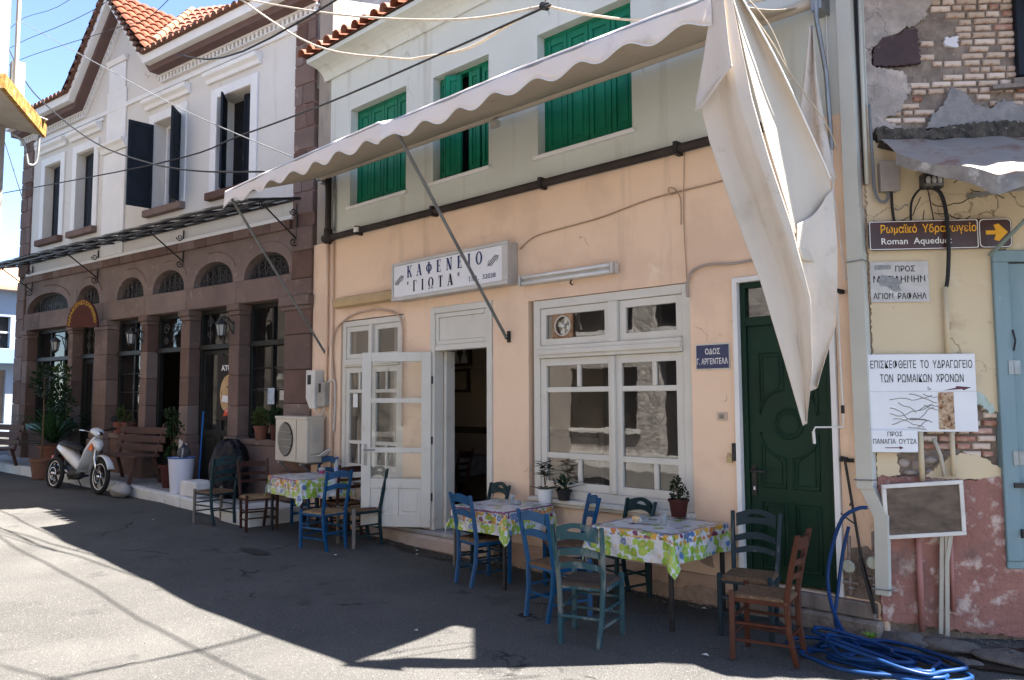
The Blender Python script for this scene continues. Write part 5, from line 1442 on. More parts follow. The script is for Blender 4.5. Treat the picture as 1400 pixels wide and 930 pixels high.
b = B(CAFE); b.tube([(-9.26, .10, 4.80), (-2.3, .10, 4.80)], .045, 10); b.done('roller', canvas_beige, aw, smooth=True)
b = B(CAFE); b.tube([(-9.3, .10, 4.80), (-9.24, .10, 4.80)], .05, 10); b.box(-9.3, -9.22, .002, .1, 4.72, 4.86); b.done('roller_bracket', galv, aw)
b = B(CAFE); b.box(-2.33, -2.25, .002, .17, 4.70, 4.9); b.tube([(-2.29, .17, 5.2), (-2.29, .17, 4.62), (-2.25, .12, 4.2), (-2.235, .10, 3.6)], .018, 6); b.done('roller_bracket', galv, aw)
for (xw, xf) in ((-9.17, -9.15), (-5.73, -5.85), (-2.28, -2.42)):
    b = B(CAFE); b.tube([(xw, .05, 2.37), (xf, 1.46, front_z(xf) - .06)] , .017, 8)
    if xf < -2.5: b.tube([(xf, 1.46, front_z(xf) - .06), (xf - .02, 1.485, front_z(xf) - .02)], .02, 8)
    else: continue
    b.done('support_arm', mat('grey_painted_steel', (.10, .105, .105), (.16, .16, .155), vscale=8, rough=.45, metal=.3), aw, smooth=False)
    b = B(CAFE); b.box(xw - .02, xw + .02, .002, .02, 2.32, 2.44); b.box(xw - .012, xw + .012, .02, .06, 2.35, 2.4); b.done('arm_bracket', black_iron, aw)
b = B(CAFE); b.tube([(-5.79, .1, 4.77), (-5.79, .2, 4.7)], .012, 6); b.box(-5.80, -5.70, .16, .22, 4.62, 4.69); b.done('cloth_clamp', alu, aw)
# crank rod hanging at the right end
ck = thing('awning_crank', 'thin white awning crank hanging beside the green door', 'crank', (-2.2, -.15, 1.5))
b = B(CAFE); b.tube([(-2.235, .10, 3.6), (-2.23, .11, 2.3), (-2.215, .12, 1.62)], .007, 6); b.done('rod', grimy_white, ck)
b = B(CAFE); b.tube([(-2.215, .12, 1.60), (-2.22, .12, 1.50), (-2.36, .28, 1.50), (-2.37, .29, 1.47)], .007, 6); b.tube([(-2.37, .29, 1.47), (-2.365, .29, 1.38)], .011, 6); b.done('handle', grimy_white, ck)
b = B(CAFE); b.tube([(-2.216, .12, 1.66), (-2.216, .12, 1.60)], .013, 6); b.done('joint', black_plastic, ck)
b = B(CAFE); b.box(-2.245, -2.215, .002, .12, 2.5, 2.53); b.done('wall_clip', black_plastic, ck)

# ---- torn canvas hanging from the outer end
tn = thing('hanging_canvas', 'large torn pale canvas hanging from the awning end before the green door', 'canvas', (-2.4, -1.1, 3.0))
def strip_surface(L, R, fold, nu=40, nv=14):
    """L, R: lists of (t, x, o, z) edges from top to bottom"""
    def lerp(E, t):
        for p, q in zip(E, E[1:]):
            if t <= q[0]:
                a = (t - p[0]) / (q[0] - p[0]); return Vector(p[1:]) * (1 - a) + Vector(q[1:]) * a
        return Vector(E[-1][1:])
    def fn(u, v):
        p = lerp(L, u) * (1 - v) + lerp(R, u) * v
        p.y += fold(u, v)
        return tuple(p)
    b = B(CAFE); b.grid(fn, nu, nv); return b
L = [(0, -2.40, 1.46, 4.50), (.16, -2.52, 1.43, 3.98), (.28, -2.59, 1.40, 3.70), (.32, -2.60, 1.38, 3.62), (.4, -2.57, 1.33, 3.42), (.55, -2.47, 1.22, 2.98), (.72, -2.345, 1.10, 2.50), (.86, -2.25, 1.0, 1.98), (1, -2.18, .90, 1.53)]
R = [(0, -2.37, 1.45, 4.50), (.16, -2.30, 1.42, 4.0), (.28, -2.26, 1.36, 3.65), (.4, -2.20, 1.25, 3.25), (.55, -2.12, 1.12, 2.82), (.72, -2.06, 1.0, 2.35), (.86, -2.085, .95, 1.9), (1, -2.165, .89, 1.56)]
def pleat(x, k=.75):
    t = abs((x % 1.0) - .5) * 2            # sharp ridge, rounded valley
    return (1 - k) * cos(2 * pi * x) * .5 + k * (t - .5) * 1.0
b = strip_surface(L, R, lambda u, v: (.080 * pleat(v * 1.05 + .30 - u * .40) + .010 * pleat(v * 2.7 + u * 1.3)) * min(1, u * 3.5) * (1 - .5 * max(0, u - .6) / .4) - .02 * v, 60, 60)
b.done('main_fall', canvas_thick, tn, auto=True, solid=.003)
# stiff flap folded over the upper left of the fall, its hem curling at the corner
FL = [(0, -2.41, 1.50, 4.50), (.5, -2.525, 1.485, 3.98), (.85, -2.60, 1.47, 3.70), (1, -2.585, 1.45, 3.60)]
FR = [(0, -2.375, 1.50, 4.50), (.5, -2.34, 1.49, 4.02), (.85, -2.325, 1.48, 3.86), (1, -2.32, 1.48, 3.84)]
b = strip_surface(FL, FR, lambda u, v: .025 * pleat(v * .8 + .3) * u + .05 * max(0, u - .82) / .18 * (1 - v), 24, 14)
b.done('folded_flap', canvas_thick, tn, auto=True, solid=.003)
b = B(CAFE); b.tube(smooth_path([(-2.585, 1.51, 3.61), (-2.50, 1.49, 3.72), (-2.40, 1.485, 3.80), (-2.32, 1.49, 3.845)], 4), .005, 5); b.done('hem', rope_cream, tn)
# second fold sweeping right to the wall cord
L = [(0, -2.375, 1.43, 4.5), (.25, -2.30, 1.34, 3.9), (.5, -2.24, 1.22, 3.4), (.75, -2.17, 1.10, 2.95), (1, -2.12, 1.02, 2.62)]
R = [(0, -2.36, 1.43, 4.5), (.25, -2.19, 1.16, 3.98), (.5, -2.06, .85, 3.42), (.62, -2.015, .74, 3.2), (.75, -2.02, .72, 3.0), (1, -2.02, .70, 2.62)]
b = strip_surface(L, R, lambda u, v: -.02 + .03 * pleat(v * .8 + u * .5) * min(1, u * 3) - .09 * sin(pi * v), 50, 40)
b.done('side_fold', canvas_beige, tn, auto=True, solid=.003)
L = [(0, -2.12, 1.04, 2.85), (.35, -2.16, 1.02, 2.5), (.7, -2.17, .98, 2.1), (1, -2.15, .9, 1.75)]
R = [(0, -2.005, .71, 3.13), (.35, -2.0, .70, 2.75), (.7, -2.01, .74, 2.2), (1, -2.10, .85, 1.8)]
b = strip_surface(L, R, lambda u, v: (.055 * pleat(v * 1.0 + u * .6 + .2)) * (1 - u * .5) - .05 * sin(pi * v), 60, 50)
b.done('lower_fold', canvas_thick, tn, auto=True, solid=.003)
b = B(CAFE); b.tube(smooth_path([(-2.365, 1.43, 4.5), (-2.19, 1.16, 3.985), (-2.06, .85, 3.43), (-2.012, .73, 3.2)]), .006, 5); b.done('hem', white_plastic, tn)
# short end of canvas by the wall bracket
L = [(0, -2.31, .24, 4.55), (.4, -2.35, .27, 4.15), (.7, -2.385, .30, 3.88), (1, -2.36, .31, 3.62)]
R = [(0, -2.29, .22, 4.55), (.4, -2.26, .25, 4.1), (.7, -2.21, .27, 3.72), (1, -2.14, .30, 3.30)]
b = strip_surface(L, R, lambda u, v: .03 * sin(v * 8 + u * 2), 24, 12)
o = b.done('hanging_canvas', canvas_thick, None, smooth=True, solid=.003); tag(o, 'narrow folded canvas strip hanging from the wall bracket of the awning', 'canvas')
for lb, P, m, r in (('knotted cream cord tied from the awning to the wall', [(-2.38, 1.45, 4.48), (-2.3, 1.0, 4.2), (-2.27, .7, 4.0), (-2.2, .3, 3.75), (-2.2, .1, 3.6)], rope_cream, .006),
                    ('second cream cord sagging behind the hanging canvas', [(-2.40, 1.4, 4.5), (-2.35, .9, 4.36), (-2.30, .65, 4.02)], rope_cream, .005)):
    wcable(lb, P, r, m, CAFE, 'cord')

# ---- café sign
kf = thing('cafe_sign', 'white lightbox café sign with dark serif Greek lettering above the open door', 'sign', (-6.6, -.1, 3.1))
def SB(s, o, z): return CAFE(-7.52 + s, o, 2.955 + z + s * .008)
b = B(SB); b.box(0, 1.92, .004, .15, -.05, .40); b.done('casing', alu, kf, bev=.006)
b = B(SB); b.box(.02, 1.855, .151, .175, -.01, .37); b.done('face', mat('sign_face_white', (.70, .70, .72), (.66, .66, .68), vscale=3, rough=.3), kf, bev=.003)
b = B(SB); b.box(-.01, 1.94, .15, .19, -.055, -.012); b.box(-.01, 1.94, .15, .185, .371, .405); b.box(1.857, 1.94, .15, .186, -.011, .370); b.box(-.01, .018, .15, .186, -.011, .370); b.done('rim', alu, kf, bev=.003)
# serif capitals drawn as outlines (unit height 1)
T, H_ = .22, .075
def bar(x0, x1, y0, y1): return [(x0, y0), (x1, y0), (x1, y1), (x0, y1)]
def stroke(x0, y0, x1, y1, w): return [(x0 - w / 2, y0), (x0 + w / 2, y0), (x1 + w / 2, y1), (x1 - w / 2, y1)]
def ser(x, y, w=.30): return bar(x - w / 2, x + w / 2, y, y + H_) if y < .5 else bar(x - w / 2, x + w / 2, y - H_, y)
def ring(cx, cy, rx, ry, tx, ty, n=24, a0=0, a1=2 * pi):
    out = []
    for k in range(n):
        t0 = a0 + (a1 - a0) * k / n; t1 = a0 + (a1 - a0) * (k + 1) / n
        out.append([(cx + rx * cos(t0), cy + ry * sin(t0)), (cx + rx * cos(t1), cy + ry * sin(t1)), (cx + (rx - tx) * cos(t1), cy + (ry - ty) * sin(t1)), (cx + (rx - tx) * cos(t0), cy + (ry - ty) * sin(t0))])
    return out
G_ = {
 'Κ': (.82, [bar(.10, .32, 0, 1), ser(.205, 0), ser(.205, 1), stroke(.30, .44, .66, .95, .09), stroke(.68, .04, .42, .60, .20), ser(.68, 0, .28), ser(.68, 1, .24)]),
 'Α': (.84, [stroke(.14, .03, .40, 1, .07), stroke(.68, .03, .42, 1, .24), bar(.24, .60, .30, .36), ser(.14, 0, .24), ser(.68, 0, .30)]),
 'Φ': (.86, [bar(.32, .54, 0, 1), ser(.43, 0), ser(.43, 1)] + ring(.43, .5, .42, .33, .20, .07)),
 'Ε': (.76, [bar(.10, .32, 0, 1), ser(.205, 0, .3), ser(.205, 1, .3), bar(.2, .66, 0, .055), bar(.2, .64, .945, 1), bar(.29, .52, .48, .53), bar(.62, .66, 0, .24), bar(.60, .64, .78, 1), bar(.49, .52, .38, .63)]),
 'Ν': (.88, [bar(.12, .20, 0, 1), bar(.66, .74, 0, 1), stroke(.64, .0, .20, 1, .25), ser(.17, 0, .24), ser(.17, 1, .3), ser(.69, 1, .24)]),
 'Ι': (.44, [bar(.11, .33, 0, 1), ser(.22, 0), ser(.22, 1)]),
 'Ο': (.88, ring(.44, .5, .42, .52, .21, .07)),
 'Γ': (.74, [bar(.10, .32, 0, 1), ser(.205, 0), ser(.205, 1), bar(.2, .66, .945, 1), bar(.62, .66, .74, 1)]),
 'Ω': (.92, ring(.46, .56, .42, .46, .21, .07, 24, -pi * .30, pi * 1.30) + [bar(.08, .36, 0, .07), bar(.56, .84, 0, .07), bar(.30, .36, 0, .2), bar(.56, .62, 0, .2)]),
 'Τ': (.80, [bar(.29, .51, 0, 1), ser(.40, 0), bar(.06, .74, .945, 1), bar(.06, .10, .74, 1), bar(.70, .74, .74, 1)]),
 'Η': (.9, [bar(.12, .28, 0, 1), bar(.60, .76, 0, 1), ser(.2, 0), ser(.2, 1), ser(.68, 0), ser(.68, 1), bar(.28, .6, .47, .53)]),
 'Λ': (.84, [stroke(.14, .03, .40, 1, .07), stroke(.68, .03, .42, 1, .24), ser(.14, 0, .24), ser(.68, 0, .30)]),
 '"': (.36, [stroke(.11, .68, .10, 1, .07), stroke(.24, .68, .25, 1, .07)]),
}
def serif_text(s, x0, z0, x1, h, m, parent, fr, o, name='lettering'):
    tot = sum(G_[c][0] for c in s); gap = 0
    w_unit = h * .86
    nat = tot * w_unit
    gap = (x1 - x0 - nat) / (len(s) - 1)
    x = x0; b = B(fr); q = 0
    for c in s:
        adv, polys = G_[c]
        for P in polys:
            q += 1
            b.poly([(x + px * w_unit, o + q * .00004, z0 + pz * h) for px, pz in P])
        x += adv * w_unit + gap
    return b.done(name, m, parent)
serif_text('ΚΑΦΕΝΕΙΟ', .27, .205, 1.56, .140, navy_paint, kf, SB, .177)
serif_text('"ΓΙΩΤΑ"', .27, .03, 1.20, .130, black_paint, kf, SB, .177)
serif_text('ΤΗΛ', 1.34, .035, 1.48, .055, navy_paint, kf, SB, .177)
text_mesh('32038', 1, SB, 1.56, .178, .038, navy_paint, 'lettering', kf, width=.20, height=.05, bold=.01)
b = B(SB); b.box(1.492, 1.505, .1765, .1785, .035, .046); b.done('full_stop', navy_paint, kf)
for cx, cz in ((.13, .19), (1.72, .22)):
    b = B(SB)
    for k in range(3):
        d = (k - 1) * .030
        P = [(cx - .05 + d, .178, cz - .045), (cx - .02 + d, .178, cz - .02), (cx + .02 + d, .178, cz + .02), (cx + .05 + d, .178, cz + .045)]
        b.tube(smooth_path(P, 4), .0042, 4)
    b.tube([(cx - .03 + .045 * cos(t), .178, cz - .02 + .035 * sin(t)) for t in [pi * .6 + pi * k / 10 for k in range(11)]], .0022, 4)
    b.tube([(cx + .03 + .045 * cos(t), .178, cz + .02 + .035 * sin(t)) for t in [-pi * .4 + pi * k / 10 for k in range(11)]], .0022, 4)
    b.done('scroll_ornament', black_paint, kf, kind='stuff')
# tube light beside the sign
tl = thing('fluorescent_fitting', 'white double fluorescent fitting above the large window', 'lamp', (-4.9, -.05, 2.96))
b = B(CAFE); b.box(-5.50, -4.29, .004, .06, 2.895, 3.0); b.done('body', grimy_white, tl, bev=.008)
for z in (2.915, 2.975):
    b = B(CAFE); b.tube([(-5.46, .085, z), (-4.34, .085, z)], .018, 8); b.done('tube', white_plastic, tl, smooth=True)
for s in (-5.49, -4.31):
    b = B(CAFE); b.box(s - .015, s + .015, .061, .11, 2.89, 3.0); b.done('end_cap', alu, tl, bev=.004)
b = B(CAFE); b.tube([(-4.85, .03, 2.90), (-4.86, .04, 2.86), (-4.83, .04, 2.84)], .008, 5); b.done('knob', black_plastic, tl)
yt = thing('yellow_box_light', 'yellowed horizontal box light left of the café sign', 'lamp', (-8.2, -.08, 3.0))
b = B(CAFE); b.lathe([(.06, 0), (.075, .03), (.075, 1.25), (.06, 1.28)], (-8.86, .08, 3.0), 8, 'x'); b.done('housing', mat('yellowed_plastic', (.50, .36, .19), (.43, .30, .16), vscale=3, rough=.5), yt)
# street name plate, bell, padlock
sp = thing('street_name_plate', 'small dark blue enamel street name plate between window and green door', 'sign', (-3.33, -.01, 2.07))
b = B(CAFE); b.box(-3.495, -3.172, .003, .009, 1.958, 2.182); b.done('plate_edge', grimy_white, sp)
b = B(CAFE); b.box(-3.485, -3.182, .0095, .014, 1.97, 2.17); b.done('plate', mat('blue_enamel', (.014, .024, .085), (.02, .03, .09), vscale=8, rough=.3, spots=[((.35, .33, .32), 16, .74, .78)]), sp)
text_mesh('ΟΔΟΣ', 1, CAFE, -3.40, .0145, 2.09, sgw, 'lettering', sp, width=.14, height=.05, bold=.012)
text_mesh('Γ. ΑΡΓΕΝΤΕΛΛ', 1, CAFE, -3.48, .0145, 2.005, sgw, 'lettering', sp, width=.29, height=.052, bold=.012)
bl = thing('door_bell', 'small beige bell plate on the peach wall left of the green door', 'door bell', (-3.26, -.01, 1.57))
b = B(CAFE); b.box(-3.305, -3.212, .003, .014, 1.53, 1.60); b.done('plate', mat('beige_plastic', (.5, .4, .32), rough=.5), bl, bev=.003)
b = B(CAFE); b.box(-3.28, -3.237, .0145, .02, 1.545, 1.585); b.done('name_tag', mat('bell_tag', (.16, .13, .11), (.3, .26, .2), vscale=60, rough=.5), bl)
pk = thing('padlock_hasp', 'rusty hasp with a brass padlock on the left casing of the green door', 'padlock', (-3.16, -.03, 1.27))
b = B(CAFE); b.box(-3.165, -3.135, .01, .035, 1.20, 1.345); b.done('hasp', black_iron, pk, bev=.004)
b = B(CAFE); b.box(-3.215, -3.165, .02, .035, 1.185, 1.235); b.tube([(-3.205, .03, 1.235), (-3.20, .03, 1.26), (-3.18, .03, 1.26), (-3.175, .03, 1.235)], .005, 5); b.done('padlock', mat('brass', (.35, .28, .16), rough=.4, metal=.7), pk)
# cables on the café wall
wcable('tan cable sagging across the peach wall with a hanging loop', [(-5.55, .02, 3.3), (-5.35, .02, 3.40), (-5.0, .02, 3.43), (-4.5, .02, 3.46), (-4.0, .02, 3.53), (-3.7, .02, 3.55), (-3.3, .02, 3.56), (-3.0, .02, 3.58)], .007, tan_cable, CAFE)
wcable('small cable loop hanging from the tan cable above the window', [(-3.60, .03, 3.25), (-3.60, .03, 3.48), (-3.66, .03, 3.58), (-3.72, .03, 3.60), (-3.70, .03, 3.54), (-3.6, .03, 3.55)], .006, tan_cable, CAFE)
wcable('grey cable bending round the corner of the green door', [(-3.555, .02, 2.60), (-3.55, .03, 2.72), (-3.50, .03, 2.82), (-3.35, .03, 2.86), (-3.1, .03, 2.84), (-2.8, .03, 2.86), (-2.4, .03, 2.9)], .012, mat('grey_peach_cable', (.35, .29, .25), rough=.7), CAFE)
wcable('thin cable dropping from the tan wire to the window corner', [(-3.56, .015, 3.9), (-3.58, .015, 3.3), (-3.56, .015, 2.75)], .004, tan_cable, CAFE)
wcable('pale cable arching over the small window', [(-9.0, .03, .9), (-8.98, .03, 1.6), (-8.98, .03, 2.0), (-9.02, .03, 2.4), (-8.95, .03, 2.65), (-8.6, .03, 2.82), (-8.2, .03, 2.86), (-7.9, .03, 2.84), (-7.6, .03, 2.76), (-7.51, .03, 2.6), (-7.5, .03, 2.3), (-7.5, .03, 1.4)], .013, mat('peach_painted_cable', (.50, .36, .27), (.42, .30, .22), vscale=6, rough=.8), CAFE)
# air conditioner
ac = thing('air_conditioner', 'beige outdoor air conditioning unit on the wall between the two buildings', 'air conditioner', (-9.45, -.2, 1.2))
def AC(s, o, z): return CAFE(-9.94 + s + o * 0.12, .03 + o, .89 + z - s * .01)
acm = mat('beige_ac_enamel', (.52, .47, .39), (.48, .43, .36), vscale=4, rough=.45)
b = B(AC); b.box(0, .80, .02, .32, 0, .60); b.done('casing', acm, ac, bev=.012)
b = B(AC); b.box(-.005, .805, .015, .33, .575, .612); b.done('lid', acm, ac, bev=.006)
b = B(AC); b.lathe([(.235, 0), (.235, .012), (.22, .012), (.22, -.0)], (.27, .32, .30), 24, 'y', sx=.85); b.done('fan_ring', acm, ac)
b = B(AC); b.lathe([(.22, 0), (.22, .003)], (.27, .3215, .30), 24, 'y', sx=.85); b.done('fan_opening', black_plastic, ac)
b = B(AC)
for k in range(14):
    x = .09 + k * .0275; h = 1.17 * sqrt(max(.002, .187 ** 2 - (x - .27) ** 2)); b.box(x - .0025, x + .0025, .336, .342, .30 - h, .30 + h)
for z in (.2, .3, .4): b.box(.09, .45, .343, .347, z - .002, z + .002)
b.done('fan_grille', acm, ac, kind='stuff')
b = B(AC); b.box(.548, .552, .3205, .324, .02, .57); b.done('panel_seam', black_plastic, ac)
b = B(AC); b.box(.8005, .815, .06, .26, .12, .50); b.done('valve_cover', acm, ac, bev=.006)
b = B(AC); b.box(.8155, .818, .11, .21, .28, .47); b.done('data_label', alu, ac)
for y in (.1, .16): 
    b = B(AC); b.tube(smooth_path([(.81, y, .10), (.88, y, .10), (.92, y - .04, .14), (.92, -.01, .2)]), .012, 6); b.done('refrigerant_pipe', grimy_white, ac, smooth=True)
for s in (.12, .68):
    b = B(AC); b.box(s - .02, s + .02, -.02, .34, -.03, -.004); b.beam((s, -.02, -.3), (s, .3, -.03), .02, .02); b.done('wall_bracket', galv, ac)
# electricity meter
em = thing('electricity_meter', 'grimy white electricity meter box with a slanted cover above the air conditioner', 'meter', (-9.25, -.1, 1.85))
def EM(s, o, z): return CAFE(-9.46 + s, .005 + o, 1.60 + z)
b = B(EM); b.prisms([(0, .13), (.11, .0), (.19, .0), (.19, .50), (.14, .52), (0, .52)], 0, .15) if False else None
b = B(EM); b.prism([(.0, .14), (.10, 0), (.22, .0), (.22, .52), (.0, .53)], 0, .15); b.done('cover', grimy_white, em, bev=.008)
b = B(EM); b.box(.05, .13, .151, .156, .33, .46); b.done('window', black_plastic, em)
b = B(EM); b.box(.235, .42, 0, .12, .03, .36); b.done('fuse_box', mat('stained_grey_box', (.36, .33, .29), (.26, .24, .21), vscale=7, rough=.7), em, bev=.006)
b = B(EM); b.box(.28, .33, .121, .126, .22, .34); b.done('fuse_window', black_plastic, em)
b = B(EM); b.tube(smooth_path([(.16, .08, .02), (.18, .08, -.06), (.28, .07, -.08), (.33, .06, .03)]), .012, 6); b.tube(smooth_path([(.40, .06, .36), (.5, .03, .38), (.52, .02, .2), (.5, .02, -.3)]), .012, 6); b.done('lead', grimy_white, em, smooth=True)
# ================================================================== chairs
def worn(name, c, c2, under, amt=.62):
    return mat(name, c, c2, vscale=7, rough=.55, bump=.12, bscale=40, spots=[(under, 9, amt, amt + .07, (1, 1, .35)), (under, 42, .66, .74)], vary=.18)
wb = worn('bright_blue_chair_paint', (.005, .066, .165), (.006, .054, .135), (0.0840, 0.1050, 0.1260), .68)
wb2 = worn('petrol_blue_chair_paint', (0.0076, 0.0357, 0.0672), (0.0059, 0.0273, 0.0504), (0.0840, 0.1050, 0.1092), .66)
wt = worn('worn_teal_chair_paint', (0.0158, 0.0518, 0.0630), (0.0225, 0.0675, 0.0855), (0.1080, 0.1260, 0.1215), .54)
wg = worn('dark_teal_chair_paint', (0.0066, 0.0231, 0.0286), (0.0099, 0.0319, 0.0374), (0.0660, 0.0825, 0.0825), .68)
ws = worn('smoke_blue_chair_paint', (0.0132, 0.0240, 0.0312), (0.0180, 0.0330, 0.0420), (0.0780, 0.0780, 0.0780), .60)
wbr = worn('red_brown_chair_varnish', (0.0651, 0.0202, 0.0109), (0.0504, 0.0160, 0.0092), (0.0924, 0.0546, 0.0378), .68)
wdb = worn('dark_brown_chair_varnish', (0.0450, 0.0156, 0.0102), (0.0330, 0.0120, 0.0084), (0.0960, 0.0600, 0.0420), .70)
grey_leg = worn('bare_grey_leg_wood', (.17, .15, .13), (.12, .11, .10), (.26, .25, .23), .6)
rush = mat('rush_seat', (.15, .09, .05), (.10, .058, .032), vscale=24, rough=.9, bump=.5, bscale=130, spots=[((.24, .16, .095), 18, .58, .7)])
rush_dark = mat('dark_rush_seat', (.065, .05, .038), (.045, .034, .027), vscale=24, rough=.9, bump=.5, bscale=130, spots=[((.18, .13, .09), 18, .62, .72)])
rush_bright = mat('straw_rush_seat', (.26, .165, .085), (.18, .11, .055), vscale=24, rough=.9, bump=.5, bscale=130, spots=[((.34, .23, .13), 18, .58, .7)])

def seat_mesh(w, d):
    b = B(WORLD)
    n = 28
    def fn(u, v, top=True):
        x, y = (u - .5) * 2, (v - .5) * 2
        m_ = max(abs(x), abs(y))
        gro = .0035 * sin(m_ * 46)
        seam = .006 * max(0, 1 - abs(abs(x) - abs(y)) * 9)
        edge = -.022 * max(0, (m_ - .86) / .14) ** 2
        return (x * w / 2 * (1.0 - .05 * (1 - v) if True else 1), y * d / 2, .425 + (gro - seam + edge - .010 * (1 - m_)) if top else .395)
    b.grid(lambda u, v: fn(u, v), n, n)
    b.grid(lambda u, v: (fn(u, v)[0] * .98, fn(u, v)[1] * .98, .388), 1, 1)
    for (u0, v0), (u1, v1) in (((0, 0), (1, 0)), ((1, 0), (1, 1)), ((1, 1), (0, 1)), ((0, 1), (0, 0))):
        pts = [(u0 + (u1 - u0) * k / n, v0 + (v1 - v0) * k / n) for k in range(n + 1)]
        for p, q in zip(pts, pts[1:]):
            a, c = fn(*p), fn(*q); b.poly([a, c, (c[0] * .98, c[1] * .98, .388), (a[0] * .98, a[1] * .98, .388)])
    return b

def make_chair(style, paint, seat_m, label, group, h=.82, w=.37, d=.36, leg_m=None, nslat=3):
    """local frame: y forward, seat centred on the origin, feet at z = 0"""
    c = thing('rush_chair', label, 'chair', (0, 0, 0), group)
    leg_m = leg_m or {}
    hw, hd = w / 2, d / 2
    for i, sx in enumerate((-1, 1)):
        b = B(WORLD); b.beam((sx * (hw + .0), hd - .01, 0), (sx * hw, hd - .01, .445), .034, .034, up=(0, 1, 0)); b.done('front_leg', leg_m.get('f%d' % i, paint), c, bev=.005)
        b = B(WORLD)
        P = [(sx * (hw - .045), -hd - .045, 0), (sx * (hw - .03), -hd - .005, .22), (sx * (hw - .02), -hd, .42), (sx * (hw - .01), -hd - .035, .62), (sx * (hw), -hd - .085, h)]
        for k in range(len(P) - 1):
            pass
        prev = None
        for k, p in enumerate(P):
            ww = .036 - (.004 if k == 4 else 0)
            i0 = len(b.v)
            for ax, ay in ((-1, -1), (1, -1), (1, 1), (-1, 1)): b.v.append(Vector((p[0] + ax * ww / 2 * .85, p[1] + ay * ww / 2, p[2])))
            if prev is not None:
                for q in range(4): b.f.append([prev + q, prev + (q + 1) % 4, i0 + (q + 1) % 4, i0 + q])
            else: b.f.append([i0 + 3, i0 + 2, i0 + 1, i0])
            prev = i0
        b.f.append([prev, prev + 1, prev + 2, prev + 3])
        b.done('back_post', leg_m.get('b%d' % i, paint), c, bev=.005)
    def back_y(z):
        return -hd - (0 if z < .42 else (.035 * (z - .42) / .2 if z < .62 else .035 + .05 * (z - .62) / (h - .62)))
    def slat(z0, z1, arch, hole=False, bow=.025, sw=1.0):
        b = B(WORLD); n = 12
        x_in = hw - .03
        rows = []
        for k in range(n + 1):
            t = k / n; x = -x_in + 2 * x_in * t; cv = sin(pi * t)
            lo, hi = z0 + arch * cv * .8, z1 + arch * cv
            y = back_y((z0 + z1) / 2) - bow * cv
            rows.append((x, y, lo, hi))
        if not hole:
            idx = []
            for x, y, lo, hi in rows:
                i0 = len(b.v)
                for yy, zz in ((-.009, lo), (.009, lo), (.009, hi), (-.009, hi)): b.v.append(Vector((x, y + yy, zz)))
                idx.append(i0)
            for a, e in zip(idx, idx[1:]):
                for q in range(4): b.f.append([a + q, a + (q + 1) % 4, e + (q + 1) % 4, e + q])
            b.f.append([idx[0] + q for q in (3, 2, 1, 0)]); b.f.append([idx[-1] + q for q in range(4)])
        else:
            # strip above and below a long hand hole
            for k in range(n):
                r0_, r1_ = rows[k], rows[k + 1]
                def split(r, kk):
                    t = kk / n
                    g = max(0.0, 1 - ((t - .5) / .21) ** 2) ** .5 * .016
                    m_ = r[2] + (r[3] - r[2]) * .55
                    return m_ - g, m_ + g
                s0, s1 = split(r0_, k), split(r1_, k + 1)
                for (l0, h0), (l1, h1) in (((r0_[2], s0[0]), (r1_[2], s1[0])), ((s0[1], r0_[3]), (s1[1], r1_[3]))):
                    i0 = len(b.v)
                    for (x, y, *_), lo, hi in ((r0_, l0, h0), (r1_, l1, h1)):
                        for yy, zz in ((-.009, lo), (.009, lo), (.009, hi), (-.009, hi)): b.v.append(Vector((x, y + yy, zz)))
                    for q in range(4): b.f.append([i0 + q, i0 + (q + 1) % 4, i0 + 4 + (q + 1) % 4, i0 + 4 + q])
        return b.done('slat', paint, c)
    if style == 'plain':
        slat(h - .095, h - .025, .03); slat(h - .215, h - .165, .025)
        if nslat > 2: slat(h - .32, h - .28, .02)
    elif style == 'handle':
        slat(h - .115, h - .015, .035, hole=True); slat(h - .225, h - .18, .03); slat(h - .315, h - .275, .025)
    elif style == 'straight':
        slat(h - .10, h - .03, .008); slat(h - .20, h - .165, .0); slat(h - .29, h - .255, .0)
    for z, m_ in ((.355, paint),):
        for sy in (-1, 1):
            b = B(WORLD); b.beam((-hw + .01, sy * (hd - .008), z + .035), (hw - .01, sy * (hd - .008), z + .035), .022, .03); b.done('seat_rail', paint, c, bev=.003)
        for sx in (-1, 1):
            b = B(WORLD); b.beam((sx * (hw - .004), -hd + .01, z + .035), (sx * (hw - .004), hd - .02, z + .035), .022, .03); b.done('seat_rail', paint, c, bev=.003)
    for z in (.13, .24):
        for sx in (-1, 1):
            b = B(WORLD); b.beam((sx * (hw - .03), -hd - .01, z), (sx * (hw - .005), hd - .02, z), .018, .018); b.done('stretcher', leg_m.get('s', paint), c, bev=.003)
    for z, y in ((.16, hd - .01), (.27, hd - .01), (.19, -hd - .015)):
        b = B(WORLD); b.beam((-hw + .02, y, z), (hw - .02, y, z), .018, .018); b.done('stretcher', leg_m.get('s', paint), c, bev=.003)
    seat_mesh(w + .015, d + .01).done('rush_seat', seat_m, c, smooth=True)
    return c
def put(c, x, y, theta, dz=0.0, tilt=0.0):
    c.location = (x, y, road_z(x) + dz); c.rotation_euler = (0, 0, radians(theta - 90)); return c
GC = 'rush-seated chairs around the café tables'
put(make_chair('handle', wg, rush, 'teal and grey chair, leftmost, in front of the white kerb', GC, h=.86, w=.38, leg_m={'f0': grey_leg, 'f1': grey_leg}), -9.95, -1.17, 185)
put(make_chair('straight', wdb, rush_bright, 'dark brown slatted chair at the left end of the left table', GC, h=.86, w=.38), -9.22, -.96, -12)
put(make_chair('plain', wb, rush, 'blue chair behind the left table with only its back showing', GC, h=.86, nslat=2), -8.98, -.34, -88, .02)
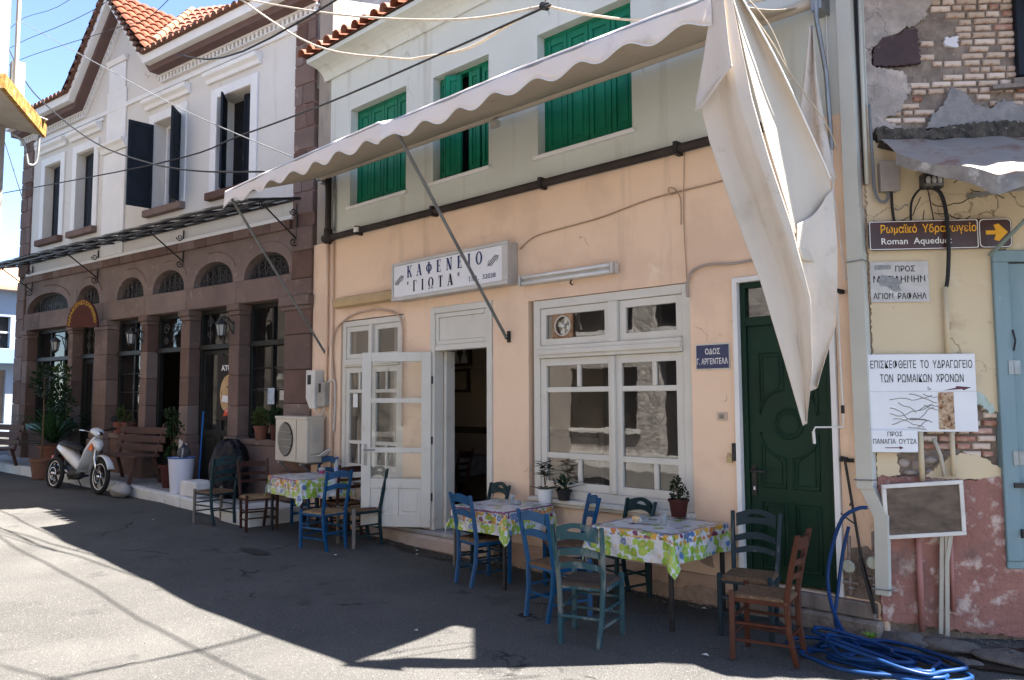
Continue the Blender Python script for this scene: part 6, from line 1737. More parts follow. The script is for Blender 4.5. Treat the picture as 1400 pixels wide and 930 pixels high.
put(make_chair('plain', wb, rush_bright, 'bright blue chair in front of the left table, facing left', GC, h=.88, w=.36, nslat=2), -7.74, -.96, 187)
put(make_chair('straight', wdb, rush, 'brown slatted chair half hidden between the left table and open door', GC, h=.88), -8.20, -.40, 175)
put(make_chair('handle', wg, rush, 'dark teal chair right beside the open white door leaf', GC, h=.87, leg_m={'f1': grey_leg, 'f0': grey_leg}), -7.62, -.56, -96)
put(make_chair('handle', wg, rush, 'dark teal chair wedged between doorway and middle table', GC, h=.83, leg_m={'f1': grey_leg}), -5.88, -.32, -105)
put(make_chair('plain', wb, rush, 'blue chair drawn up to the street side of the middle table', GC, h=.84, w=.36, nslat=2, leg_m={'s': wb2}), -5.37, -.74, 78)
put(make_chair('plain', wb, rush, 'blue chair behind, under the left half of the big window', GC, h=.83, w=.36, nslat=2), -4.62, -.42, -128)
put(make_chair('plain', wb, rush, 'blue chair between middle and right tables, its back to the street', GC, h=.84, w=.36, nslat=2), -4.12, -1.13, 80)
put(make_chair('handle', wt, rush_dark, 'worn teal chair with peeling paint nearest the street', GC, h=.83, w=.37), -3.57, -1.43, 108)
put(make_chair('handle', wg, rush, 'dark teal chair behind the right table below the window', GC, h=.82, leg_m={'f1': grey_leg}), -4.08, -.37, -105)
put(make_chair('handle', ws, rush, 'smoky blue-black chair standing before the green door', GC, h=.84, w=.36), -2.78, -.53, -76)
put(make_chair('straight', wbr, rush, 'red-brown chair at the right end, facing the right table', GC, h=.84, w=.34), -2.46, -.96, 191)
put(make_chair('straight', wdb, rush_dark, 'dark chair standing inside the café behind the doorway', 'chairs inside the café'), -7.75, .95, 200, .2)
put(make_chair('straight', wdb, rush_dark, 'dark chair at the covered table deep inside the café', 'chairs inside the café'), -8.35, 1.45, 20, .2)

# ================================================================== tables with printed cloths
def cloth_material():
    m = bpy.data.materials.new('printed_oilcloth'); m.use_nodes = True
    n, l = m.node_tree.nodes, m.node_tree.links
    bs = n['Principled BSDF']; bs.inputs['Roughness'].default_value = .32
    uv = n.new('ShaderNodeUVMap')
    def math(op, a, b=None):
        x = n.new('ShaderNodeMath'); x.operation = op
        for i, q in enumerate((a, b)):
            if q is None: continue
            if isinstance(q, (int, float)): x.inputs[i].default_value = q
            else: l.new(q, x.inputs[i])
        return x.outputs[0]
    def mix(f, a, b):
        x = n.new('ShaderNodeMix'); x.data_type = 'RGBA'
        l.new(f, x.inputs[0])
        for i, q in ((6, a), (7, b)):
            if isinstance(q, tuple): x.inputs[i].default_value = q
            else: l.new(q, x.inputs[i])
        return x.outputs[2]
    sep = n.new('ShaderNodeSeparateXYZ'); l.new(uv.outputs[0], sep.inputs[0])
    ax, ay = math('ABSOLUTE', sep.outputs[0]), math('ABSOLUTE', sep.outputs[1])
    r = math('MAXIMUM', ax, ay); t = math('MINIMUM', ax, ay)
    nz = n.new('ShaderNodeTexNoise'); nz.inputs['Scale'].default_value = 34; nz.inputs['Detail'].default_value = 4; l.new(uv.outputs[0], nz.inputs['Vector'])
    wob = math('MULTIPLY', math('SUBTRACT', nz.outputs['Fac'], .5), .05)
    # faint blue check
    def line(c, per, w):
        return math('LESS_THAN', math('ABSOLUTE', math('SUBTRACT', math('FRACT', math('MULTIPLY', c, per)), .5)), w)
    chk = math('MAXIMUM', line(sep.outputs[0], 26, .07), line(sep.outputs[1], 26, .07))
    cur = mix(math('MULTIPLY', chk, .35), (.50, .50, .51, 1), (.20, .25, .38, 1))
    def flowers(scale, rad, lo, hi, stops, off):
        vm = n.new('ShaderNodeVectorMath'); vm.operation = 'ADD'; vm.inputs[1].default_value = (off, off * 1.7, 0); l.new(uv.outputs[0], vm.inputs[0])
        vo = n.new('ShaderNodeTexVoronoi'); vo.inputs['Scale'].default_value = scale; vo.inputs['Randomness'].default_value = .55; l.new(vm.outputs[0], vo.inputs['Vector'])
        rr = math('ADD', vo.outputs['Distance'], math('MULTIPLY', wob, 14.0))
        mask = math('LESS_THAN', rr, rad)
        band = math('MULTIPLY', math('GREATER_THAN', r, lo), math('LESS_THAN', r, hi))
        cr = n.new('ShaderNodeValToRGB'); cr.color_ramp.interpolation = 'CONSTANT'
        for i, (p, c) in enumerate(stops):
            e = cr.color_ramp.elements[i] if i < 2 else cr.color_ramp.elements.new(p)
            e.position = p; e.color = c + (1,)
        sp = n.new('ShaderNodeSeparateColor'); l.new(vo.outputs['Color'], sp.inputs[0]); l.new(sp.outputs[0], cr.inputs[0])
        core = math('LESS_THAN', rr, rad * .45)
        colr = mix(math('MULTIPLY', core, .45), cr.outputs[0], (.5, .3, .10, 1))
        return math('MULTIPLY', mask, band), colr
    G1, Y1, P1, B1, O1 = (.17, .27, .03), (.50, .27, .035), (.16, .03, .075), (.06, .13, .28), (.46, .15, .035)
    for args in ((11, .40, .0, .30, [(0, (.50, .50, .51)), (.50, G1), (.78, (.10, .16, .05)), (.9, P1)], 3.1),
                 (17, .56, .415, 1.2, [(0, (.20, .34, .03)), (.42, (.30, .40, .06)), (.62, (.50, .50, .51)), (.86, (.08, .16, .34))], 7.3),
                 (20, .60, .335, .42, [(0, Y1), (.28, P1), (.45, B1), (.62, O1), (.80, G1)], 1.7)):
        mk, c = flowers(*args); cur = mix(mk, cur, c)
    edge = math('LESS_THAN', math('ABSOLUTE', math('SUBTRACT', math('ADD', r, math('MULTIPLY', wob, .5)), .322)), .009)
    cur = mix(edge, cur, (.15, .04, .09, 1))
    l.new(cur, bs.inputs['Base Color'])
    return m
oilcloth = cloth_material()
def table(x, y, rot, hx, hy, z, label, clabel, drop=(.24, .24, .24, .24), seed=0):
    t = thing('cafe_table', label, 'table', (x, y, road_z(x)), 'black-legged café tables', radians(rot))
    for sx in (-1, 1):
        for sy in (-1, 1):
            b = B(WORLD); b.beam((sx * (hx - .035), sy * (hy - .035), 0), (sx * (hx - .035), sy * (hy - .035), z - .03), .032, .032, up=(0, 1, 0))
            for i, v in enumerate(b.v): b.v[i] = v + origin_of(t)
            b.done('leg', black_iron, t, bev=.004)
    b = B(WORLD); b.box(-hx, hx, -hy, hy, z - .022, z - .004)
    for i, v in enumerate(b.v): b.v[i] = v + origin_of(t)
    b.done('tabletop', old_wood_grey, t)
    b = B(WORLD)
    for sx in (-1, 1): b.box(sx * (hx - .03) - .01, sx * (hx - .03) + .01, -hy + .05, hy - .05, z - .075, z - .023)
    for sy in (-1, 1): b.box(-hx + .05, hx - .05, sy * (hy - .03) - .01, sy * (hy - .03) + .01, z - .075, z - .023)
    for i, v in enumerate(b.v): b.v[i] = v + origin_of(t)
    b.done('apron', black_iron, t, kind='stuff')
    # cloth
    N = 84; R = random.Random(seed)
    ph = [R.uniform(0, 6) for _ in range(6)]
    me_v, me_uv = [], []
    ex_x, ex_y = hx + drop[0], hy + drop[1]
    for i in range(N + 1):
        for j in range(N + 1):
            u, v = -1 + 2 * i / N, -1 + 2 * j / N
            px, py = u * ex_x, v * ex_y
            dx = max(0, abs(px) - hx); dy = max(0, abs(py) - hy)
            sxg = 1 if px > 0 else -1; syg = 1 if py > 0 else -1
            bx, by = max(-hx, min(hx, px)), max(-hy, min(hy, py))
            d = sqrt(dx * dx + dy * dy)
            if d <= 1e-6:
                q = (px, py, z + .0015 + .0025 * sin(px * 9 + ph[0]) * sin(py * 7 + ph[1]) + .0015 * sin(px * 21 + py * 13))
            else:
                a = atan2(dy, dx)
                rip = .013 * sin((px * syg if dy > dx else py * sxg) * 13 + ph[2]) * min(1, d / .1) + .006 * sin((px + py) * 31 + ph[3])
                out = .006 + .10 * d + rip + .10 * d * sin(2 * a) ** 2
                nx, ny_ = cos(a) * sxg, sin(a) * syg
                fold = .28 * d * sin(4 * a) * (1 if dx > 0 and dy > 0 else 0)
                q = (bx + nx * out - ny_ * fold * .5, by + ny_ * out + nx * fold * .5, z + .0015 - min(d, .012) * .3 - max(0, d - .006) * .985)
            me_v.append(q); me_uv.append((px * .9, py * .9))
    faces = []
    for i in range(N):
        for j in range(N):
            a = i * (N + 1) + j; faces.append([a, a + N + 1, a + N + 2, a + 1])
    me = bpy.data.meshes.new('tablecloth'); me.from_pydata(me_v, [], faces)
    uvl = me.uv_layers.new(name='UVMap')
    for p in me.polygons:
        p.use_smooth = True
        for li in p.loop_indices: uvl.data[li].uv = me_uv[me.loops[li].vertex_index]
    me.materials.append(oilcloth)
    o = bpy.data.objects.new('tablecloth', me); COL.objects.link(o)
    o.location = (x, y, road_z(x)); o.rotation_euler = (0, 0, radians(rot))
    tag(o, clabel, 'tablecloth', 'flowered tablecloths')
    return t
table(-8.55, -.63, -7, .46, .34, .705, 'black-legged table under the leftmost flowered cloth', 'flowered oilcloth on the left table, carrying a cup and bottle', (.22, .22), 1)
table(-5.33, -.53, 1, .35, .34, .70, 'black-legged table by the open doorway', 'flowered oilcloth on the middle table with an ashtray', (.22, .22), 2)
table(-3.575, -.51, 0, .385, .42, .70, 'black-legged table between big window and green door', 'flowered oilcloth on the right table carrying a small yellow cup', (.22, .22), 3)
# things on the tables
def on(x, y, dz=0): return (x, y, road_z(x) + .708 + dz)
p = on(-8.42, -.55); b = B(WORLD); b.lathe([(.03, 0), (.042, .10), (.044, .10), (.040, .098), (.029, .01)], p, 16)
cup = thing('paper_cup', 'white paper cup with red and dark print on the left table', 'cup', p); b.done('cup_body', white_plastic, cup, smooth=True)
b = B(WORLD); b.lathe([(.0365, .03), (.0412, .07)], p, 16, cap=False); b.done('cup_print', mat('cup_print', (.5, .06, .10), (.04, .06, .2), vscale=30, rough=.5), cup)
p = on(-8.35, -.38); bt = thing('water_bottle', 'clear plastic water bottle standing on the left table', 'bottle', p)
b = B(WORLD); b.lathe([(.032, 0), (.034, .02), (.034, .13), (.028, .16), (.013, .19), (.013, .205)], p, 16); b.done('bottle_body', mat('clear_plastic', (.62, .66, .68), rough=.15, trans=.7), bt, smooth=True)
b = B(WORLD); b.lathe([(.015, .205), (.015, .225)], p, 12); b.done('cap', mat('blue_cap', (.03, .1, .3), rough=.4), bt)
b = B(WORLD); b.lathe([(.035, .06), (.035, .11)], p, 16, cap=False); b.done('bottle_label', mat('bottle_label', (.5, .55, .6), (.1, .2, .45), vscale=25, rough=.4), bt)
p = on(-5.25, -.42); b = B(WORLD); b.lathe([(.05, 0), (.055, .025), (.048, .025), (.045, .008)], p, 16); tag(b.done('ashtray', mat('smoked_glass', (.3, .3, .3), rough=.2)), 'round glass ashtray on the middle table', 'ashtray')
p = on(-5.10, -.35); b = B(WORLD); b.box(p[0] - .07, p[0] + .07, p[1] - .05, p[1] + .05, p[2], p[2] + .006); tag(b.done('folded_newspaper', mat('newsprint', (.45, .44, .42), (.3, .3, .3), vscale=40, rough=.9)), 'folded paper lying beside the ashtray on the middle table', 'newspaper')
p = on(-5.36, -.36); b = B(WORLD); b.lathe([(.022, 0), (.03, .07), (.028, .07), (.02, .006)], p, 14); tag(b.done('drinking_glass', mat('clear_plastic', (.6, .6, .6))), 'small glass standing at the back of the middle table', 'glass')
p = on(-3.72, -.62); cp = thing('coffee_cup', 'small yellow-banded coffee cup on the right table', 'cup', p)
b = B(WORLD); b.lathe([(.02, 0), (.032, .035), (.033, .05), (.030, .05), (.018, .008)], p, 16); b.done('cup_body', mat('yellow_cup', (.62, .33, .08), (.6, .5, .35), vscale=18, rough=.3), cp, smooth=True)
b = B(WORLD); b.lathe([(.03, 0), (.055, .008), (.055, .010), (.02, .004)], p, 16); b.done('saucer', white_plastic, cp)
b = B(WORLD); b.tube([(p[0] + .03, p[1], p[2] + .04), (p[0] + .05, p[1], p[2] + .035), (p[0] + .05, p[1], p[2] + .02), (p[0] + .028, p[1], p[2] + .015)], .004, 5); b.done('cup_handle', white_plastic, cp)
p = on(-3.5, -.55); b = B(WORLD); b.lathe([(.022, 0), (.028, .09), (.026, .09), (.02, .006)], p, 14); tag(b.done('drinking_glass', MATS['clear_plastic']), 'clear tall glass in the middle of the right table', 'glass')
# table inside the café
t = thing('inner_table', 'covered table inside the café seen through the doorway', 'table', (-8.5, 1.9, .2))
for sx in (-.35, .35):
    for sy in (-.3, .3):
        b = B(WORLD); b.beam((-8.5 + sx, 1.9 + sy, .2), (-8.5 + sx, 1.9 + sy, .86), .04, .04, up=(0, 1, 0)); b.done('leg', room_dark, t)
b = B(WORLD); b.box(-8.92, -8.08, 1.53, 2.27, .64, .9); b.done('table_cover', mat('grey_plastic_cover', (.22, .21, .20), (.12, .11, .11), vscale=6, rough=.4), t, bev=.02)

# ================================================================== plants
def leaf_blob(b, c, rx, ry, rz, n, L, W, seed, up=.3, hollow=.35):
    """many small folded leaves through an ellipsoid"""
    R = random.Random(seed)
    for _ in range(n):
        while True:
            p = Vector((R.uniform(-1, 1), R.uniform(-1, 1), R.uniform(-1, 1)))
            if hollow < p.length < 1: break
        clump = .75 + .25 * sin(p.x * 5 + seed) * sin(p.y * 4 + 1) * sin(p.z * 6)
        q = Vector((c[0] + p.x * rx * clump, c[1] + p.y * ry * clump, c[2] + p.z * rz * clump))
        d = (p.normalized() + Vector((R.uniform(-.6, .6), R.uniform(-.6, .6), R.uniform(-.4, .6) + up))).normalized()
        s = d.orthogonal().normalized(); s = (Matrix.Rotation(R.uniform(0, 6.28), 3, d) @ s)
        n_ = d.cross(s)
        l, w = L * R.uniform(.7, 1.2), W * R.uniform(.7, 1.2)
        i = len(b.v)
        b.v += [q, q + d * l * .5 + s * w / 2 + n_ * w * .15, q + d * l - n_ * l * .12, q + d * l * .5 - s * w / 2 + n_ * w * .15, q + d * l * .55]
        b.f += [[i, i + 1, i + 4], [i + 1, i + 2, i + 4], [i + 2, i + 3, i + 4], [i + 3, i, i + 4]]
def pot(c, r, h, m, parent, rim=True):
    b = B(WORLD); P = [(r * .72, 0), (r * .95, h * .86)]
    if rim: P += [(r * 1.06, h * .86), (r * 1.08, h), (r * .95, h)]
    P += [(r * .9, h * .9)]
    b.lathe(P, c, 22); b.done('pot', m, parent, auto=True)
    b = B(WORLD); b.lathe([(r * .9, h * .88), (.001, h * .9)], c, 16); b.done('soil', soil, parent)
def stems(parent, c, n, h, spread, seed, r=.006, m=stem_brown):
    R = random.Random(seed); tops = []
    b = B(WORLD)
    for k in range(n):
        a = R.uniform(0, 6.28); s = spread * R.uniform(.3, 1)
        P = [(c[0] + .02 * cos(a), c[1] + .02 * sin(a), c[2]), (c[0] + s * .4 * cos(a), c[1] + s * .4 * sin(a), c[2] + h * .5), (c[0] + s * cos(a), c[1] + s * sin(a), c[2] + h * R.uniform(.8, 1.05))]
        b.tube(smooth_path(P, 4), r, 5, r1=r * .4); tops.append(P[-1])
    b.done('stem', m, parent, kind='stuff'); return tops
def potted(name, label, c, r, h, potm, fol, leafm, group=None, rim=True, nst=4, cat='potted plant'):
    t = thing(name, label, cat, c, group); pot(c, r, h, potm, t, rim)
    top = (c[0], c[1], c[2] + h * .85)
    hh = max(f[0][2] for f in fol)
    stems(t, top, nst, hh * .9, r * 1.2, int(abs(c[0] * 100)))
    b = B(WORLD)
    for k, (off, rad, n, L, W) in enumerate(fol):
        leaf_blob(b, (top[0] + off[0], top[1] + off[1], top[2] + off[2]), rad[0], rad[1], rad[2], n, L, W, int(abs(c[0] * 10)) + k)
    b.done('foliage', leafm, t, kind='stuff')
    return t
sill_z = .736
def long_leaves(parent, c, specs, m):
    """arching single leaves: (azimuth, reach, rise, width)"""
    for k, (a, reach, rise, w) in enumerate(specs):
        b = B(WORLD); n = 6; rows = []
        for i in range(n + 1):
            t = i / n; rr = reach * t; z = rise * (1.6 * t - .9 * t * t); ww = w * sin(pi * (.08 + .92 * t)) if t < 1 else .001
            cx_, cy_ = c[0] + rr * cos(a), c[1] + rr * sin(a)
            i0 = len(b.v)
            b.v += [Vector((cx_ - sin(a) * ww / 2, cy_ + cos(a) * ww / 2, c[2] + z)), Vector((cx_, cy_, c[2] + z - ww * .15)), Vector((cx_ + sin(a) * ww / 2, cy_ - cos(a) * ww / 2, c[2] + z))]
            rows.append(i0)
        for a0, a1 in zip(rows, rows[1:]): b.f += [[a0, a0 + 1, a1 + 1, a1], [a0 + 1, a0 + 2, a1 + 2, a1 + 1]]
        b.done('leaf', m, parent, smooth=True)
# white pot and its drooping plant
c = (-5.13, -.13, .70)
wp = thing('white_potted_plant', 'leafy plant in a small white pot below the left corner of the window', 'potted plant', c); pot(c, .085, .15, white_plastic, wp, False)
stp = (c[0], c[1], c[2] + .14)
for q, (dx, dz) in enumerate(((-.03, .22), (.0, .25), (.05, .20))):
    b = B(WORLD); b.tube(smooth_path([stp, (stp[0] + dx * .4, stp[1], stp[2] + dz * .5), (stp[0] + dx, stp[1], stp[2] + dz)], 4), .004, 5); b.done('stem', stem_brown, wp)
    long_leaves(wp, (stp[0] + dx, stp[1], stp[2] + dz), [(k * 1.05 + q, .10 + .025 * (k % 2), .03 - .03 * (k % 3), .042) for k in range(6)], leaf_dark)
    long_leaves(wp, (stp[0] + dx * .6, stp[1], stp[2] + dz * .6), [(k * 1.25 + q * .5, .11, .03 - .02 * (k % 2), .042) for k in range(5)], leaf_dark)
long_leaves(wp, (stp[0], stp[1], stp[2] - .01), [(k * .7, .12 + .03 * (k % 3), .03, .04) for k in range(9)], leaf_dark)
c = (-4.93, -.08, sill_z)
bp_ = potted('dark_potted_plant', 'small dark pot with sprawling leaves on the window ledge, right of the white pot', c, .075, .10, black_plastic, [((0, 0, .06), (.12, .05, .06), 30, .07, .03)], leaf_dark)
long_leaves(bp_, (c[0] + .03, c[1], c[2] + .1), [(.1, .24, .09, .05), (.5, .18, .12, .04), (3.1, .17, .14, .05), (2.6, .14, .2, .045)], leaf_dark)
potted('red_potted_plant', 'small upright succulent in a dark red plastic pot beside the window corner', (-3.62, -.13, .715), .085, .145, pot_red,
       [((-.02, 0, .10), (.055, .05, .11), 150, .035, .018), ((.06, 0, .07), (.03, .03, .08), 70, .03, .016), ((-.01, 0, .18), (.03, .03, .05), 40, .03, .015)], leaf_dark)

# plants of the stone building
def P_A(s, o, x=None):
    v = STONE(s, o, 0); return v
def gz(v): return walk_z(v.x)
v = STONE(-3.0, .28, 0); c = (v.x, v.y, gz(v))
t = potted('tall_potted_shrub', 'tall sparse shrub in a big dark red pot left of the newspaper bin', c, .20, .36, pot_red,
       [((0, 0, .22), (.14, .14, .2), 240, .05, .03), ((.02, 0, .62), (.17, .15, .22), 200, .05, .03), ((-.1, 0, .85), (.2, .12, .13), 110, .05, .03)], leaf)
v = STONE(-1.2, -.05, 0)
potted('window_potted_plant', 'bushy light green plant in a terracotta pot on the right stone window sill', (v.x, v.y, 1.142), .11, .2, terracotta,
       [((0, 0, .16), (.24, .12, .16), 420, .05, .028)], leaf_light)
v = STONE(-.78, .0, 0)
potted('window_potted_plant', 'green plant in a dark red pot beside the air conditioner', (v.x, v.y, 1.142), .09, .22, pot_red,
       [((0, 0, .14), (.18, .10, .15), 300, .05, .028)], leaf)
v = STONE(-5.3, -.04, 0)
potted('round_potted_plant', 'yellow-green seedling in a round terracotta pot on the middle stone sill', (v.x, v.y, 1.142), .13, .2, mat('dull_red_pot', (.17, .06, .045), rough=.8), [((0, 0, .16), (.12, .08, .18), 160, .05, .025)], leaf_light, 'round pots on the middle stone sill')
v = STONE(-4.98, -.04, 0)
potted('round_potted_plant', 'second round terracotta pot on the middle stone sill, nearer the doorway', (v.x, v.y, 1.142), .12, .19, MATS['dull_red_pot'], [((0, 0, .10), (.07, .06, .1), 50, .04, .02)], leaf_light, 'round pots on the middle stone sill')
v = STONE(-7.5, -.02, 0)
potted('sill_flower_box', 'red flower trough with dark foliage on the leftmost stone sill', (v.x, v.y, 1.142), .20, .16, pot_red, [((0, 0, .3), (.4, .1, .35), 520, .06, .03), ((-.5, 0, .35), (.3, .1, .3), 260, .06, .03)], leaf_dark, rim=False)
v = STONE(-8.4, .02, 0)
b = B(STONE); b.box(-8.85, -8.0, -.12, .1, 1.145, 1.27); o = b.done('green_planter_box', mat('green_planter', (.06, .14, .12), (.04, .1, .09), vscale=4, rough=.6)); tag(o, 'low green planter box at the left end of the stone sill', 'planter')
# big spiky plant
v = STONE(-6.85, .42, 0); c = (v.x, v.y, gz(v))
sp_ = thing('spiky_plant', 'large spiky green plant with arching leaves behind the scooter', 'plant', c); pot(c, .24, .42, terracotta, sp_)
R5 = random.Random(5)
long_leaves(sp_, (c[0], c[1], c[2] + .45), [(R5.uniform(0, 6.28), R5.uniform(.45, .95), R5.uniform(.0, .95), .055) for _ in range(90)], mat('spiky_leaf', (.035, .09, .035), (.02, .055, .022), vscale=12, rough=.45, sss=.2))
b = B(WORLD); leaf_blob(b, (c[0] + .1, c[1] + .05, c[2] + 1.25), .35, .25, .5, 420, .10, .04, 31); b.done('foliage', leaf, sp_, kind='stuff')
b = B(WORLD); leaf_blob(b, (c[0] + .22, c[1] + .05, c[2] + 1.75), .2, .15, .22, 90, .10, .05, 33); b.done('young_foliage', leaf_light, sp_, kind='stuff')
# terracotta pot with a thin tree left of the scooter
c = (-15.9, -1.55, walk_z(-15.9) - .14)
tt = thing('potted_tree', 'thin bare-stemmed plant in a terracotta pot between bench and scooter', 'potted plant', c); pot(c, .19, .36, mat('light_terracotta', (.17, .09, .065), (.14, .075, .055), vscale=5, rough=.9), tt)
b = B(WORLD); b.tube([(c[0], c[1], c[2] + .38), (c[0] + .02, c[1], c[2] + 1.2), (c[0] - .03, c[1], c[2] + 1.9)], .018, 6, r1=.008); b.done('stem', stem_brown, tt)
b = B(WORLD); leaf_blob(b, (c[0], c[1], c[2] + 1.75), .30, .25, .4, 260, .09, .04, 8); b.done('foliage', leaf_dark, tt, kind='stuff')
# weed by the step
c = (-2.06, -.17, .0); wd = thing('small_weed', 'small bright green weed growing at the foot of the wall below the hose', 'weed', c)
long_leaves(wd, (c[0], c[1], .01), [(k * .8, .07, .07, .02) for k in range(8)], mat('weed_green', (.16, .30, .04), rough=.6, sss=.3))

# ================================================================== street things
# bin with newspapers and black bags
v = STONE(-2.42, .48, 0); c = (v.x, v.y, gz(v))
bn2 = thing('paper_bin', 'white plastic bin with a blue rim stuffed with newspapers', 'bin', c)
b = B(WORLD); b.lathe([(.15, 0), (.19, .52), (.175, .52)], c, 20); b.done('bin_body', mat('lilac_white_bin', (.55, .55, .62), rough=.5), bn2, auto=True)
b = B(WORLD); b.tube([(c[0] + .19 * cos(t * pi / 10), c[1] + .19 * sin(t * pi / 10), c[2] + .52) for t in range(20)], .012, 6, closed=True); b.done('rim', mat('blue_rim', (.05, .12, .3), rough=.5), bn2)
news = mat('newspaper_print', (.50, .49, .47), (.36, .34, .33), vscale=22, rough=.9, spots=[((.42, .22, .14), 6, .62, .66)])
for k, (dx, dy, a, w) in enumerate(((-.06, 0, .1, .30), (.02, .05, -.15, .26), (.05, -.04, .25, .2))):
    b = B(WORLD); x0, y0 = c[0] + dx, c[1] + dy
    b.beam((x0, y0, c[2] + .40), (x0 + a * .2, y0, c[2] + .78 - k * .05), w, .02, up=(.3, 1, 0)); o = b.done('newspaper', news); tag(o, ['tallest folded newspaper sticking out of the white bin', 'middle folded newspaper in the white bin', 'shortest newspaper in the white bin'][k], 'newspaper', 'newspapers in the bin')
b = B(WORLD); leafc = (c[0] + .12, c[1] - .02, c[2] + .56); b.lathe([(.02, -.05), (.10, 0), (.09, .08), (.05, .13), (.01, .16)], leafc, 12, sx=.8); tag(b.done('grey_bag', mat('dark_grey_bag', (.06, .06, .065), rough=.4), smooth=True, jit=.012), 'dark grey bag tucked in beside the newspapers', 'bag')
bagm = mat('black_bin_liner', (.006, .006, .008), (.010, .010, .013), vscale=8, rough=.42, bump=.9, bscale=11, bdist=.05)
v = STONE(-1.45, .30, 0); c = (v.x, v.y, gz(v))
b = B(WORLD)
def bag(u, w):
    th = pi * u; ph = 2 * pi * w
    r = .34 * (sin(th) ** .6) * (1 + .09 * sin(ph * 5 + th * 4) + .05 * sin(ph * 11))
    return (c[0] + r * cos(ph) * 1.0, c[1] + r * sin(ph) * .7, c[2] + .42 + .42 * -cos(th) + .02 * sin(ph * 7))
b.grid(bag, 24, 40); tag(b.done('rubbish_bag', bagm, smooth=True), 'shiny black rubbish bag between the stone pillar and brown chair', 'bag')
v = STONE(-1.95, .55, 0); c = (v.x, v.y, gz(v))
b = B(WORLD); b.box(c[0] - .22, c[0] + .30, c[1] - .12, c[1] + .2, c[2], c[2] + .22); o = b.done('white_crate', whitewash, bev=.02); tag(o, 'low whitewashed block beside the paper bin', 'block')
v = STONE(-2.72, -.0, 0)
b = B(WORLD); b.tube([(v.x, v.y, gz(v)), (v.x + .06, v.y + .02, gz(v) + 1.2)], .012, 6); tag(b.done('broom_handle', mat('blue_broom', (.02, .13, .42), rough=.4)), 'bright blue broom handle leaning by the dark double door', 'broom')
# boulder at the kerb
def boulder(c, rx, ry, rz, m, label, seed, cat='stone', name='boulder'):
    b = B(WORLD)
    def f(u, v):
        th = pi * u; ph = 2 * pi * v
        k = 1 + .12 * sin(ph * 3 + seed) + .08 * sin(th * 5 + ph * 2 + seed) + .05 * sin(ph * 7 + th * 3)
        return (c[0] + rx * sin(th) * cos(ph) * k, c[1] + ry * sin(th) * sin(ph) * k, c[2] + rz * (-cos(th)) * k)
    b.grid(f, 12, 20); return tag(b.done(name, m, smooth=True), label, cat)
boulder((-13.0, -1.22, .32), .22, .15, .11, grey_paving, 'rough grey boulder on the kerb just right of the scooter wheel', 2)

# scooter
sc = thing('motor_scooter', 'silver step-through scooter parked with its front wheel towards the café', 'scooter', (-13.45, -1.45, road_z(-13.4)))
a_ = radians(8); SCZ = road_z(-13.4)
fxw, fyw = -13.42, -1.42
def SC(x, y, z):   # x forward from rear wheel axle (front axle at 1.22), y left, z up
    dx = x - 1.22
    lean = -.10
    yy = y + z * lean * -.6
    return Vector((fxw + dx * cos(a_) - yy * sin(a_), fyw + dx * sin(a_) + yy * cos(a_), SCZ + z))
silver = mat('silver_scooter_paint', (.62, .62, .62), (.58, .58, .58), vscale=6, rough=.22, metal=.1)
rub = mat('tyre_rubber', (.018, .018, .018), rough=.85)
chrome = mat('chrome', (.6, .6, .6), rough=.12, metal=1.0)
def wheel(cx):
    R = .275
    b = B(SC); b.tube([(cx + (R - .035) * cos(t * pi / 16), 0, R + (R - .035) * sin(t * pi / 16)) for t in range(32)], .037, 10, closed=True); w = b.done('wheel', rub, sc, smooth=True)
    b = B(SC); b.tube([(cx + (R - .075) * cos(t * pi / 16), -.012, R + (R - .075) * sin(t * pi / 16)) for t in range(32)], .009, 6, closed=True); b.done('rim', white_plastic, w, smooth=True)
    b = B(SC); b.tube([(cx + (R - .078) * cos(t * pi / 16), 0, R + (R - .078) * sin(t * pi / 16)) for t in range(32)], .014, 6, closed=True); b.done('rim_band', black_iron, w, smooth=True)
    for k in range(5):
        b = B(SC); t = 2 * pi * k / 5 + .3; b.beam((cx + .03 * cos(t), 0, R + .03 * sin(t)), (cx + .195 * cos(t), 0, R + .195 * sin(t)), .02, .028, up=(0, 1, 0)); b.done('spoke', black_iron, w)
    b = B(SC)
    for q in (-.035, -.038): b.tube([(cx + .10 * cos(t * pi / 12), q, R + .10 * sin(t * pi / 12)) for t in range(24)], .008, 5, closed=True)
    b.tube([(cx, -.06, R), (cx, .06, R)], .028, 10); b.done('brake_disc', chrome, w, smooth=True)
wheel(1.22); wheel(0)
def loft(sections, name, m, n=14, parent=sc, smooth=True):
    """sections: (x, z, half width y, half height, tilt) ellipses joined front to back"""
    b = B(SC); rings = []
    for (x, z, hy_, hz_, tl_) in sections:
        i0 = len(b.v)
        for k in range(n):
            t = 2 * pi * k / n
            a, c_ = cos(t) * hy_, sin(t) * hz_
            b.v.append(SC(x - c_ * sin(tl_), a, z + c_ * cos(tl_)))
        rings.append(i0)
    for p, q in zip(rings, rings[1:]):
        for k in range(n): b.f.append([p + k, p + (k + 1) % n, q + (k + 1) % n, q + k])
    b.f.append([rings[0] + k for k in range(n)][::-1]); b.f.append([rings[-1] + k for k in range(n)])
    return b.done(name, m, parent, smooth=smooth)
loft([(-.22, .72, .03, .03, 0), (-.12, .70, .09, .07, 0), (.1, .64, .12, .10, 0), (.3, .55, .12, .10, -.2), (.48, .44, .09, .08, -.5), (.62, .36, .06, .05, -.5)], 'rear_body', silver)
loft([(-.16, .76, .05, .03, 0), (.0, .77, .11, .04, 0), (.25, .74, .12, .045, 0), (.45, .70, .08, .04, 0), (.55, .67, .03, .02, 0)], 'seat', black_plastic)
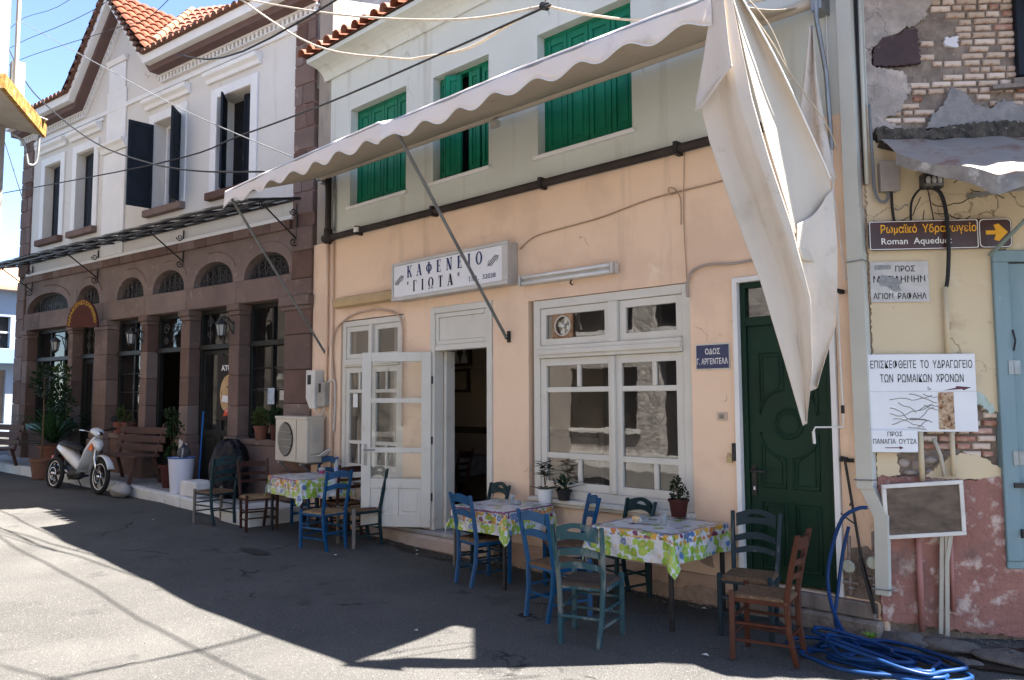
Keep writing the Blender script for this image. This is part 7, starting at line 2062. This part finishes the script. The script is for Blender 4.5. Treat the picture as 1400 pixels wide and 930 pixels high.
loft([(.60, .30, .10, .03, 0), (.66, .34, .11, .05, -1.0), (.78, .50, .13, .05, -1.15), (.90, .70, .13, .05, -1.15), (.96, .84, .08, .05, -1.2), (1.0, .90, .05, .03, -1.2)], 'leg_shield', silver)
loft([(.92, .78, .05, .03, -1.1), (1.02, .82, .09, .07, -.9), (1.10, .74, .07, .06, -.6), (1.12, .68, .02, .02, -.6)], 'front_cowl', silver)
loft([(.88, .97, .03, .03, 0), (.96, .99, .10, .06, 0), (1.05, .96, .09, .06, 0), (1.09, .93, .04, .035, 0)], 'headlamp_housing', silver)
loft([(1.06, .955, .05, .035, 0), (1.10, .945, .045, .03, 0)], 'headlight', chrome)
b = B(SC); b.poly([(1.045, -.085, .80), (1.00, -.105, .74), (.985, -.105, .70), (1.08, -.09, .68)]); b.done('indicator', mat('orange_indicator', (.6, .12, .02), rough=.3), sc, solid=.02)
# front mudguard
b = B(SC)
def mud(u, v):
    t = radians(20 + 150 * u); r = .315
    w = (.055) * (1 - .5 * u * u)
    return (1.22 + r * cos(t) * 1.05, w * (2 * v - 1), .29 + r * sin(t) + .01 * (1 - (2 * v - 1) ** 2))
b.grid(mud, 16, 6); b.done('front_mudguard', silver, sc, smooth=True, solid=.006)
for y in (-.06, .06):
    b = B(SC); b.tube([(1.22, y, .275), (1.12, y, .55), (1.05, y * .6, .78)], .02, 8); b.done('fork_leg', chrome if y < 0 else black_iron, sc, smooth=True)
b = B(SC)
def mud2(u, v):
    t = radians(40 + 120 * u); r = .31
    return (r * cos(t), .06 * (2 * v - 1), .29 + r * sin(t))
b.grid(mud2, 12, 3); b.done('rear_mudguard', black_plastic, sc, smooth=True, solid=.006)
loft([(-.36, .44, .035, .035, 0), (-.30, .42, .05, .05, 0), (.05, .33, .05, .05, 0), (.2, .28, .03, .03, 0), (.45, .2, .018, .018, 0)], 'exhaust', chrome)
sc.children[-1].location = (0, -.12, 0)
loft([(.25, .27, .06, .07, 0), (.38, .28, .11, .10, 0), (.55, .28, .09, .09, 0), (.62, .28, .05, .05, 0)], 'engine', black_iron)
b = B(SC); b.tube([(.02, -.09, .28), (.25, -.09, .30)], .025, 6); b.tube([(-.05, -.10, .32), (-.12, -.10, .66)], .022, 6); b.done('shock_absorber', black_iron, sc)
b = B(SC); b.beam((.35, 0, .20), (.7, 0, .26), .16, .03); b.done('footboard', black_plastic, sc)
b = B(SC); b.tube([(.93, -.30, 1.02), (.95, -.15, 1.0), (.96, 0, .98), (.95, .15, 1.0), (.93, .30, 1.02)], .014, 6); b.done('handlebar', chrome, sc, smooth=True)
for y in (-.30, .30):
    b = B(SC); b.tube([(.93, y - .05, 1.02), (.93, y + .05, 1.02)], .02, 6); b.done('grip', black_plastic, sc)
    b = B(SC); b.tube([(.95, y * .75, 1.02), (.92, y * .95, 1.14)], .006, 5); b.lathe([(.01, -.006), (.055, 0), (.01, .006)], (.92, y * .98, 1.18), 12, 'x'); b.done('mirror', black_plastic, sc)
b = B(SC); b.tube([(.35, .05, .26), (.25, .22, .0)], .010, 5); b.done('side_stand', black_iron, sc)
b = B(SC); b.box(-.26, -.2, -.09, .09, .50, .56); b.done('tail_light', mat('red_lens', (.4, .02, .02), rough=.3), sc)

# benches
def bench(x, y, rot, label, L=1.25):
    base_z = walk_z(x) - (.14 if y < -1.5 else 0)
    t = thing('park_bench', label, 'bench', (x, y, base_z), 'wooden benches before the stone building')
    def BF(a, b_, c_): r = radians(rot); return Vector((x + a * cos(r) - b_ * sin(r), y + a * sin(r) + b_ * cos(r), base_z + c_))
    wood = mat('dark_brown_bench_wood', (.085, .045, .035), (.06, .033, .027), vscale=6, rough=.75, stretch=(.3, 1, 1))
    for k in range(3):
        b = B(BF); b.box(-L / 2, L / 2, -.22 + k * .15, -.10 + k * .15, .42, .45); b.done('seat_slat', wood, t, bev=.004)
    for k in range(3):
        z = .55 + k * .14; b = B(BF); b.beam((-L / 2, .25 + k * .035, z), (L / 2, .25 + k * .035, z), .025, .11); b.done('back_slat', wood, t, bev=.004)
    for sx in (-1, 1):
        b = B(BF); X = sx * (L / 2 - .15)
        b.beam((X, -.22, 0), (X, -.12, .42), .05, .05, up=(1, 0, 0)); b.done('leg', wood, t)
        b = B(BF); b.beam((X, .30, 0), (X, .18, .42), .05, .05, up=(1, 0, 0)); b.done('leg', wood, t)
        b = B(BF); b.beam((X, .215, .40), (X, .36, .95), .045, .03, up=(1, 0, 0)); b.done('back_support', wood, t)
bench(-17.6, -2.0, 8, 'dark wooden bench at the far left edge, cut by the picture side', 1.5)
bench(-13.6, -.98, 8, 'dark wooden bench half hidden behind the scooter', 1.45)
# ================================================================== across the street (seen in the window panes) and far left
ow = mat('rough_grey_plaster_opposite', (.44, .41, .38), (.25, .23, .215), vscale=4.5, rough=.95, bump=1.0, bscale=9, bdist=.05, cracks=((.60, .56, .5), 1.1, .02, .46),
         spots=[((.40, .27, .25), 1.1, .60, .68), ((.52, .49, .45), .9, .62, .70), ((.12, .11, .10), 5, .66, .74)])
op = thing('opposite_building', 'rough grey plastered house across the street, mirrored in the café windows', 'building', (-4, -8.6, 0))
OPP = lambda s, o, z: Vector((s, -8.6 + o, z))
b = B(OPP); wall_with_holes(b, -12.1, 9.0, -.05, 5.6, [(-12.0, -10.1, 1.05, 2.45), (-9.5, -8.5, .2, 2.75), (-6.5, -5.2, 1.0, 2.4), (-2, -.8, 1, 2.4), (-11.9, -10.2, 3.3, 4.7), (-9.6, -8.4, 3.3, 4.7), (-6.5, -5.2, 3.3, 4.7)], .3); b.done('wall', ow, op)
b = B(OPP); b.box(-12.1, 9, .003, .06, -.05, .5); b.done('plinth', whitewash, op)
b = B(OPP); b.box(-12.1, 9, -.4, -.32, 0, 5.6); b.done('dark_interior', black_plastic, op)
for s0, s1, z0, z1 in ((-12.0, -10.1, 1.05, 2.45), (-6.5, -5.2, 1.0, 2.4), (-2, -.8, 1, 2.4), (-11.9, -10.2, 3.3, 4.7), (-9.6, -8.4, 3.3, 4.7), (-6.5, -5.2, 3.3, 4.7)):
    b = B(OPP); rect_frame(b, s0, s1, z0, z1, .09, -.15, -.08); b.box((s0 + s1) / 2 - .04, (s0 + s1) / 2 + .04, -.15, -.09, z0 + .09, z1 - .09); f = b.done('window', dark_wood, op)
    b = B(OPP); b.box(s0 - .08, s1 + .08, .003, .10, z0 - .1, z0 - .003); b.done('sill', whitewash, f)
b = B(OPP); b.prisms([(.4, 5.6), (.42, 5.7), (-3, 7.0), (-3, 5.6)], -12.1, 9.0); b.done('roof', tile_dark, op)

nb = thing('balcony_building', 'weathered grey house cut by the left edge with a rusty balcony and a meter box', 'building', (-13.5, -5.5, 0))
nbm = mat('pale_grey_old_wall', (.27, .24, .215), (.21, .19, .17), vscale=1.8, rough=.95, bump=.5, bscale=12, spots=[((.22, .17, .15), 3, .58, .7), ((.36, .32, .29), 5, .62, .7)])
b = B(WORLD); b.box(-17, -12.0, -8.9, -3.24, 0, 9.0); b.done('wall', nbm, nb)
rusty = mat('rusty_yellow_edge', (.42, .26, .06), (.20, .09, .035), vscale=14, rough=.85, bump=.4, bscale=40, spots=[((.5, .45, .36), 11, .6, .7)])
b = B(WORLD); b.prismz([(-12.1, -4.6), (-10.45, -4.6), (-10.45, -3.67), (-12.0, -2.80), (-12.1, -2.80)], 5.42, 5.52); b.done('balcony_slab', mat('balcony_soffit', (.46, .42, .37), (.38, .35, .31), vscale=3, rough=.9), nb)
b = B(WORLD); b.beam((-12.02, -2.77, 5.46), (-10.43, -3.655, 5.46), .05, .17); b.done('rusty_fascia', rusty, nb, jit=.008)
b = B(WORLD); b.tube([(-11.95, -3.16, 9.0), (-11.95, -3.16, 5.6)], .03, 6); b.done('pipe', nbm, nb)
b = B(WORLD); b.box(-12.1, -11.98, -3.2, -3.04, 5.78, 6.34); b.done('meter_box', mat('pale_meter_box', (.45, .45, .40), rough=.6), nb, bev=.008)
b = B(WORLD); b.tube(smooth_path([(-11.9, -3.2, 5.3), (-11.9, -3.05, 5.22), (-11.9, -3.0, 5.02), (-11.9, -2.97, 4.92), (-11.9, -2.88, 4.98), (-11.9, -2.86, 5.35)]), .018, 6); b.done('bent_conduit', galv, nb, smooth=True)
b = B(WORLD); b.beam((-11.9, -3.05, 5.6), (-11.9, -2.8, 5.56), .25, .012); b.done('tin_flashing', alu, nb)

fb_ = thing('blue_white_building', 'low blue and white building closing the street at the far left edge', 'building', (-34, 2, 0))
FAR = lambda s, o, z: Vector((-34 + o, s, z))
bluew = mat('pale_blue_white_wall', (.22, .26, .33), (.20, .24, .30), vscale=1, rough=.9)
b = B(FAR); wall_with_holes(b, -6, 9, .3, 5.9, [(-.5, 2.28, 3.72, 4.92), (3.2, 5.5, 3.72, 4.92), (-.6, 2.2, .9, 2.9)], .3); b.done('wall', bluew, fb_)
b = B(FAR); b.box(-6, 9, .003, .5, 3.14, 3.66); b.done('blue_band', mat('blue_fascia', (.13, .20, .33), rough=.7), fb_)
b = B(FAR); b.box(-6, 9, -.5, -.31, .3, 5.9); b.done('dark_interior', black_plastic, fb_)
b = B(FAR); b.box(1.0, 1.08, -.2, -.1, 3.72, 4.92); b.box(-.5, 2.28, -.2, -.11, 4.3, 4.36); b.done('window_bar', white_plastic, fb_)
b = B(FAR); b.box(-.6, 2.2, -.25, -.2, .9, 2.9); b.done('shutter', mat('brown_shop_shutter', (.16, .12, .10), (.22, .17, .13), vscale=2, rough=.8), fb_)
b = B(FAR); b.prisms([(.4, 5.9), (.4, 6.05), (-4, 7.4), (-4, 5.9)], -6, 9); b.done('roof', mat('far_tile_roof', (.40, .25, .17), (.30, .19, .13), vscale=3, rough=.9), fb_)

# ================================================================== wires over the street
for lb, P, r, m in (
    ('upper cream cable sagging across the sky towards the café', [(-12, -1.2, 8.3), (-9.745, -1.2, 7.174), (-7.866, -1.2, 6.307), (-6.441, -1.2, 5.709), (-5.099, -1.2, 5.232), (-4.157, -1.2, 5.018)], .011, rope_cream),
    ('lower cream cable sagging deepest before the café shutters', [(-11.5, -1.2, 8.5), (-9.494, -1.2, 7.031), (-7.697, -1.2, 5.824), (-6.188, -1.2, 5.195), (-5.726, -1.2, 5.065), (-5.099, -1.2, 4.952), (-4.54, -1.2, 5.0), (-4.157, -1.2, 5.018)], .012, rope_cream),
    ('black cable rising from the left edge to the knot above the middle shutter', [(-23, -1.3, 6.8), (-11.962, -1.3, 5.302), (-9.212, -1.3, 5.095), (-7.223, -1.3, 4.987), (-5.394, -1.3, 4.95), (-4.071, -1.22, 4.99)], .0105, black_cable),
    ('black cable drooping across the white stone building', [(-19, -1.8, 9.6), (-17.022, -1.8, 7.945), (-15.289, -1.8, 6.903), (-12.992, -1.8, 5.764), (-10.942, -1.8, 5.005), (-9.338, -1.8, 4.548), (-7.7, -1.8, 4.2)], .0115, black_cable),
    ('thin grey wire slanting across the gable to the awning', [(-17.958, -1.8, 9.526), (-13.479, -1.8, 7.279), (-9.811, -1.8, 5.453), (-7.3, -1.7, 4.3)], .007, galv),
    ('cream cable leaving the knot towards the right shutter', [(-4.157, -1.2, 5.018), (-3.731, -1.1, 4.82), (-3.309, -.8, 4.75), (-2.6, -.2, 4.9)], .0105, rope_cream),
    ('topmost thin wire against the sky at upper left', [(-17, -2.5, 8.1), (-14.774, -2.5, 8.092), (-12.103, -2.5, 7.494), (-8, -2.5, 7.2)], .004, black_cable),
    ('second thin wire against the sky at upper left', [(-17, -2.5, 8.0), (-14.713, -2.5, 7.69), (-10.484, -2.5, 6.899), (-7, -2.5, 6.9)], .0045, black_cable),
    ('third thin wire against the sky at upper left', [(-17, -2.5, 7.7), (-14.537, -2.5, 7.358), (-10.19, -2.5, 6.426), (-8.841, -2.5, 6.208), (-6, -2.5, 6.6)], .0045, black_cable),
    ('steep thin wire dropping behind the balcony at the left edge', [(-15.304, -2.5, 6.201), (-14.3, -2.4, 4.9)], .008, black_cable),
    ('high street cable above the café that shades the sunny road', [(-12.6, -.75, 7.42), (-9, -1.41, 6.1), (-4.3, -1.43, 6.0), (-1.7, -1.5, 6.0), (1, -1.6, 6.1)], .012, black_cable),
    ('high cable crossing the street near the café corner', [(-2.6, .3, 6.8), (-2.75, -1.2, 6.05), (-2.9, -2.7, 5.9), (-3.3, -8.2, 5.5)], .012, black_cable),
    ('second high cable crossing the street beside the first', [(-2.6, .3, 6.9), (-2.68, -1.2, 6.1), (-2.95, -2.7, 6.0), (-3.9, -8.2, 5.5)], .010, black_cable),
    ('high cable running towards the balcony house', [(-11.9, -4.4, 6.4), (-6, -3.2, 6.0), (-2.0, -1.9, 6.2), (-.5, -.1, 6.4)], .010, black_cable)):
    wcable(lb, P, r, m, WORLD, 'cable' if r > .009 else 'wire')
kn = B(WORLD); kn.tube([(-4.19, -1.2, 5.03), (-4.13, -1.2, 5.0)], .035, 8); kn.tube([(-4.157, -1.2, 5.03), (-4.12, -1.15, 5.4), (-4.05, -.34, 6.38)], .007, 5); tag(kn.done('cable_knot', black_cable), 'knot where the cream and black cables meet above the awning', 'cable knot')

# ================================================================== blue hose, valves, iron rod
hb = mat('blue_garden_hose', (.004, .035, .13), (.005, .03, .10), vscale=8, rough=.4, spots=[((.25, .3, .38), 26, .74, .78)])
hs = []
R9 = random.Random(9)
cx_, cy_ = -1.87, -.62
hs += [(-2.06, -.14, .93), (-2.12, -.17, .92), (-2.22, -.2, .84), (-2.30, -.2, .62), (-2.33, -.22, .40), (-2.27, -.3, .22), (-2.15, -.42, .10), (-2.0, -.55, .05)]
ang = pi * 1.1; z = .015
for k in range(96):
    t = k / 96
    turn = int(t * 6)
    rr = .20 + .20 * ((turn * 37) % 5) / 4 + .03 * sin(k * 1.7) + .02 * sin(k * .7)
    ecc = 1.25 if turn % 2 else 1.0
    ang += 2 * pi / 16
    ox = .10 * sin(turn * 2.1); oy = .04 * cos(turn * 1.7)
    hs.append((cx_ + ox + rr * 1.15 * ecc * cos(ang), cy_ + oy + rr * .80 * sin(ang), .016 + .011 * turn + (.07 * max(0, sin(ang + turn)) if turn in (4, 5) else 0)))
hs += [(-1.5, -.7, .03), (-1.40, -.80, .02), (-1.47, -.86, .02)]
b = B(WORLD); b.tube(smooth_path(hs, 4), .0135, 8); hose = b.done('garden_hose', hb, smooth=True); tag(hose, 'blue garden hose coiled on the road and looped up over the iron rod', 'hose')
wcable('second length of blue hose running down beside the green door', [(-2.20, -.13, .78), (-2.24, -.15, .6), (-2.27, -.18, .35), (-2.26, -.28, .12), (-2.12, -.42, .03), (-1.95, -.5, .02)], .0125, hb, WORLD, 'hose')
rod = thing('iron_rod', 'long black iron bar hanging from a hook beside the green door', 'iron bar', (-2.17, -.06, .7))
b = B(WORLD); b.tube([(-2.245, -.04, 1.26), (-2.17, -.05, .72), (-2.14, -.055, .5)], .010, 6); b.done('bar', black_iron, rod)
b = B(WORLD); b.beam((-2.15, -.06, .55), (-2.05, -.09, .18), .035, .02); b.done('flat_bar', black_iron, rod)
b = B(WORLD); b.tube([(-2.28, -.01, 1.25), (-2.26, -.05, 1.27), (-2.22, -.05, 1.26)], .016, 6); b.box(-2.25, -2.19, -.012, -.003, 1.235, 1.265); b.done('hook', black_iron, rod)
b = B(WORLD); b.tube([(-2.22, -.02, .98), (-2.20, -.05, .96), (-2.22, -.04, .92)], .006, 5); b.tube([(-2.28, -.06, .86), (-2.2, -.1, .82), (-2.15, -.12, .8)], .006, 5); b.done('wire_tie', black_iron, rod)
for k, (x, z, lb) in enumerate(((-2.235, .48, 'grimy water meter dial low on the wall left of the iron bar'), (-2.06, .53, 'pale round valve dial beside the downpipe foot'))):
    wm = thing('water_meter', lb, 'water meter', (x, -.05, z), 'water meters low on the café corner')
    b = B(WORLD); b.lathe([(.045, .0), (.048, -.012), (.036, -.03)], (x, -.06, z), 16, 'y'); b.done('dial', mat('dial_cream', (.42, .42, .33), (.3, .3, .25), vscale=20, rough=.5), wm)
    b = B(WORLD); b.tube([(x, -.045, z + .22), (x, -.045, z - .2)], .014, 6); b.tube([(x - .05, -.045, z - .12), (x + .06, -.045, z - .12)], .014, 6); b.done('pipework', mat('rusty_pipework', (.16, .10, .075), (.28, .25, .23), vscale=16, rough=.8), wm)
    b = B(WORLD); b.beam((x - .005, -.07, z - .15), (x + .035, -.07, z - .15), .012, .012); b.done('tap_handle', galv, wm)
pts = [(-2.32, .24), (-2.30, .45), (-2.24, .60), (-2.12, .64), (-2.03, .58), (-2.02, .24)]
b = B(CAFE); b.prism(ragged(pts, .012, .05, 2), .002, .006); b.done('damaged_render', rubble, cafe)
for k, P in enumerate(([(-3.2, .0), (-3.25, .12), (-3.45, .16), (-3.7, .10), (-3.9, .13), (-4.1, .05), (-4.0, 0)], [(-4.5, .0), (-4.6, .09), (-4.9, .07), (-5.0, .0)], [(-3.5, .34), (-3.45, .42), (-3.38, .40), (-3.36, .30)])):
    b = B(CAFE); b.prism(ragged(P, .01, .05, 5 + k), .051 if k < 2 else .002, .054 if k < 2 else .005); b.done('damaged_render', mat('crumbling_patch', (.27, .2, .16), (.4, .3, .24), vscale=20, rough=1, bump=.5), cafe)

rubble_stone = mat('dusty_kerb_stone', (.14, .125, .115), (.09, .082, .076), vscale=9, rough=1, bump=.8, bscale=30, bdist=.02)
# stones and litter along the foot of the right wall
for c, rx, ry, rz, lb, sd in (((-1.62, .02, .02), .20, .12, .05, 'flat grey stone at the foot of the pink wall', 1), ((-1.25, .0, .02), .22, .14, .045, 'long flat stone at the right edge of the road', 3),
                              ((-1.86, -.04, .01), .18, .09, .06, 'pale stone under the downpipe foot', 5), ((-1.45, -.22, .0), .10, .06, .03, 'small stone beside the end of the hose', 7)):
    boulder(c, rx, ry, rz, rubble_stone, lb, sd)
gut = mat('black_wet_gutter', (.012, .011, .010), (.02, .018, .016), vscale=8, rough=.45, bump=.7, bscale=40, bdist=.01, spots=[((.06, .05, .045), 14, .62, .7)])
def patch(pts, m, name, z=.003, amp=.03, seed=1, label=None):
    P = ragged(pts, amp, .08, seed)
    b = B(WORLD); b.poly([(x, y, road_z(x) + z + (0.012 * sin(x * 1.7 + y) * sin(y * 1.3) + 0.006 * sin(x * 4.1 + 1) if y < 1 else 0)) for x, y in P]); return b.done(name, m, kind='structure', label=label)
patch([(-1.75, -.15), (-1.2, .45), (-.6, .9), (-.5, .3), (-1.0, -.2), (-1.5, -.35)], gut, 'gutter', .006, .03, 2, 'black wet gutter dirt along the foot of the right wall')
patch([(-8.0, -.14), (-7.4, -.33), (-6.7, -.40), (-6.3, -.30), (-6.2, -.16), (-7.0, -.15)], gut, 'wet_patch', .005, .03, 3, 'dark wet patch below the café doorway')
patch([(-8.35, -1.58), (-7.95, -1.52), (-7.75, -1.6), (-7.9, -1.72), (-8.3, -1.70)], mat('oil_stain', (.035, .034, .034), rough=.6), 'oil_stain', .005, .03, 4, 'dark oil stain on the road before the left table')
lit = mat('paper_litter', (.5, .5, .48), rough=.8)
rl = random.Random(17)
for k, (x, y) in enumerate(((-6.9, -.3), (-6.75, -.42), (-3.9, -.75), (-4.6, -2.2), (-7.3, -1.1), (-2.75, -1.25), (-3.35, -.22), (-10.6, -1.7))):
    b = B(WORLD); s = .02 + .012 * rl.random(); z = road_z(x) + .012
    b.poly([(x - s, y, z), (x, y - s * .6, z + .008), (x + s, y + .004, z + .002), (x, y + s * .7, z + .01)]); tag(b.done('litter', lit), None, None)
    bpy.data.objects[bpy.context.scene.collection.objects[-1].name]
    o = COL.objects[-1]; tag(o, ['crumpled tissue in the wet patch under the doorway', 'smaller tissue beside the wet patch', 'paper scrap under the right table', 'paper scrap in the sunny street', 'white scrap in front of the bright blue chair', 'paper scrap beneath the smoky blue chair', 'brown paper scrap by the wall below the green door table', 'dark scrap on the road right of the boulder'][k], 'litter', 'scraps of litter on the road')

# grit gathered along the wall foot and in the gutter, too many to count
rg = random.Random(77)
b = B(WORLD)
for k in range(1500):
    if k < 900: x = rg.uniform(-9.2, -2.2); y = -.06 - abs(rg.gauss(0, .10)) - (.10 if -8.05 < x < -5.86 else 0)
    elif k < 1200:
        t = rg.uniform(0, 1.6); x = -2.0 + .77 * t + .636 * abs(rg.gauss(.08, .12)); y = .636 * t - .77 * abs(rg.gauss(.10, .12))
    else: x = rg.uniform(-11, -2); y = rg.uniform(-4, -.2)
    s = rg.uniform(.003, .010) * (1.5 if k < 1200 else 1); z = road_z(x) + .006
    i = len(b.v)
    for q in range(3):
        a = q * 2.09 + rg.uniform(-.5, .5); b.v.append(Vector((x + s * cos(a), y + s * sin(a), z)))
    b.v.append(Vector((x, y, z + s * rg.uniform(.5, 1.1))))
    b.f += [[i, i + 1, i + 3], [i + 1, i + 2, i + 3], [i + 2, i, i + 3]]
tag(b.done('grit', mat('pale_grit', (.16, .15, .135), (.06, .055, .05), vscale=40, rough=1.0)), 'scattered grit and small stones along the foot of the walls', 'grit', kind='stuff')
